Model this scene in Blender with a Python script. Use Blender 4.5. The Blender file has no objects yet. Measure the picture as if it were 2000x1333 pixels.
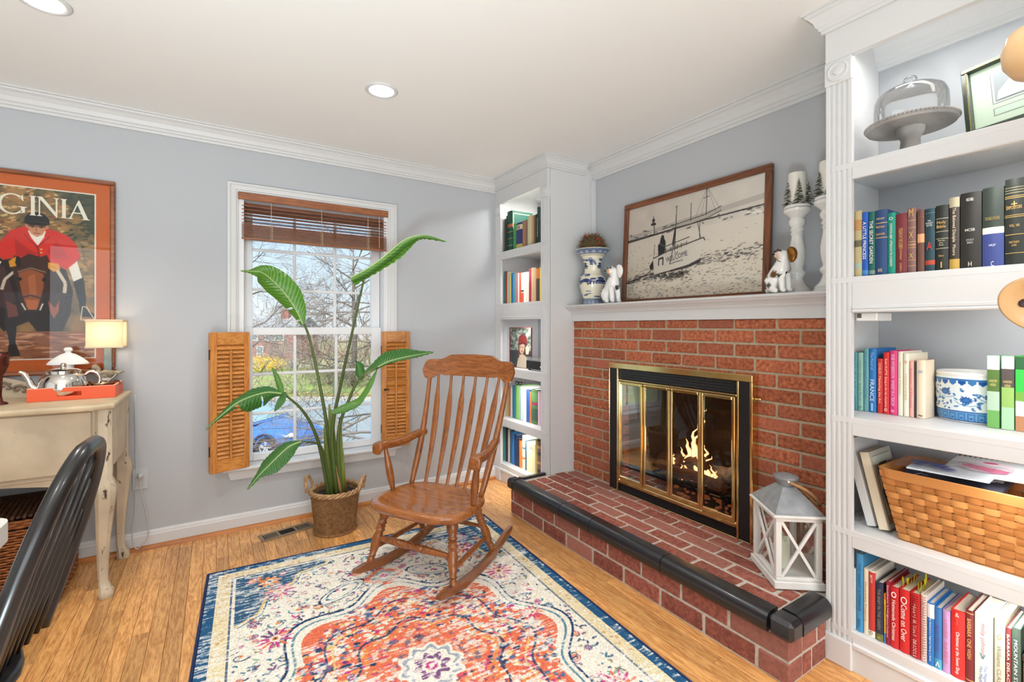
import bpy, bmesh, math, random
import numpy as np
from mathutils import Vector, Matrix

random.seed(7); RNG = np.random.default_rng(7)
S = bpy.context.scene
COL = S.collection
# ------------------------------------------------------------------ camera
VX, VY = 0.53644, 0.84394            # horizontal viewing direction
cam_d = bpy.data.cameras.new('camera'); cam = bpy.data.objects.new('camera', cam_d); COL.objects.link(cam)
cam.location = (0, 0, 1.25)
cam.rotation_euler = (math.pi/2, 0, -math.atan2(VX, VY))
cam_d.sensor_width = 36; cam_d.lens = 912.3/2000*36
cam_d.shift_y = -(666.5-637.0)/2000
cam_d.clip_start = 0.05; cam_d.clip_end = 500
S.camera = cam
# ------------------------------------------------------------------ colour management, world, lights
S.view_settings.view_transform = 'Standard'; S.view_settings.look = 'None'
S.view_settings.gamma = 1; S.view_settings.use_curve_mapping = False
S.view_settings.exposure = 0.1
W = bpy.data.worlds.new('sky'); S.world = W; W.use_nodes = True
nt = W.node_tree; nt.nodes.clear()
out = nt.nodes.new('ShaderNodeOutputWorld'); bg = nt.nodes.new('ShaderNodeBackground')
tc = nt.nodes.new('ShaderNodeTexCoord'); sep = nt.nodes.new('ShaderNodeSeparateXYZ')
rmp = nt.nodes.new('ShaderNodeValToRGB')
nt.links.new(tc.outputs['Generated'], sep.inputs[0]); nt.links.new(sep.outputs['Z'], rmp.inputs[0])
rmp.color_ramp.elements[0].position = 0.0; rmp.color_ramp.elements[0].color = (.80, .87, .92, 1)
rmp.color_ramp.elements[1].position = 0.35; rmp.color_ramp.elements[1].color = (.33, .62, .93, 1)
e = rmp.color_ramp.elements.new(0.08); e.color = (.70, .84, .95, 1)
nt.links.new(rmp.outputs[0], bg.inputs[0]); bg.inputs[1].default_value = 1.1
nt.links.new(bg.outputs[0], out.inputs[0])

def lamp(name, kind, loc, energy, color=(1, 1, 1), rot=(0, 0, 0), **kw):
    d = bpy.data.lights.new(name, kind); d.energy = energy; d.color = color
    for k, v in kw.items(): setattr(d, k, v)
    o = bpy.data.objects.new(name, d); COL.objects.link(o); o.location = loc; o.rotation_euler = rot
    return o
def aim(o, d): o.rotation_euler = Vector(d).to_track_quat('-Z', 'Y').to_euler()
sun = lamp('sun', 'SUN', (0, -20, 20), 6.0, (1, .95, .86), angle=0.02); aim(sun, (0.35, 0.55, -0.75))
DL = [(0.702, 2.32), (-0.526, 2.34), (0.702, 0.55), (-0.526, 0.55), (0.702, -1.2), (-0.526, -1.2)]
for i, (x, y) in enumerate(DL):
    l = lamp('downlight_lamp', 'SPOT', (x, y, 2.395), 30 if i < 2 else 26, (1, .97, .93), spot_size=math.radians(118), spot_blend=.7, shadow_soft_size=.05)
# added fill lamps, unseen behind and left of the camera, daylight tinted
l = lamp('rear_fill', 'AREA', (-0.3, -2.75, 1.45), 92, (.88, .95, 1.0), shape='RECTANGLE', size=3.4, size_y=1.9); aim(l, (0.12, 1, 0.05))
l = lamp('side_fill', 'AREA', (-2.85, 0.6, 1.45), 8, (.90, .96, 1.0), shape='RECTANGLE', size=3.0, size_y=1.8); aim(l, (1, 0.1, 0.05))
# added fill lamp, unseen low behind the camera, aimed up to brighten the ceiling
l = lamp('ceiling_fill', 'AREA', (-0.62, -0.25, 0.3), 37, (.74, .93, 1.0), shape='DISK', size=.6, spread=math.radians(125)); aim(l, (0.20, .52, 1))
# small cabinet lights inside the top compartments of the bookcases
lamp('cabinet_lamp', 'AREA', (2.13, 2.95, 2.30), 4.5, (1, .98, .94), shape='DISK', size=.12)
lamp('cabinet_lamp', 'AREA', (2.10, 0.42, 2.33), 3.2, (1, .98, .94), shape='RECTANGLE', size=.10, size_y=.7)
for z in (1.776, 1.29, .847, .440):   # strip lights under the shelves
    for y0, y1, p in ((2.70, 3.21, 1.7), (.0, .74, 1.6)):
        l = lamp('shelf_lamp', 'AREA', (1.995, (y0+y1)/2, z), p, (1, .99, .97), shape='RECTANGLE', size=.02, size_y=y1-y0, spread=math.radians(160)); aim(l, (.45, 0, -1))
lamp('fire_glow', 'POINT', (2.36, 1.72, .52), 2.2, (1, .45, .14), shadow_soft_size=.08)

# ------------------------------------------------------------------ materials
def s2l(c):
    c = np.asarray(c, float)
    return np.where(c <= .04045, c/12.92, ((c+.055)/1.055)**2.4)
def rgb(r, g, b): return tuple(float(v) for v in s2l(np.array([r, g, b])/255.0)) + (1,)
MATS = {}
def mat(name, c, rough=.6, metal=0.0, spec=.5, noise=0.0, nscale=20.0, bump=0.0, bscale=60.0, stretch=(1, 1, 1), c2=None, coat=0.0, emit=None, estr=0.0, trans=0.0):
    if name in MATS: return MATS[name]
    m = bpy.data.materials.new(name); m.use_nodes = True; t = m.node_tree; b = t.nodes['Principled BSDF']
    b.inputs['Base Color'].default_value = c; b.inputs['Roughness'].default_value = rough
    b.inputs['Metallic'].default_value = metal; b.inputs['Specular IOR Level'].default_value = spec
    b.inputs['Coat Weight'].default_value = coat; b.inputs['Coat Roughness'].default_value = .12
    b.inputs['Transmission Weight'].default_value = trans
    if emit: b.inputs['Emission Color'].default_value = emit; b.inputs['Emission Strength'].default_value = estr
    if noise > 0 or c2 is not None or bump > 0:
        co = t.nodes.new('ShaderNodeTexCoord'); mp = t.nodes.new('ShaderNodeMapping'); mp.inputs['Scale'].default_value = stretch
        t.links.new(co.outputs['Object'], mp.inputs[0])
    if noise > 0 or c2 is not None:
        n = t.nodes.new('ShaderNodeTexNoise'); n.inputs['Scale'].default_value = nscale; n.inputs['Detail'].default_value = 6
        t.links.new(mp.outputs[0], n.inputs[0])
        r = t.nodes.new('ShaderNodeValToRGB'); r.color_ramp.elements[0].position = .3; r.color_ramp.elements[1].position = .7
        if c2 is None: c2 = tuple(max(0, v*(1-noise)) for v in c[:3]) + (1,)
        r.color_ramp.elements[0].color = c2; r.color_ramp.elements[1].color = c
        t.links.new(n.outputs[0], r.inputs[0]); t.links.new(r.outputs[0], b.inputs['Base Color'])
    if bump > 0:
        n2 = t.nodes.new('ShaderNodeTexNoise'); n2.inputs['Scale'].default_value = bscale; n2.inputs['Detail'].default_value = 5
        bp = t.nodes.new('ShaderNodeBump'); bp.inputs['Strength'].default_value = bump; bp.inputs['Distance'].default_value = .004
        t.links.new(mp.outputs[0], n2.inputs[0]); t.links.new(n2.outputs[0], bp.inputs['Height']); t.links.new(bp.outputs[0], b.inputs['Normal'])
    MATS[name] = m; return m
def wood(name, c1, c2, axis=1, scale=6.0, rough=.35, coat=.3, ring=14.0, island=.25, spec=.5, turn=None):
    """grained wood, rings stretched along one axis, tone varied per object"""
    if name in MATS: return MATS[name]
    m = bpy.data.materials.new(name); m.use_nodes = True; t = m.node_tree; b = t.nodes['Principled BSDF']
    b.inputs['Roughness'].default_value = rough; b.inputs['Coat Weight'].default_value = coat; b.inputs['Coat Roughness'].default_value = .15
    b.inputs['Specular IOR Level'].default_value = spec
    co = t.nodes.new('ShaderNodeTexCoord'); mp = t.nodes.new('ShaderNodeMapping'); oi = t.nodes.new('ShaderNodeObjectInfo')
    sc = [scale]*3; sc[axis] = scale*.10; mp.inputs['Scale'].default_value = sc
    mul = t.nodes.new('ShaderNodeVectorMath'); mul.operation = 'MULTIPLY_ADD'; mul.inputs[1].default_value = (1, 1, 1)
    sv = t.nodes.new('ShaderNodeVectorMath'); sv.operation = 'SCALE'; sv.inputs[0].default_value = (17, 31, 23)
    t.links.new(oi.outputs['Random'], sv.inputs['Scale']); t.links.new(mp.outputs[0], mul.inputs[0]); t.links.new(sv.outputs[0], mul.inputs[2])
    if turn is None: t.links.new(co.outputs['Object'], mp.inputs[0])
    else:   # grain follows a turned piece of furniture
        m0 = t.nodes.new('ShaderNodeMapping'); m0.inputs['Rotation'].default_value = (0, 0, math.radians(turn)); t.links.new(co.outputs['Object'], m0.inputs[0]); t.links.new(m0.outputs[0], mp.inputs[0])
    n = t.nodes.new('ShaderNodeTexNoise'); n.inputs['Scale'].default_value = 1.0; n.inputs['Detail'].default_value = 2; n.inputs['Distortion'].default_value = .6
    t.links.new(mul.outputs[0], n.inputs[0])
    mt = t.nodes.new('ShaderNodeMath'); mt.operation = 'MULTIPLY'; mt.inputs[1].default_value = ring; t.links.new(n.outputs[0], mt.inputs[0])
    fr = t.nodes.new('ShaderNodeMath'); fr.operation = 'PINGPONG'; fr.inputs[1].default_value = .5; t.links.new(mt.outputs[0], fr.inputs[0])
    fine = t.nodes.new('ShaderNodeTexNoise'); fine.inputs['Scale'].default_value = 9; fine.inputs['Detail'].default_value = 4
    t.links.new(mul.outputs[0], fine.inputs[0])
    ad = t.nodes.new('ShaderNodeMath'); ad.operation = 'MULTIPLY_ADD'; ad.inputs[1].default_value = .9; t.links.new(fine.outputs[0], ad.inputs[0])
    m2 = t.nodes.new('ShaderNodeMath'); m2.operation = 'MULTIPLY'; m2.inputs[1].default_value = .72; t.links.new(fr.outputs[0], m2.inputs[0]); t.links.new(m2.outputs[0], ad.inputs[2])
    r = t.nodes.new('ShaderNodeValToRGB'); r.color_ramp.elements[0].position = .35; r.color_ramp.elements[1].position = .85
    r.color_ramp.elements[0].color = c1; r.color_ramp.elements[1].color = c2; t.links.new(ad.outputs[0], r.inputs[0])
    hv = t.nodes.new('ShaderNodeHueSaturation'); t.links.new(r.outputs[0], hv.inputs['Color'])
    mr = t.nodes.new('ShaderNodeMapRange'); mr.inputs['To Min'].default_value = 1-island; mr.inputs['To Max'].default_value = 1+island
    t.links.new(oi.outputs['Random'], mr.inputs[0]); t.links.new(mr.outputs[0], hv.inputs['Value']); t.links.new(hv.outputs[0], b.inputs['Base Color'])
    bp = t.nodes.new('ShaderNodeBump'); bp.inputs['Strength'].default_value = .08; bp.inputs['Distance'].default_value = .002
    t.links.new(ad.outputs[0], bp.inputs['Height']); t.links.new(bp.outputs[0], b.inputs['Normal'])
    MATS[name] = m; return m
def painted(name, rough=.6, spec=.4, coat=0.0, bump=0.0, bscale=200.0):
    """colour comes from the mesh's own print ('Col' attribute)"""
    if name in MATS: return MATS[name]
    m = bpy.data.materials.new(name); m.use_nodes = True; t = m.node_tree; b = t.nodes['Principled BSDF']
    a = t.nodes.new('ShaderNodeAttribute'); a.attribute_name = 'Col'; t.links.new(a.outputs['Color'], b.inputs['Base Color'])
    b.inputs['Roughness'].default_value = rough; b.inputs['Specular IOR Level'].default_value = spec; b.inputs['Coat Weight'].default_value = coat
    if bump:
        n2 = t.nodes.new('ShaderNodeTexNoise'); n2.inputs['Scale'].default_value = bscale; bp = t.nodes.new('ShaderNodeBump')
        co = t.nodes.new('ShaderNodeTexCoord'); t.links.new(co.outputs['Object'], n2.inputs[0])
        bp.inputs['Strength'].default_value = bump; bp.inputs['Distance'].default_value = .004
        t.links.new(n2.outputs[0], bp.inputs['Height']); t.links.new(bp.outputs[0], b.inputs['Normal'])
    MATS[name] = m; return m
def glass(name, tint=(1, 1, 1, 1), refl=1.0):
    if name in MATS: return MATS[name]
    m = bpy.data.materials.new(name); m.use_nodes = True; t = m.node_tree; t.nodes.clear()
    o = t.nodes.new('ShaderNodeOutputMaterial'); mx = t.nodes.new('ShaderNodeMixShader'); tr = t.nodes.new('ShaderNodeBsdfTransparent'); gl = t.nodes.new('ShaderNodeBsdfGlossy')
    tr.inputs[0].default_value = tint; gl.inputs['Roughness'].default_value = 0.0
    f = t.nodes.new('ShaderNodeFresnel'); f.inputs[0].default_value = 1.45; mu = t.nodes.new('ShaderNodeMath'); mu.operation = 'MULTIPLY'; mu.inputs[1].default_value = refl
    t.links.new(f.outputs[0], mu.inputs[0]); t.links.new(mu.outputs[0], mx.inputs[0]); t.links.new(tr.outputs[0], mx.inputs[1]); t.links.new(gl.outputs[0], mx.inputs[2]); t.links.new(mx.outputs[0], o.inputs[0])
    MATS[name] = m; return m

M_WALL = mat('wall_paint', rgb(184, 187, 191), .75, bump=.03, bscale=300)
M_CEIL = mat('ceiling_paint', rgb(240, 240, 238), .85)
M_TRIM = mat('trim_paint', rgb(212, 212, 212), .42, bump=.02, bscale=90)
M_OAK = wood('oak_floor', rgb(186, 122, 64), rgb(238, 180, 112), axis=1, scale=34, rough=.34, coat=.18, ring=5, island=.2)
M_OAK2 = wood('oak_shoe', rgb(165, 95, 35), rgb(205, 130, 60), axis=0, scale=9, rough=.4, ring=7, island=.1)
M_CHAIR = wood('chair_oak', rgb(112, 62, 26), rgb(156, 92, 42), axis=2, scale=30, rough=.28, coat=.4, ring=3, island=.06)
M_CHAIRX = wood('chair_oak_seat', rgb(124, 70, 32), rgb(168, 104, 54), axis=0, scale=30, rough=.22, coat=.5, ring=3, island=.04, turn=-121)
M_PINE = wood('shutter_pine', rgb(170, 102, 40), rgb(206, 138, 66), axis=2, scale=26, rough=.45, coat=.15, ring=5, island=.08)
M_PINEX = wood('shutter_slat', rgb(176, 106, 42), rgb(212, 144, 70), axis=0, scale=26, rough=.45, coat=.15, ring=5, island=.12)
M_BLIND = wood('blind_wood', rgb(120, 66, 34), rgb(166, 100, 56), axis=0, scale=24, rough=.35, coat=.25, ring=5, island=.12)
M_WALNUT = wood('walnut', rgb(84, 44, 22), rgb(134, 78, 44), axis=1, scale=10, rough=.45, coat=.1, ring=6, island=.05)
M_BRASS = mat('polished_brass', rgb(232, 206, 148), .16, 1.0, noise=.14, nscale=30)
M_BLACK = mat('black_enamel', rgb(22, 22, 25), .38)
M_BLACKW = mat('black_lacquer', rgb(24, 22, 22), .3, coat=.2)
M_DARK = mat('soot', rgb(24, 20, 18), .9)
M_PANE = glass('window_glass', (.985, .995, .99, 1), .55)
M_CLEAR = glass('clear_glass', (.97, .98, .98, 1), .8)
M_FIREGLASS = glass('fire_glass', (.86, .86, .86, 1), .55)
M_CHROME = mat('polished_steel', rgb(225, 222, 216), .10, 1.0)
M_WHITEP = mat('white_ceramic', rgb(238, 236, 232), .25, coat=.4)
M_PAGE = mat('paper_pages', rgb(232, 224, 206), .85, noise=.08, nscale=300, stretch=(1, 30, 1))
M_LEADW = mat('white_plastic', rgb(236, 236, 234), .4)

# ------------------------------------------------------------------ mesh helpers
class MB:
    def __init__(s): s.v = []; s.f = []; s.mi = []
    def add(s, vs, fs, mi=0):
        o = len(s.v); s.v.extend([tuple(p) for p in vs]); s.f.extend([tuple(i+o for i in f) for f in fs]); s.mi.extend([mi]*len(fs)); return s
    def box(s, x0, x1, y0, y1, z0, z1, mi=0):
        vs = [(x0, y0, z0), (x1, y0, z0), (x1, y1, z0), (x0, y1, z0), (x0, y0, z1), (x1, y0, z1), (x1, y1, z1), (x0, y1, z1)]
        return s.add(vs, [(0, 3, 2, 1), (4, 5, 6, 7), (0, 1, 5, 4), (1, 2, 6, 5), (2, 3, 7, 6), (3, 0, 4, 7)], mi)
    def cbox(s, x0, x1, y0, y1, z0, z1, c=.003, mi=0):
        """box with chamfered edges (24 verts)"""
        X, Y, Z = (x0, x1), (y0, y1), (z0, z1); c = min(c, abs(x1-x0)*.45, abs(y1-y0)*.45, abs(z1-z0)*.45)
        vs = []; idx = {}
        for i in (0, 1):
            for j in (0, 1):
                for k in (0, 1):
                    sx, sy, sz = (1, -1)[i], (1, -1)[j], (1, -1)[k]
                    for a in range(3):
                        p = [X[i]+sx*c*(a != 0), Y[j]+sy*c*(a != 1), Z[k]+sz*c*(a != 2)]
                        idx[i, j, k, a] = len(vs); vs.append(p)
        fs = []
        for a in range(3):
            for e in (0, 1):
                b, d = (a+1) % 3, (a+2) % 3; q = []
                for (u, w) in ((0, 0), (1, 0), (1, 1), (0, 1)):
                    t = [0, 0, 0]; t[a] = e; t[b] = u; t[d] = w; q.append(idx[t[0], t[1], t[2], a])
                fs.append(q if e else q[::-1])
        for a in range(3):
            b, d = (a+1) % 3, (a+2) % 3
            for u in (0, 1):
                for w in (0, 1):
                    q = []
                    for e, ax in ((0, b), (0, d), (1, d), (1, b)):
                        t = [0, 0, 0]; t[a] = e; t[b] = u; t[d] = w; q.append(idx[t[0], t[1], t[2], ax])
                    fs.append(q if u == w else q[::-1])
        for i in (0, 1):
            for j in (0, 1):
                for k in (0, 1):
                    q = [idx[i, j, k, 0], idx[i, j, k, 1], idx[i, j, k, 2]]
                    fs.append(q if (i+j+k) % 2 else q[::-1])
        return s.add(vs, fs, mi)
    def prism(s, poly, axis, a0, a1, mi=0):
        """extrude 2D polygon along axis: axis 0 poly=(y,z), 1 poly=(x,z), 2 poly=(x,y)"""
        n = len(poly)
        def P(p, a): return (a, p[0], p[1]) if axis == 0 else ((p[0], a, p[1]) if axis == 1 else (p[0], p[1], a))
        vs = [P(p, a0) for p in poly] + [P(p, a1) for p in poly]
        fs = [tuple(range(n))[::-1], tuple(range(n, 2*n))] + [(i, (i+1) % n, n+(i+1) % n, n+i) for i in range(n)]
        return s.add(vs, fs, mi)
    def tube(s, path, r, n=8, cap=True, mi=0, flat=1.0, up=None):
        path = [Vector(p) for p in path]; k = len(path)
        rr = r if isinstance(r, (list, tuple)) else [r]*k
        vs = []; prev = None
        for i, p in enumerate(path):
            t = (path[min(i+1, k-1)]-path[max(i-1, 0)])
            if t.length < 1e-9: t = Vector((0, 0, 1))
            t.normalize()
            if prev is None:
                ref = Vector(up) if up else (Vector((0, 0, 1)) if abs(t.z) < .9 else Vector((1, 0, 0)))
                a = (ref - t*ref.dot(t)).normalized()
            else: a = (prev - t*prev.dot(t)); a = a.normalized() if a.length > 1e-6 else prev
            prev = a; b = t.cross(a)
            for j in range(n):
                th = 2*math.pi*j/n
                vs.append(p + a*(math.cos(th)*rr[i]) + b*(math.sin(th)*rr[i]*flat))
        fs = [(i*n+j, i*n+(j+1) % n, (i+1)*n+(j+1) % n, (i+1)*n+j) for i in range(k-1) for j in range(n)]
        if cap: fs += [tuple(range(n))[::-1], tuple((k-1)*n+j for j in range(n))]
        return s.add(vs, fs, mi)
    def lathe(s, prof, n=24, c=(0, 0, 0), cap=True, mi=0, axis=None):
        """prof list of (r,z) around the z axis at c; axis = (origin, direction) to turn it"""
        vs = []; k = len(prof)
        for r, z in prof:
            for j in range(n):
                th = 2*math.pi*j/n; vs.append(Vector((r*math.cos(th), r*math.sin(th), z)))
        if axis:
            q = Vector((0, 0, 1)).rotation_difference(Vector(axis).normalized()); vs = [q @ v for v in vs]
        vs = [v+Vector(c) for v in vs]
        fs = [(i*n+j, i*n+(j+1) % n, (i+1)*n+(j+1) % n, (i+1)*n+j) for i in range(k-1) for j in range(n)]
        if cap: fs += [tuple(range(n))[::-1], tuple((k-1)*n+j for j in range(n))]
        return s.add(vs, fs, mi)
    def turned(s, a, b, prof, n=12, mi=0):
        """turned rod from a to b; prof list of (fraction, radius)"""
        a, b = Vector(a), Vector(b); L = (b-a).length
        return s.lathe([(r, t*L) for t, r in prof], n, a, True, mi, axis=(b-a))
    def ball(s, c, r, n=12, m=8, mi=0, sc=(1, 1, 1)):
        vs = [(c[0], c[1], c[2]-r*sc[2])]
        for i in range(1, m):
            ph = math.pi*i/m - math.pi/2
            for j in range(n):
                th = 2*math.pi*j/n; vs.append((c[0]+r*sc[0]*math.cos(ph)*math.cos(th), c[1]+r*sc[1]*math.cos(ph)*math.sin(th), c[2]+r*sc[2]*math.sin(ph)))
        vs.append((c[0], c[1], c[2]+r*sc[2])); e = len(vs)-1
        fs = [(0, 1+(j+1) % n, 1+j) for j in range(n)]
        for i in range(m-2):
            for j in range(n): fs.append((1+i*n+j, 1+i*n+(j+1) % n, 1+(i+1)*n+(j+1) % n, 1+(i+1)*n+j))
        o = 1+(m-2)*n; fs += [(o+j, o+(j+1) % n, e) for j in range(n)]
        return s.add(vs, fs, mi)
    def sweep(s, prof, path, closed=False, mi=0):
        """profile (d,z) swept along a horizontal polyline of (x,y); d to the left of travel; mitred"""
        k = len(path); vs = []; m = len(prof)
        P = [Vector((p[0], p[1])) for p in path]
        for i in range(k):
            if closed: d0 = (P[i]-P[i-1]).normalized(); d1 = (P[(i+1) % k]-P[i]).normalized()
            else:
                d1 = (P[min(i+1, k-1)]-P[min(i, k-2)]).normalized() if i < k-1 else (P[i]-P[i-1]).normalized()
                d0 = (P[i]-P[i-1]).normalized() if i > 0 else d1
            n0, n1 = Vector((-d0.y, d0.x)), Vector((-d1.y, d1.x)); nn = (n0+n1); nn /= max(.2, nn.dot(n1))
            for d, z in prof: vs.append((P[i].x+nn.x*d, P[i].y+nn.y*d, z))
        fs = []
        for i in range(k if closed else k-1):
            for j in range(m):
                a = i*m+j; b = i*m+(j+1) % m; c = ((i+1) % k)*m+(j+1) % m; d = ((i+1) % k)*m+j; fs.append((a, d, c, b))
        if not closed: fs += [tuple(range(m)), tuple((k-1)*m+j for j in range(m))[::-1]]
        return s.add(vs, fs, mi)
    def mesh(s, name, mats, smooth=False):
        me = bpy.data.meshes.new(name); me.from_pydata(s.v, [], s.f)
        for m_ in (mats if isinstance(mats, (list, tuple)) else [mats]): me.materials.append(m_)
        if len(set(s.mi)) > 1: me.polygons.foreach_set('material_index', s.mi)
        if smooth: me.polygons.foreach_set('use_smooth', [True]*len(me.polygons))
        me.update(); return me
    def build(s, name, mats, parent=None, smooth=False, fix=True, auto=None, **tags):
        me = s.mesh(name, mats, smooth)
        if fix:
            b = bmesh.new(); b.from_mesh(me); bmesh.ops.recalc_face_normals(b, faces=b.faces); b.to_mesh(me); b.free()
        if auto is not None: smooth_by_angle(me, auto)
        return link(name, me, parent, **tags)
def smooth_by_angle(me, deg=35):
    b = bmesh.new(); b.from_mesh(me); lim = math.radians(deg)
    for f in b.faces: f.smooth = True
    for e in b.edges: e.smooth = (len(e.link_faces) == 2 and e.calc_face_angle(0) < lim)
    b.to_mesh(me); b.free()
def link(name, data, parent=None, **tags):
    o = bpy.data.objects.new(name, data); COL.objects.link(o)
    if parent is not None:
        o.parent = parent; o.matrix_parent_inverse = wm(parent).inverted()
    for k, v in tags.items(): o[k] = v
    return o
def wm(o):
    m = Matrix.LocRotScale(o.location, o.rotation_euler, o.scale)
    return wm(o.parent) @ o.matrix_parent_inverse @ m if o.parent else m
def thing(name, label, cat, loc=(0, 0, 0), group=None):
    o = bpy.data.objects.new(name, None); COL.objects.link(o); o.location = loc; o.empty_display_size = .05
    o['label'] = label; o['category'] = cat
    if group: o['group'] = group
    return o
def tag(o, label, cat, group=None):
    o['label'] = label; o['category'] = cat
    if group: o['group'] = group
    return o
def struct(o): o['kind'] = 'structure'; return o
def copy_tree(o, label=None, M=None, parent=None):
    c = o.copy(); COL.objects.link(c)
    if parent is not None: c.parent = parent
    if label: c['label'] = label
    if M is not None: c.matrix_basis = M
    for ch in list(o.children): copy_tree(ch, None, None, c)
    return c
def bez(pts, n=8):
    """Catmull-Rom through points"""
    P = [Vector(p) for p in pts]; out_ = []
    for i in range(len(P)-1):
        a = P[max(i-1, 0)]; b = P[i]; c = P[i+1]; d = P[min(i+2, len(P)-1)]
        for k in range(n):
            t = k/n; out_.append(.5*((2*b)+(c-a)*t+(2*a-5*b+4*c-d)*t*t+(3*b-a-3*c+d)*t**3))
    out_.append(P[-1]); return out_
def lerp_list(xs, n):
    xs = list(xs); return [float(np.interp(i/(n-1)*(len(xs)-1), range(len(xs)), xs)) for i in range(n)]
# lettering (flat print, real letters)
TEXTS = []
def text(s, parent, mat_, origin, xdir, ydir, L, Hh, name='lettering', ext=.0002, shear=0.0, fit=True):
    cu = bpy.data.curves.new('lettering', 'FONT'); cu.body = s; cu.align_x = 'CENTER'; cu.align_y = 'CENTER'; cu.extrude = ext; cu.size = 1; cu.shear = shear
    cu.resolution_u = 2; cu.materials.append(mat_)
    o = bpy.data.objects.new(name, cu); COL.objects.link(o)
    X, Y = Vector(xdir).normalized(), Vector(ydir).normalized(); Z = X.cross(Y)
    B = Matrix(((X.x, Y.x, Z.x, origin[0]), (X.y, Y.y, Z.y, origin[1]), (X.z, Y.z, Z.z, origin[2]), (0, 0, 0, 1)))
    TEXTS.append((o, B, L, Hh, parent)); return o
def finish_texts():
    """turn the flat lettering outlines into meshes, fitted to their place"""
    bpy.context.view_layer.update(); dg = bpy.context.evaluated_depsgraph_get(); cache = {}
    for o, B, L, Hh, parent in TEXTS:
        me = bpy.data.meshes.new_from_object(o.evaluated_get(dg)); n = len(me.vertices)
        co = np.empty(n*3, np.float32); me.vertices.foreach_get('co', co); co = co.reshape(-1, 3)
        if B is not None and n:
            lo, hi = co.min(0), co.max(0); d = np.maximum(hi-lo, 1e-4); c = (lo+hi)/2
            co[:, 0] = (co[:, 0]-c[0])*L/d[0]; co[:, 1] = (co[:, 1]-c[1])*Hh/d[1]; me.vertices.foreach_set('co', co.ravel()); me.update()
        nm = o.name.split('.')[0]; M0 = o.matrix_basis.copy(); mats = list(o.data.materials); bpy.data.objects.remove(o)
        if not len(me.materials):
            for m_ in mats: me.materials.append(m_)
        w_ = bpy.data.objects.new(nm, me); COL.objects.link(w_); w_.matrix_basis = B if B is not None else M0
        if parent is not None: w_.parent = parent; w_.matrix_parent_inverse = wm(parent).inverted()
# numpy print canvas (sRGB 0..255), row 0 = top
class Canvas:
    def __init__(s, w, h, c): s.w, s.h = w, h; s.a = np.ones((h, w, 3))*np.array(c, float)
    def _blend(s, ys, xs, m, c, al): reg = s.a[ys, xs]; k = (m*al)[..., None]; s.a[ys, xs] = reg*(1-k)+np.array(c, float)*k
    def poly(s, pts, c, al=1.0):
        P = np.array(pts, float); x0, y0 = np.floor(P.min(0)).astype(int)-1; x1, y1 = np.ceil(P.max(0)).astype(int)+1
        x0, y0, x1, y1 = max(x0, 0), max(y0, 0), min(x1, s.w), min(y1, s.h)
        if x1 <= x0 or y1 <= y0: return s
        acc = np.zeros((y1-y0, x1-x0))
        for oy in (.25, .75):
            for ox in (.25, .75):
                X, Y = np.meshgrid(np.arange(x0, x1)+ox, np.arange(y0, y1)+oy); ins = np.zeros(X.shape, bool)
                for i in range(len(P)):
                    (ax, ay), (bx, by) = P[i], P[i-1]
                    if ay == by: continue
                    cnd = ((ay > Y) != (by > Y)) & (X < (bx-ax)*(Y-ay)/(by-ay)+ax); ins ^= cnd
                acc += ins*.25
        s._blend(slice(y0, y1), slice(x0, x1), acc, c, al); return s
    def ell(s, cx, cy, rx, ry, c, al=1.0, rot=0.0, n=22):
        t = np.linspace(0, 2*np.pi, n, endpoint=False); X, Y = rx*np.cos(t), ry*np.sin(t); cr, sr = math.cos(rot), math.sin(rot)
        return s.poly(np.stack([cx+X*cr-Y*sr, cy+X*sr+Y*cr], 1), c, al)
    def line(s, pts, w, c, al=1.0):
        for (ax, ay), (bx, by) in zip(pts[:-1], pts[1:]):
            d = math.hypot(bx-ax, by-ay)
            if d < 1e-6: continue
            nx, ny = -(by-ay)/d*w/2, (bx-ax)/d*w/2
            s.poly([(ax+nx, ay+ny), (bx+nx, by+ny), (bx-nx, by-ny), (ax-nx, ay-ny)], c, al)
        return s
    def rect(s, x0, y0, x1, y1, c, al=1.0): return s.poly([(x0, y0), (x1, y0), (x1, y1), (x0, y1)], c, al)
    def speck(s, x0, y0, x1, y1, n, cols, r=(1, 4), al=.8, asp=1.6):
        for i in range(n):
            rr = random.uniform(*r); s.ell(random.uniform(x0, x1), random.uniform(y0, y1), rr*asp, rr, random.choice(cols), al, random.uniform(-.6, .6), 8)
        return s
def vnoise(h, w, cell, seed=0):
    r = np.random.default_rng(seed); gh, gw = int(h/cell)+3, int(w/cell)+3; g = r.random((gh, gw))
    y, x = np.arange(h)/cell, np.arange(w)/cell; yi, xi = y.astype(int), x.astype(int); fy, fx = y-yi, x-xi; fy, fx = fy*fy*(3-2*fy), fx*fx*(3-2*fx)
    a = g[yi][:, xi]; b = g[yi][:, xi+1]; c = g[yi+1][:, xi]; d = g[yi+1][:, xi+1]
    return (a*(1-fx)+b*fx)*(1-fy[:, None])+(c*(1-fx)+d*fx)*fy[:, None]
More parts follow.
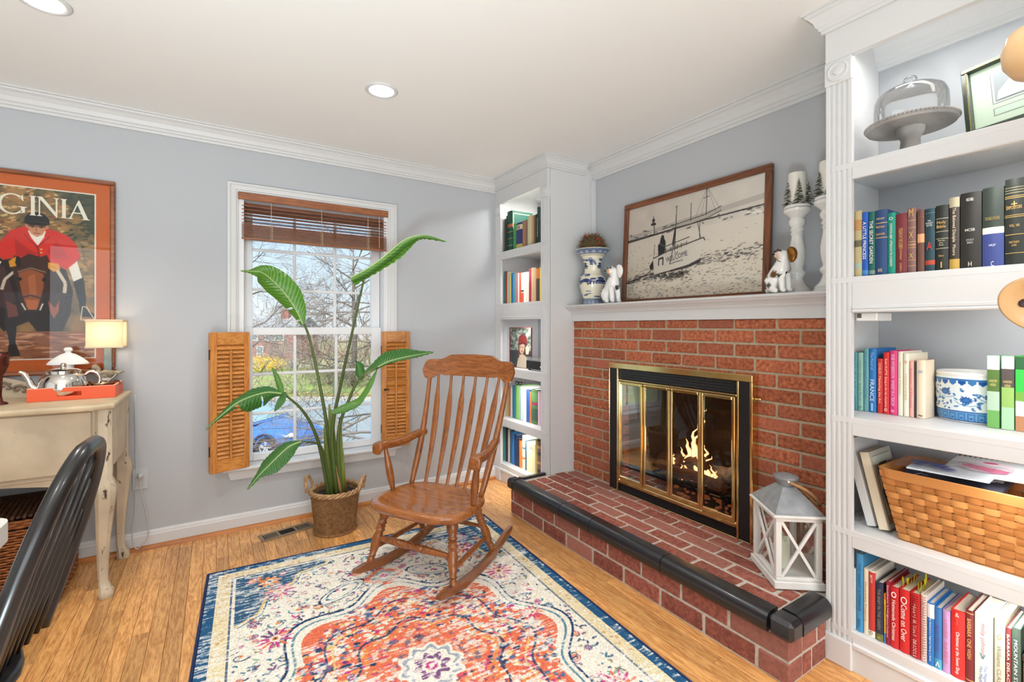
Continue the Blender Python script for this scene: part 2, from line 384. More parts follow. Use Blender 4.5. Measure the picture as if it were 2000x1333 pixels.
def grid_print(name, canvas, fn, material, parent=None, smooth=True, **tags):
    """fn(U,V) -> (n,3) points on the surface, V measured down; the print is carried per face"""
    h, w = canvas.h, canvas.w
    U, V = np.meshgrid(np.linspace(0, 1, w+1), np.linspace(0, 1, h+1)); co = fn(U.ravel(), V.ravel()).astype(np.float32)
    ii = (np.arange(h)[:, None]*(w+1)+np.arange(w)[None, :]).ravel()
    F = np.stack([ii, ii+w+1, ii+w+2, ii+1], 1).astype(np.int32)
    me = bpy.data.meshes.new(name); me.vertices.add(len(co)); me.vertices.foreach_set('co', co.ravel())
    me.loops.add(F.size); me.loops.foreach_set('vertex_index', F.ravel()); me.polygons.add(len(F))
    me.polygons.foreach_set('loop_start', np.arange(0, F.size, 4, dtype=np.int32)); me.update(calc_edges=True)
    at = me.attributes.new('Col', 'FLOAT_COLOR', 'FACE')
    c = np.ones((h*w, 4), np.float32); c[:, :3] = s2l(np.clip(canvas.a, 0, 255).reshape(-1, 3)/255); at.data.foreach_set('color', c.ravel())
    if smooth: me.polygons.foreach_set('use_smooth', np.ones(len(F), bool))
    me.materials.append(material); me.validate(); return link(name, me, parent, **tags)
def plane_fn(o, ux, vz):
    o, ux, vz = np.array(o, float), np.array(ux, float), np.array(vz, float)
    return lambda U, V: o+U[:, None]*ux+V[:, None]*vz
# ================================================================== ROOM
YW, XW, XB, ZC = 3.32, 2.372, 1.946, 2.43
XL, YR = -3.0, -3.0
w = MB(); WX0, WX1, WZ0, WZ1 = .121, 1.051, .368, 2.075
w.box(XL-.15, WX0, YW, YW+.16, -.05, ZC+.1); w.box(WX1, XW+.16, YW, YW+.16, -.05, ZC+.1)
w.box(WX0, WX1, YW, YW+.16, -.05, WZ0); w.box(WX0, WX1, YW, YW+.16, WZ1, ZC+.1)
struct(w.build('wall_back', M_WALL))
FY0, FY1, FZ0, FZ1 = 1.29, 2.14, .225, .95     # firebox opening
w = MB()
w.box(XW, XW+.16, YR, FY0, -.05, ZC+.1); w.box(XW, XW+.16, FY1, YW, -.05, ZC+.1); w.box(XW, XW+.16, FY0, FY1, FZ1, ZC+.1); w.box(XW, XW+.16, FY0, FY1, -.05, FZ0)
struct(w.build('wall_right', M_WALL))
# rear and left walls (behind the camera), one window opening in the rear wall
w = MB(); w.box(XL-.15, -2.6, YR-.15, YR, -.05, ZC+.1); w.box(-1.2, XW+.16, YR-.15, YR, -.05, ZC+.1); w.box(-2.6, -1.2, YR-.15, YR, -.05, .98); w.box(-2.6, -1.2, YR-.15, YR, 1.75, ZC+.1)
struct(w.build('wall_front', M_WALL))
w = MB(); w.box(XL-.15, XL, YR, YW, -.05, ZC+.1); struct(w.build('wall_left', M_WALL))
w = MB(); w.box(XL-.15, XW+.16, YR-.15, YW+.16, ZC, ZC+.1); struct(w.build('ceiling', M_CEIL))
# floor: oak strips running towards the window wall
M_SUB = mat('subfloor', rgb(70, 42, 22), .8)
w = MB(); w.box(XL-.15, XW+.3, YR-.15, YW+.16, -.06, -.012); floor = struct(w.build('floor', M_SUB))
PWD = .0574; rest = MB(); random.seed(11)
def under_rug(x0, x1, y0, y1):
    return x0 > .03 and x1 < 1.36 and y1 < 2.62 and y0 > .55
x = -2.98; npl = 0
while x < 2.38:
    y = YR + random.uniform(-.6, 0)
    while y < YW:
        L = random.choice([.45, .6, .75, .9, 1.05, 1.2]); y1 = min(y+L, YW); y0 = max(y, YR)
        if y1-y0 > .01:
            seen = x > -1.05 and x+PWD < 1.72 and y1 > .9+.35*max(0, -x) and not under_rug(x, x+PWD, y0, y1)
            dz = random.uniform(-.0006, 0)
            if seen and npl < 290:
                b = MB(); b.cbox(x+.0005, x+PWD-.0005, y0+.0005, y1-.0005, -.012, dz, .0012); b.build('plank', M_OAK, floor); npl += 1
            else: rest.box(x+.0005, x+PWD-.0005, y0+.0005, y1-.0005, -.012, dz)
        y += L
    x += PWD
rest.build('planks_beyond', M_OAK, floor, kind='stuff')
# crown moulding
def crown(zb, zt, p): # profile (d, z), p = projection
    h = zt-zb
    return [(0, zb), (.16*p, zb), (.18*p, zb+.14*h), (.28*p, zb+.17*h), (.30*p, zb+.28*h), (.40*p, zb+.34*h), (.50*p, zb+.55*h), (.68*p, zb+.74*h), (.84*p, zb+.82*h), (.86*p, zb+.9*h), (p, zb+.92*h), (p, zt), (0, zt)]
w = MB(); w.sweep(crown(2.336, ZC, .085), [(XW, YW), (XL, YW)]); struct(w.build('trim_1', M_TRIM))
w = MB(); w.sweep(crown(2.322, ZC, .085), [(XW, YR), (XW, YW)]); struct(w.build('trim_2', M_TRIM))
# baseboard and stained shoe
w = MB(); w.sweep([(0, .0), (.016, .0), (.016, .075), (.012, .083), (.012, .088), (.006, .098), (0, .1)], [(XB, YW), (XL, YW)]); struct(w.build('baseboard_back', M_TRIM))
w = MB(); w.sweep([(.0162, 0), (.036, 0), (.034, .010), (.028, .018), (.0162, .022)], [(XB, YW), (XL, YW)]); struct(w.build('trim_3', M_OAK2))
# white filler strip in the corner beside the left bookcase
w = MB(); w.cbox(2.335, XW-.001, 2.572, 2.597, 1.396, 2.322, .002); struct(w.build('trim_4', M_TRIM))

# ================================================================== WINDOW
win = thing('window_1', 'white double-hung window with twelve small panes in each sash', 'window', (.586, YW, .368)); win['kind'] = 'structure'
M_SASH = mat('sash_vinyl', rgb(228, 228, 230), .4)
def casing_prof(): return [(0, 0), (.0, .006), (.012, .010), (.018, .012), (.020, .016), (.045, .018), (.050, .024), (.058, .024), (.058, 0)]
w = MB()   # mitred casing: three legs
def leg(pts_in, pts_out):   # inner->outer quads with stepped depth
    st = [(0, .008), (.18, .012), (.22, .017), (.7, .019), (.76, .025), (1, .025)]
    (a0, a1), (b0, b1) = pts_in, pts_out; V = []
    for f, d in st:
        for p, q in ((a0, b0), (a1, b1)): V.append((p[0]+(q[0]-p[0])*f, YW-d, p[1]+(q[1]-p[1])*f))
    n = len(st); V += [(a0[0], YW, a0[1]), (a1[0], YW, a1[1]), (b0[0], YW, b0[1]), (b1[0], YW, b1[1])]
    F = [(2*i, 2*i+2, 2*i+3, 2*i+1) for i in range(n-1)]; F += [(2*n, 0, 1, 2*n+1), (2*n-2, 2*n+2, 2*n+3, 2*n-1)]
    w.add(V, F)
leg(((WX0, .39), (WX0, WZ1)), ((.063, .39), (.063, 2.124)))
leg(((WX0, WZ1), (WX1, WZ1)), ((.063, 2.124), (1.109, 2.124)))
leg(((WX1, WZ1), (WX1, .39)), ((1.109, 2.124), (1.109, .39)))
w.build('casing', M_TRIM, win, fix=True)
w = MB(); w.cbox(.035, 1.137, YW-.052, YW+.06, .368, .390, .006); w.build('stool', M_TRIM, win)
w = MB(); w.prism([(.064, .3665), (1.108, .3665), (1.095, .314), (.078, .314)], 1, YW-.022, YW-.001); w.build('apron', M_TRIM, win)
w = MB()
for a, b in ((WX0, .150), (1.022, WX1)): w.box(a, b, YW+.002, YW+.158, .39, WZ1)
w.box(WX0, WX1, YW+.002, YW+.158, 2.045, WZ1)
w.box(WX0, WX1, YW+.062, YW+.19, .355, .392)
w.build('jamb', M_SASH, win)
def sash(name, x0, x1, z0, z1, gx0, gx1, gz0, gz1, y0, y1, vx, hz):
    s_ = MB(); s_.cbox(x0, gx0, y0, y1, z0, z1, .004); s_.cbox(gx1, x1, y0, y1, z0, z1, .004); s_.cbox(gx0, gx1, y0, y1, z0, gz0, .004); s_.cbox(gx0, gx1, y0, y1, gz1, z1, .004)
    o = s_.build(name, M_SASH, win); m_ = MB(); yc = (y0+y1)/2
    for v in vx: mm = MB(); mm.cbox(v-.009, v+.009, yc-.011, yc+.011, gz0, gz1, .005); mm.build('muntin', M_SASH, o)
    for h in hz: mm = MB(); mm.cbox(gx0, gx1, yc-.009, yc+.009, h-.009, h+.009, .004); mm.build('muntin', M_SASH, o)
    xs = [gx0]+list(vx)+[gx1]; zs = [gz0]+list(hz)+[gz1]
    for i in range(3):
        for j in range(len(zs)-1):
            p = MB(); p.add([(xs[i]+.006, yc, zs[j]+.006), (xs[i+1]-.006, yc, zs[j]+.006), (xs[i+1]-.006, yc, zs[j+1]-.006), (xs[i]+.006, yc, zs[j+1]-.006)], [(0, 1, 2, 3)]); p.build('pane', M_PANE, o, fix=False)
sash('lower_sash', .152, 1.020, .393, 1.239, .202, .953, .440, 1.190, YW+.055, YW+.09, (.447, .709), (.69, .94))
sash('upper_sash', .152, 1.020, 1.205, 2.044, .203, .957, 1.240, 1.99, YW+.095, YW+.13, (.450, .708), (1.485, 1.741))
# ================================================================== BLIND
bl = thing('venetian_blind', 'wooden slatted blind pulled up at the top of the window', 'blind', (.585, YW+.02, 2.03))
w = MB(); w.cbox(.118, 1.049, YW-.018, YW-.006, 2.028, 2.072, .003); w.cbox(.118, .128, YW-.006, YW+.03, 2.028, 2.072, .002); w.build('valance', M_BLIND, bl)
w = MB(); w.cbox(.135, 1.036, YW+.0, YW+.045, 2.03, 2.066, .002); w.build('headrail', mat('blind_rail', rgb(206, 208, 212), .4), bl)
zs = [2.005, 1.983, 1.961, 1.939, 1.917, 1.897] + [1.879-.0062*i for i in range(13)]
for i, z in enumerate(zs):
    s_ = MB(); t = (.015 if i < 3 else .0105) if i < 6 else .001
    s_.add([(.138, YW-.006, z-t), (1.040, YW-.006, z-t), (1.040, YW+.042, z+t), (.138, YW+.042, z+t), (.138, YW-.006, z-t+.0028), (1.040, YW-.006, z-t+.0028), (1.040, YW+.042, z+t+.0028), (.138, YW+.042, z+t+.0028)],
           [(0, 3, 2, 1), (4, 5, 6, 7), (0, 1, 5, 4), (1, 2, 6, 5), (2, 3, 7, 6), (3, 0, 4, 7)])
    s_.build('slat', M_BLIND, bl)
w = MB(); w.cbox(.137, 1.041, YW-.008, YW+.044, 1.786, 1.799, .003); w.build('bottom_rail', M_BLIND, bl)
M_CORD = mat('blind_cord', rgb(214, 190, 160), .8)
for cx in (.30, .60, .905):
    c_ = MB(); c_.tube([(cx, YW-.012, 2.03), (cx, YW-.012, 1.90)], .0018, 5)
    pts = [(cx+.011*math.sin(i*1.9), YW-.013-.004*math.cos(i*2.7), 1.90-.0048*i) for i in range(24)]
    c_.tube(pts, .0012, 4); c_.tube([(cx+.006, YW-.010, 1.90), (cx+.006, YW-.010, 1.785)], .0012, 4); c_.build('ladder_cord', M_CORD, bl, smooth=True)
c_ = MB(); c_.tube([(.985, YW-.012, 2.03), (.985, YW-.012, 1.80)], .002, 5); c_.build('tilt_wand', M_CORD, bl)
# ================================================================== SHUTTERS
def shutter(x0, y0, x1, y1, z0, z1, label, angs, knob=False):
    r = thing('louvered_shutter', label, 'shutter', (x0, y0, z0), 'pine shutters folded open beside the window')
    d = Vector((x1-x0, y1-y0, 0)); L = d.length; d /= L; nrm = Vector((d.y, -d.x, 0))
    T = .022
    def P(u, v, z): p = Vector((x0, y0, 0))+d*u+nrm*v; return (p.x, p.y, z)
    def slab(u0, u1, v0, v1, a, b):
        m_ = MB(); m_.cbox(u0, u1, v0, v1, a, b, .002); m_.v = [P(p[0], p[1], p[2]) for p in m_.v]; return m_
    s1, s2 = .036, L-.030
    for k, (a, b) in enumerate(((0, s1), (s2, L))): slab(a, b, 0, T, z0, z1).build('stile', M_PINE, r)
    slab(s1, s2, .001, T-.001, z1-.075, z1).build('rail', M_PINEX, r); slab(s1, s2, .001, T-.001, z0, z0+.075).build('rail', M_PINEX, r)
    # dark backing leaf folded behind
    slab(.004, L-.004, -.024, -.003, z0+.004, z1-.004).build('folded_leaf', M_PINE, r)
    n = 27; zz0, zz1 = z0+.078, z1-.078; ph = (zz1-zz0)/n
    for i in range(n):
        zc = zz0+ph*(i+.5); a = math.radians(angs(i, n)); hw = .0155
        c, s = math.cos(a), math.sin(a); m_ = MB()
        corners = [(T/2-hw*s-.0025*c, zc-hw*c+.0025*s), (T/2-hw*s+.0025*c, zc-hw*c-.0025*s), (T/2+hw*s+.0025*c, zc+hw*c-.0025*s), (T/2+hw*s-.0025*c, zc+hw*c+.0025*s)]
        vs = [P(s1, v, z) for v, z in corners]+[P(s2, v, z) for v, z in corners]
        m_.add(vs, [(0, 1, 2, 3), (4, 7, 6, 5), (0, 4, 5, 1), (1, 5, 6, 2), (2, 6, 7, 3), (3, 7, 4, 0)]); m_.build('louver', M_PINEX, r)
    slab(L*.5-.006, L*.5+.006, T-.002, T+.012, zz0-.01, zz1-ph*1.1).build('tilt_rod', M_PINE, r)
    for z in (z1-.13, z0+.13): slab(-.004, .004, T*.2, T*.9, z-.03, z+.03).build('hinge', mat('old_bronze', rgb(72, 56, 38), .45, .8), r)
    if knob:
        kk = MB(); kk.ball(P(.022, T+.012, (z0+z1)/2), .009); k2 = slab(.018, .05, T, T+.006, (z0+z1)/2-.006, (z0+z1)/2+.004); kk.v += k2.v; kk.f += [tuple(i+len(kk.v)-len(k2.v) for i in f) for f in k2.f]; kk.mi += k2.mi
        kk.build('latch', mat('old_bronze', rgb(72, 56, 38), .45, .8), r, smooth=False)
    return r
shutter(-.030, 3.226, .172, 3.292, .390, 1.212, 'pine louvered shutter on the poster side of the window, open at an angle', lambda i, n: -38)
shutter(.993, 3.288, 1.190, 3.262, .392, 1.210, 'pine louvered shutter beside the rocking chair with several slats tipped flat', lambda i, n: {13: 25, 14: 40, 15: 10, 16: -70, 17: 20, 18: 30}.get(i, -40), True)

# ================================================================== BOOKCASES
ZS = [(1.845, 1.782), (1.428, 1.298), (.918, .853), (.508, .446), (.142, .10)]
def bookcase(y_lo, y_hi, label, wall_lo, wall_hi):
    r = thing('bookcase', label, 'bookcase', (XB, (y_lo+y_hi)/2, 0))
    r['group'] = 'built-in bookcases flanking the fireplace'
    # sides
    for a, keep in ((y_lo, True), (y_hi-.016, True)):
        m_ = MB(); m_.box(XB+.018, XW-.002, a, a+.016, 0, ZC-.001); m_.build('side_panel', M_TRIM, r)
    # pilasters with flutes on the face frame
    for a in (y_lo, y_hi-.084):
        b = a+.084; m_ = MB(); prof = [(a, XB+.02), (a, XB)]
        for k in range(4):
            c = a+.0165+.017*k
            prof += [(c-.0052, XB), (c-.0035, XB+.0045), (c+.0035, XB+.0045), (c+.0052, XB)]
        prof += [(b, XB), (b, XB+.02)]
        m_.prism([(x_, y_) for y_, x_ in prof], 2, .10, 2.148); m_.build('pilaster', M_TRIM, r)
        m_ = MB(); m_.cbox(XB-.006, XB+.02, a-.002, b+.004, 2.148, 2.236, .003); o = m_.build('rosette_block', M_TRIM, r)
        m_ = MB(); m_.lathe([(.036, 0), (.036, .003), (.030, .005), (.028, .003), (.016, .003), (.014, .007), (.006, .008), (0.0005, .009)], 28, (XB-.006, (a+b)/2, 2.192), axis=(-1, 0, 0)); m_.build('rosette', M_TRIM, o, auto=40)
        m_ = MB(); m_.cbox(XB-.012, XB+.02, a-.004, b+.004, 0, .102, .004); m_.build('plinth_block', M_TRIM, r)
    # frieze and crown
    m_ = MB(); m_.box(XB-.004, XB+.02, y_lo, y_hi, 2.236, ZC-.001); m_.build('frieze', M_TRIM, r)
    m_ = MB(); pth = []
    if wall_hi: pth = [(XW-.09, y_lo), (XB-.004, y_lo), (XB-.004, y_hi)]
    else: pth = [(XB-.004, y_lo), (XB-.004, y_hi), (XW-.09, y_hi)]
    m_.sweep(crown(2.348, ZC-.0005, .06), pth[::1]); m_.build('crown', M_TRIM, r)
    # shelves: deep boards with apron lips
    for k, (zt, zb) in enumerate(ZS):
        m_ = MB(); m_.cbox(XB+.0005, XW-.004, y_lo+.0165, y_hi-.0165, zt-.022, zt, .001)
        m_.build('shelf', M_TRIM, r)
        m_ = MB(); m_.cbox(XB+.001, XB+.02, y_lo+.084, y_hi-.084, zb, zt-.0005, .002)
        if k == 1:
            m_.cbox(XB-.006, XB+.02, y_lo+.084, y_hi-.084, zb, zb+.012, .004); m_.cbox(XB-.003, XB+.02, y_lo+.084, y_hi-.084, zb+.012, zb+.026, .003)
        if k == 4:
            m_.cbox(XB-.008, XB+.02, y_lo+.084, y_hi-.084, .083, .105, .005)
        m_.build('shelf_lip', M_TRIM, r)
    m_ = MB(); m_.box(XB+.001, XB+.02, y_lo+.084, y_hi-.084, 0, .084); m_.build('kickboard', M_TRIM, r)
    return r
bookcase(2.598, 3.319, 'white built-in bookcase left of the fireplace against the window wall', False, True)
bookcase(-.40, .852, 'white built-in bookcase right of the fireplace with Bibles and basket', True, False)

# ================================================================== FIREPLACE
XK = 2.176
fp = thing('fireplace', 'red brick fireplace with raised brick hearth and black tiled edge', 'fireplace', (2.0, 1.72, 0))
M_MORT = mat('mortar', rgb(186, 168, 142), .95, noise=.25, nscale=80, bump=.4, bscale=150)
M_MORTH = mat('mortar_hearth', rgb(206, 196, 182), .95, noise=.3, nscale=60, bump=.5, bscale=150)
def brickmat(name, c1, c2, c3):
    m = mat(name, c1, .92, spec=.2, c2=c2, nscale=62, bump=.8, bscale=170)
    t = m.node_tree; b = t.nodes['Principled BSDF']; src = b.inputs['Base Color'].links[0].from_socket
    oi = t.nodes.new('ShaderNodeObjectInfo'); mx = t.nodes.new('ShaderNodeMix'); mx.data_type = 'RGBA'; mx.blend_type = 'MIX'
    r = t.nodes.new('ShaderNodeMapRange'); r.inputs['From Min'].default_value = .45; t.links.new(oi.outputs['Random'], r.inputs[0]); r.inputs['To Max'].default_value = .75
    t.links.new(r.outputs[0], mx.inputs['Factor']); t.links.new(src, mx.inputs['A']); mx.inputs['B'].default_value = c3
    hv = t.nodes.new('ShaderNodeHueSaturation'); v = t.nodes.new('ShaderNodeMapRange'); v.inputs['To Min'].default_value = .82; v.inputs['To Max'].default_value = 1.16
    mu = t.nodes.new('ShaderNodeMath'); mu.operation = 'MULTIPLY'; mu.inputs[1].default_value = 7.3; f = t.nodes.new('ShaderNodeMath'); f.operation = 'FRACT'
    t.links.new(oi.outputs['Random'], mu.inputs[0]); t.links.new(mu.outputs[0], f.inputs[0]); t.links.new(f.outputs[0], v.inputs[0]); t.links.new(v.outputs[0], hv.inputs['Value'])
    t.links.new(mx.outputs['Result'], hv.inputs['Color']); t.links.new(hv.outputs[0], b.inputs['Base Color']); return m
M_BRK = brickmat('brick_face', rgb(204, 122, 86), rgb(136, 74, 54), rgb(164, 98, 80))
M_BRKH = brickmat('brick_hearth', rgb(172, 104, 88), rgb(122, 70, 60), rgb(160, 112, 100))
random.seed(5)
def brick(x0, x1, y0, y1, z0, z1, m_=M_BRK, jit=.0025):
    b = MB(); b.cbox(x0, x1, y0, y1, z0, z1, .004)
    b.v = [(p[0]+random.uniform(-jit, jit)*.4, p[1]+random.uniform(-jit, jit)*.5, p[2]+random.uniform(-jit, jit)*.4) for p in b.v]
    b.build('brick', m_, fp)
m_ = MB(); yy0, yy1 = .853, 2.597   # chimney breast core, as mortar
XM = XK+.006
for a, b, c, d in ((yy0, FY0, .0, 1.283), (FY1, yy1, .0, 1.283), (FY0, FY1, FZ1, 1.283), (FY0, FY1, .0, .2)): m_.box(XM, XW-.001, a, b, c, d)
m_.build('mortar_core', M_MORT, fp)
p = .0677
for k in range(16):
    z0 = .222+k*p; z1 = min(z0+p-.0115, 1.282)
    if z1-z0 < .02: continue
    y = 1.264-.208*3 if k % 2 == 0 else 1.264-.104-.208*2
    while y < yy1:
        a, b = max(y+.0058, yy0), min(y+.2022, yy1); y += .208
        if b-a < .015: continue
        for c, d in ([(a, b)] if (z0 > FZ1-.02) else [(a, min(b, FY0+.03)), (max(a, FY1-.03), b)]):
            if d-c > .012: brick(XK+random.uniform(-.001, .0015), XK+.05, c, d, z0, z1)
# hearth
HX0, HY0, HY1, HZ = 1.668, .845, 2.642, .219
m_ = MB(); m_.box(HX0+.004, XB-.014, HY0+.004, HY1-.004, .0, HZ-.0045); m_.box(XB-.014, XK+.02, .854, 2.596, .0, HZ-.006); m_.build('mortar_bed', M_MORTH, fp)
for k, (z0, z1) in enumerate(((.006, .078), (.089, .158))):
    y = .8517 if k else .8517-.11
    while y < HY1:
        a, b = max(y+.006, HY0), min(y+.213, HY1-.004); y += .2195
        if a < HY0+.02: a = HY0
        if b-a > .02: brick(HX0+random.uniform(-.0015, .001), HX0+.09, a, b, z0, z1, M_BRKH)
    x = HX0+.10 if k else HX0+.10+.06
    brick(HX0+.096, x-.004 if k == 0 else HX0+.19, HY0, HY0+.08, z0, z1, M_BRKH)
    x0 = x if k == 0 else HX0+.20
    brick(x0+.006, XB-.016, HY0, HY0+.08, z0, z1, M_BRKH)
    brick(HX0+.10, XB-.016, HY1-.09, HY1, z0, z1, M_BRKH)
RW = .0895; x = 1.727
for k in range(5):
    x0, x1 = x+.0075, min(x+RW-.0075, XK-.004); y = HY0+.03-(.11 if k % 2 else 0)
    lo = HY0+.075 if x0 < XB-.02 else .856; hi = HY1-.075 if x0 < XB-.02 else 2.594
    if x1 > XB-.02: lo = max(lo, .870)
    while y < hi:
        a, b = max(y+.0075, lo), min(y+.2045, hi); y += .212
        if b-a > .02:
            if x1 > XB-.02: b = min(b, 2.590)
            brick(x0, x1, a, b, HZ-.04, HZ+random.uniform(-.0015, .001), M_BRKH)
    x += RW
# black bullnose edging tiles
M_TILE = mat('black_tile', rgb(30, 30, 34), .32, coat=.25, bump=.05, bscale=40)
def bull(d0, d1, along, lo, hi):   # d0 outer face, d1 inner edge
    s = 1 if d1 > d0 else -1; z0, z1 = .164, .232; R = .034; pr = [(d0+s*.004, z0), (d0, z0+.006), (d0, z1-R)]
    for i in range(1, 7): t = math.pi/2*i/6; pr.append((d0+s*R*(1-math.cos(t)), z1-R+R*math.sin(t)))
    pr += [(d1-s*.004, z1), (d1, z1-.004), (d1, z0)]
    b = MB(); b.prism(pr, 1 if along == 'y' else 0, lo, hi); b.build('edging_tile', M_TILE, fp, auto=35)
cuts = [.912, 1.384, 1.85, 2.10, 2.585]
for a, b in zip(cuts[:-1], cuts[1:]): bull(1.648, 1.725, 'y', a+.0015, b-.0015)
def corner_tile(y0, y1):
    b = MB(); b.cbox(1.6475, 1.727, y0, y1, .1635, .233, .013); b.build('edging_tile', M_TILE, fp, auto=30)
corner_tile(.824, .910); corner_tile(2.587, 2.662)
bull(.826, .902, 'x', 1.7285, XB-.014); bull(2.660, 2.602, 'x', 1.7285, XB-.014)
# firebox lining
M_FB = mat('firebrick_soot', rgb(58, 48, 42), .95, noise=.5, nscale=14, bump=.5, bscale=60)
m_ = MB(); bx = 2.66
m_.add([(XW-.19, FY0, FZ0), (XW-.19, FY1, FZ0), (bx, FY1-.14, FZ0), (bx, FY0+.14, FZ0), (XW-.19, FY0, FZ1), (XW-.19, FY1, FZ1), (bx, FY1-.14, FZ1), (bx, FY0+.14, FZ1)],
       [(0, 1, 2, 3), (4, 7, 6, 5), (2, 6, 7, 3), (1, 5, 6, 2), (0, 3, 7, 4)])
m_.build('firebox_lining', M_FB, fp, fix=False)
# mantel shelf
mt = thing('mantel_shelf', 'white moulded mantel shelf over the brick fireplace', 'mantel', (2.2, 1.72, 1.28))
m_ = MB(); m_.box(XK-.012, XW-.002, .855, 2.595, 1.2835, 1.335); m_.build('frieze_board', M_TRIM, mt)
m_ = MB(); m_.prism([(XK-.012, 1.335), (XK-.016, 1.335), (XK-.018, 1.340), (XK-.024, 1.342), (XK-.030, 1.352), (XK-.045, 1.364), (XK-.060, 1.372), (XK-.064, 1.380), (XK-.05, 1.381), (XK-.012, 1.381)], 1, .855, 2.595); m_.build('bed_moulding', M_TRIM, mt)
m_ = MB(); m_.cbox(XK-.083, XW-.002, .8535, 2.5965, 1.3795, 1.3955, .006); m_.build('top_board', M_TRIM, mt)

# ================================================================== FIRE SCREEN
sc = thing('fireplace_screen', 'brass framed glass fireplace doors with black mesh grilles', 'fireplace doors', (2.14, 1.72, .22))
X0 = 2.128
def bar(name, y0, y1, z0, z1, m_, x0=X0, x1=XK-.002, c=.002, parent=sc): b = MB(); b.cbox(x0, x1, y0, y1, z0, z1, c); return b.build(name, m_, parent)
bar('top_trim', 1.244, 2.190, .984, 1.017, M_BRASS, X0-.004)
bar('side_panel', 2.122, 2.186, .222, .984, M_BLACK); bar('side_panel', 1.258, 1.312, .222, .984, M_BLACK)
bar('edge_trim', 2.186, 2.191, .221, .984, M_BRASS); bar('edge_trim', 1.244, 1.2575, .221, .984, M_BRASS, X0-.003)
bar('inner_trim', 2.110, 2.1215, .222, .984, M_BRASS, X0-.003); bar('inner_trim', 1.3125, 1.324, .222, .984, M_BRASS, X0-.003)
bar('rail', 1.324, 2.110, .908, .917, M_BRASS, X0-.003); bar('rail', 1.324, 2.110, .268, .298, M_BRASS, X0-.006, XK-.002, .008)
bar('bottom_trim', 1.244, 2.191, .2196, .2225, M_BRASS)
M_MESH = mat('black_mesh', rgb(20, 20, 24), .5, .3)
for z0, z1 in ((.917, .984), (.2225, .268)):
    g = bar('grille', 1.324, 2.110, z0+.0005, z1-.0005, M_BLACK, X0+.012)
    q = MB(); n = 98
    for i in range(n):
        y = 1.326+(2.108-1.326)*i/(n-1)
        for j in range(4):
            zz = z0+.006+(z1-z0-.012)*(j+.5*(i % 2)*.5)/3.6; hh = (z1-z0)/11
            q.add([(X0+.011, y-.0018, zz), (X0+.006, y+.0022, zz), (X0+.006, y+.0022, zz+hh), (X0+.011, y-.0018, zz+hh)], [(0, 1, 2, 3)])
    q.build('punched_slots', M_MESH, g, fix=False, kind='stuff')
edges = [1.326, 1.5205, 1.7165, 1.9075, 2.104]; DZ0, DZ1 = .300, .906
for i in range(4):
    a, b = edges[i]+.001, edges[i+1]-.001; d = MB(); fw = .0165
    for q0, q1, q2, q3 in ((a, a+fw, DZ0, DZ1), (b-fw, b, DZ0, DZ1), (a+fw, b-fw, DZ0, DZ0+.022), (a+fw, b-fw, DZ1-.018, DZ1)): d.cbox(X0-.012+(.006 if i in (1, 2) else 0), X0+.006, q0, q1, q2, q3, .003)
    o = d.build('door', M_BRASS, sc)
    g = MB(); g.add([(X0, a+fw-.002, DZ0+.02), (X0, b-fw+.002, DZ0+.02), (X0, b-fw+.002, DZ1-.016), (X0, a+fw-.002, DZ1-.016)], [(0, 1, 2, 3)]); g.build('pane', M_FIREGLASS, o, fix=False)
c_ = MB(); c_.tube([(X0-.018, 1.905-.0055*i, .893+.0015*(i % 2)) for i in range(34)]+[(X0-.018, 1.70-.0055*i, .893+.0015*(i % 2)) for i in range(32)], .0022, 5); c_.build('pull_chain', mat('chain_brass', rgb(150, 120, 60), .35, 1), sc)
for y in (1.243,): 
    k = MB(); k.lathe([(.006, 0), (.008, .006), (.004, .014), (.009, .02), (.006, .028), (0.001, .03)], 12, (2.150, y, .905), axis=(0, -1, 0)); k.build('damper_knob', M_BRASS, sc, smooth=True)
# ------------------------------------------------------------------ fire
gr = thing('fire_grate', 'black iron fire grate holding logs behind the glass doors', 'grate', (2.42, 1.72, FZ0))
m_ = MB()
for i in range(6): y = 1.50+.09*i; m_.tube([(2.27, y, .375), (2.275, y, .335), (2.56, y, .325)], .008, 6)
m_.tube([(2.29, 1.47, .325), (2.29, 1.98, .325)], .008, 6); m_.tube([(2.54, 1.47, .318), (2.54, 1.98, .318)], .008, 6); m_.build('bars', M_BLACK, gr)
for x, y in ((2.29, 1.5), (2.29, 1.95), (2.54, 1.5), (2.54, 1.95)): m_ = MB(); m_.tube([(x, y, FZ0), (x, y, .325)], .008, 6); m_.build('leg', M_BLACK, gr)
M_LOG = mat('charred_log', rgb(66, 48, 38), .95, c2=rgb(24, 18, 16), nscale=30, bump=1.0, bscale=50, stretch=(1, .3, 1), emit=(1, .2, .03, 1), estr=.02)
M_ASH = mat('ashen_log', rgb(150, 140, 132), .95, c2=rgb(52, 44, 40), nscale=24, bump=1.0, bscale=50)
def log(a, b, r, m_, label):
    q = MB(); a, b = Vector(a), Vector(b); n = 9
    q.tube([a+(b-a)*i/(n-1)+Vector((0, random.uniform(-.004, .004), random.uniform(-.004, .004))) for i in range(n)], [r*random.uniform(.9, 1.08) for i in range(n)], 11)
    tag(q.build('log', m_, None, auto=50), label, 'log', 'logs burning on the grate')
log((2.43, 2.02, .395), (2.39, 1.66, .455), .042, M_LOG, 'charred log slanting across the back of the fire')
log((2.33, 1.96, .385), (2.33, 1.52, .375), .034, M_LOG, 'black charred log lying at the front of the grate')
log((2.49, 1.74, .375), (2.44, 1.42, .43), .045, M_ASH, 'ash-whitened log at the right end of the fire')
m_ = MB()
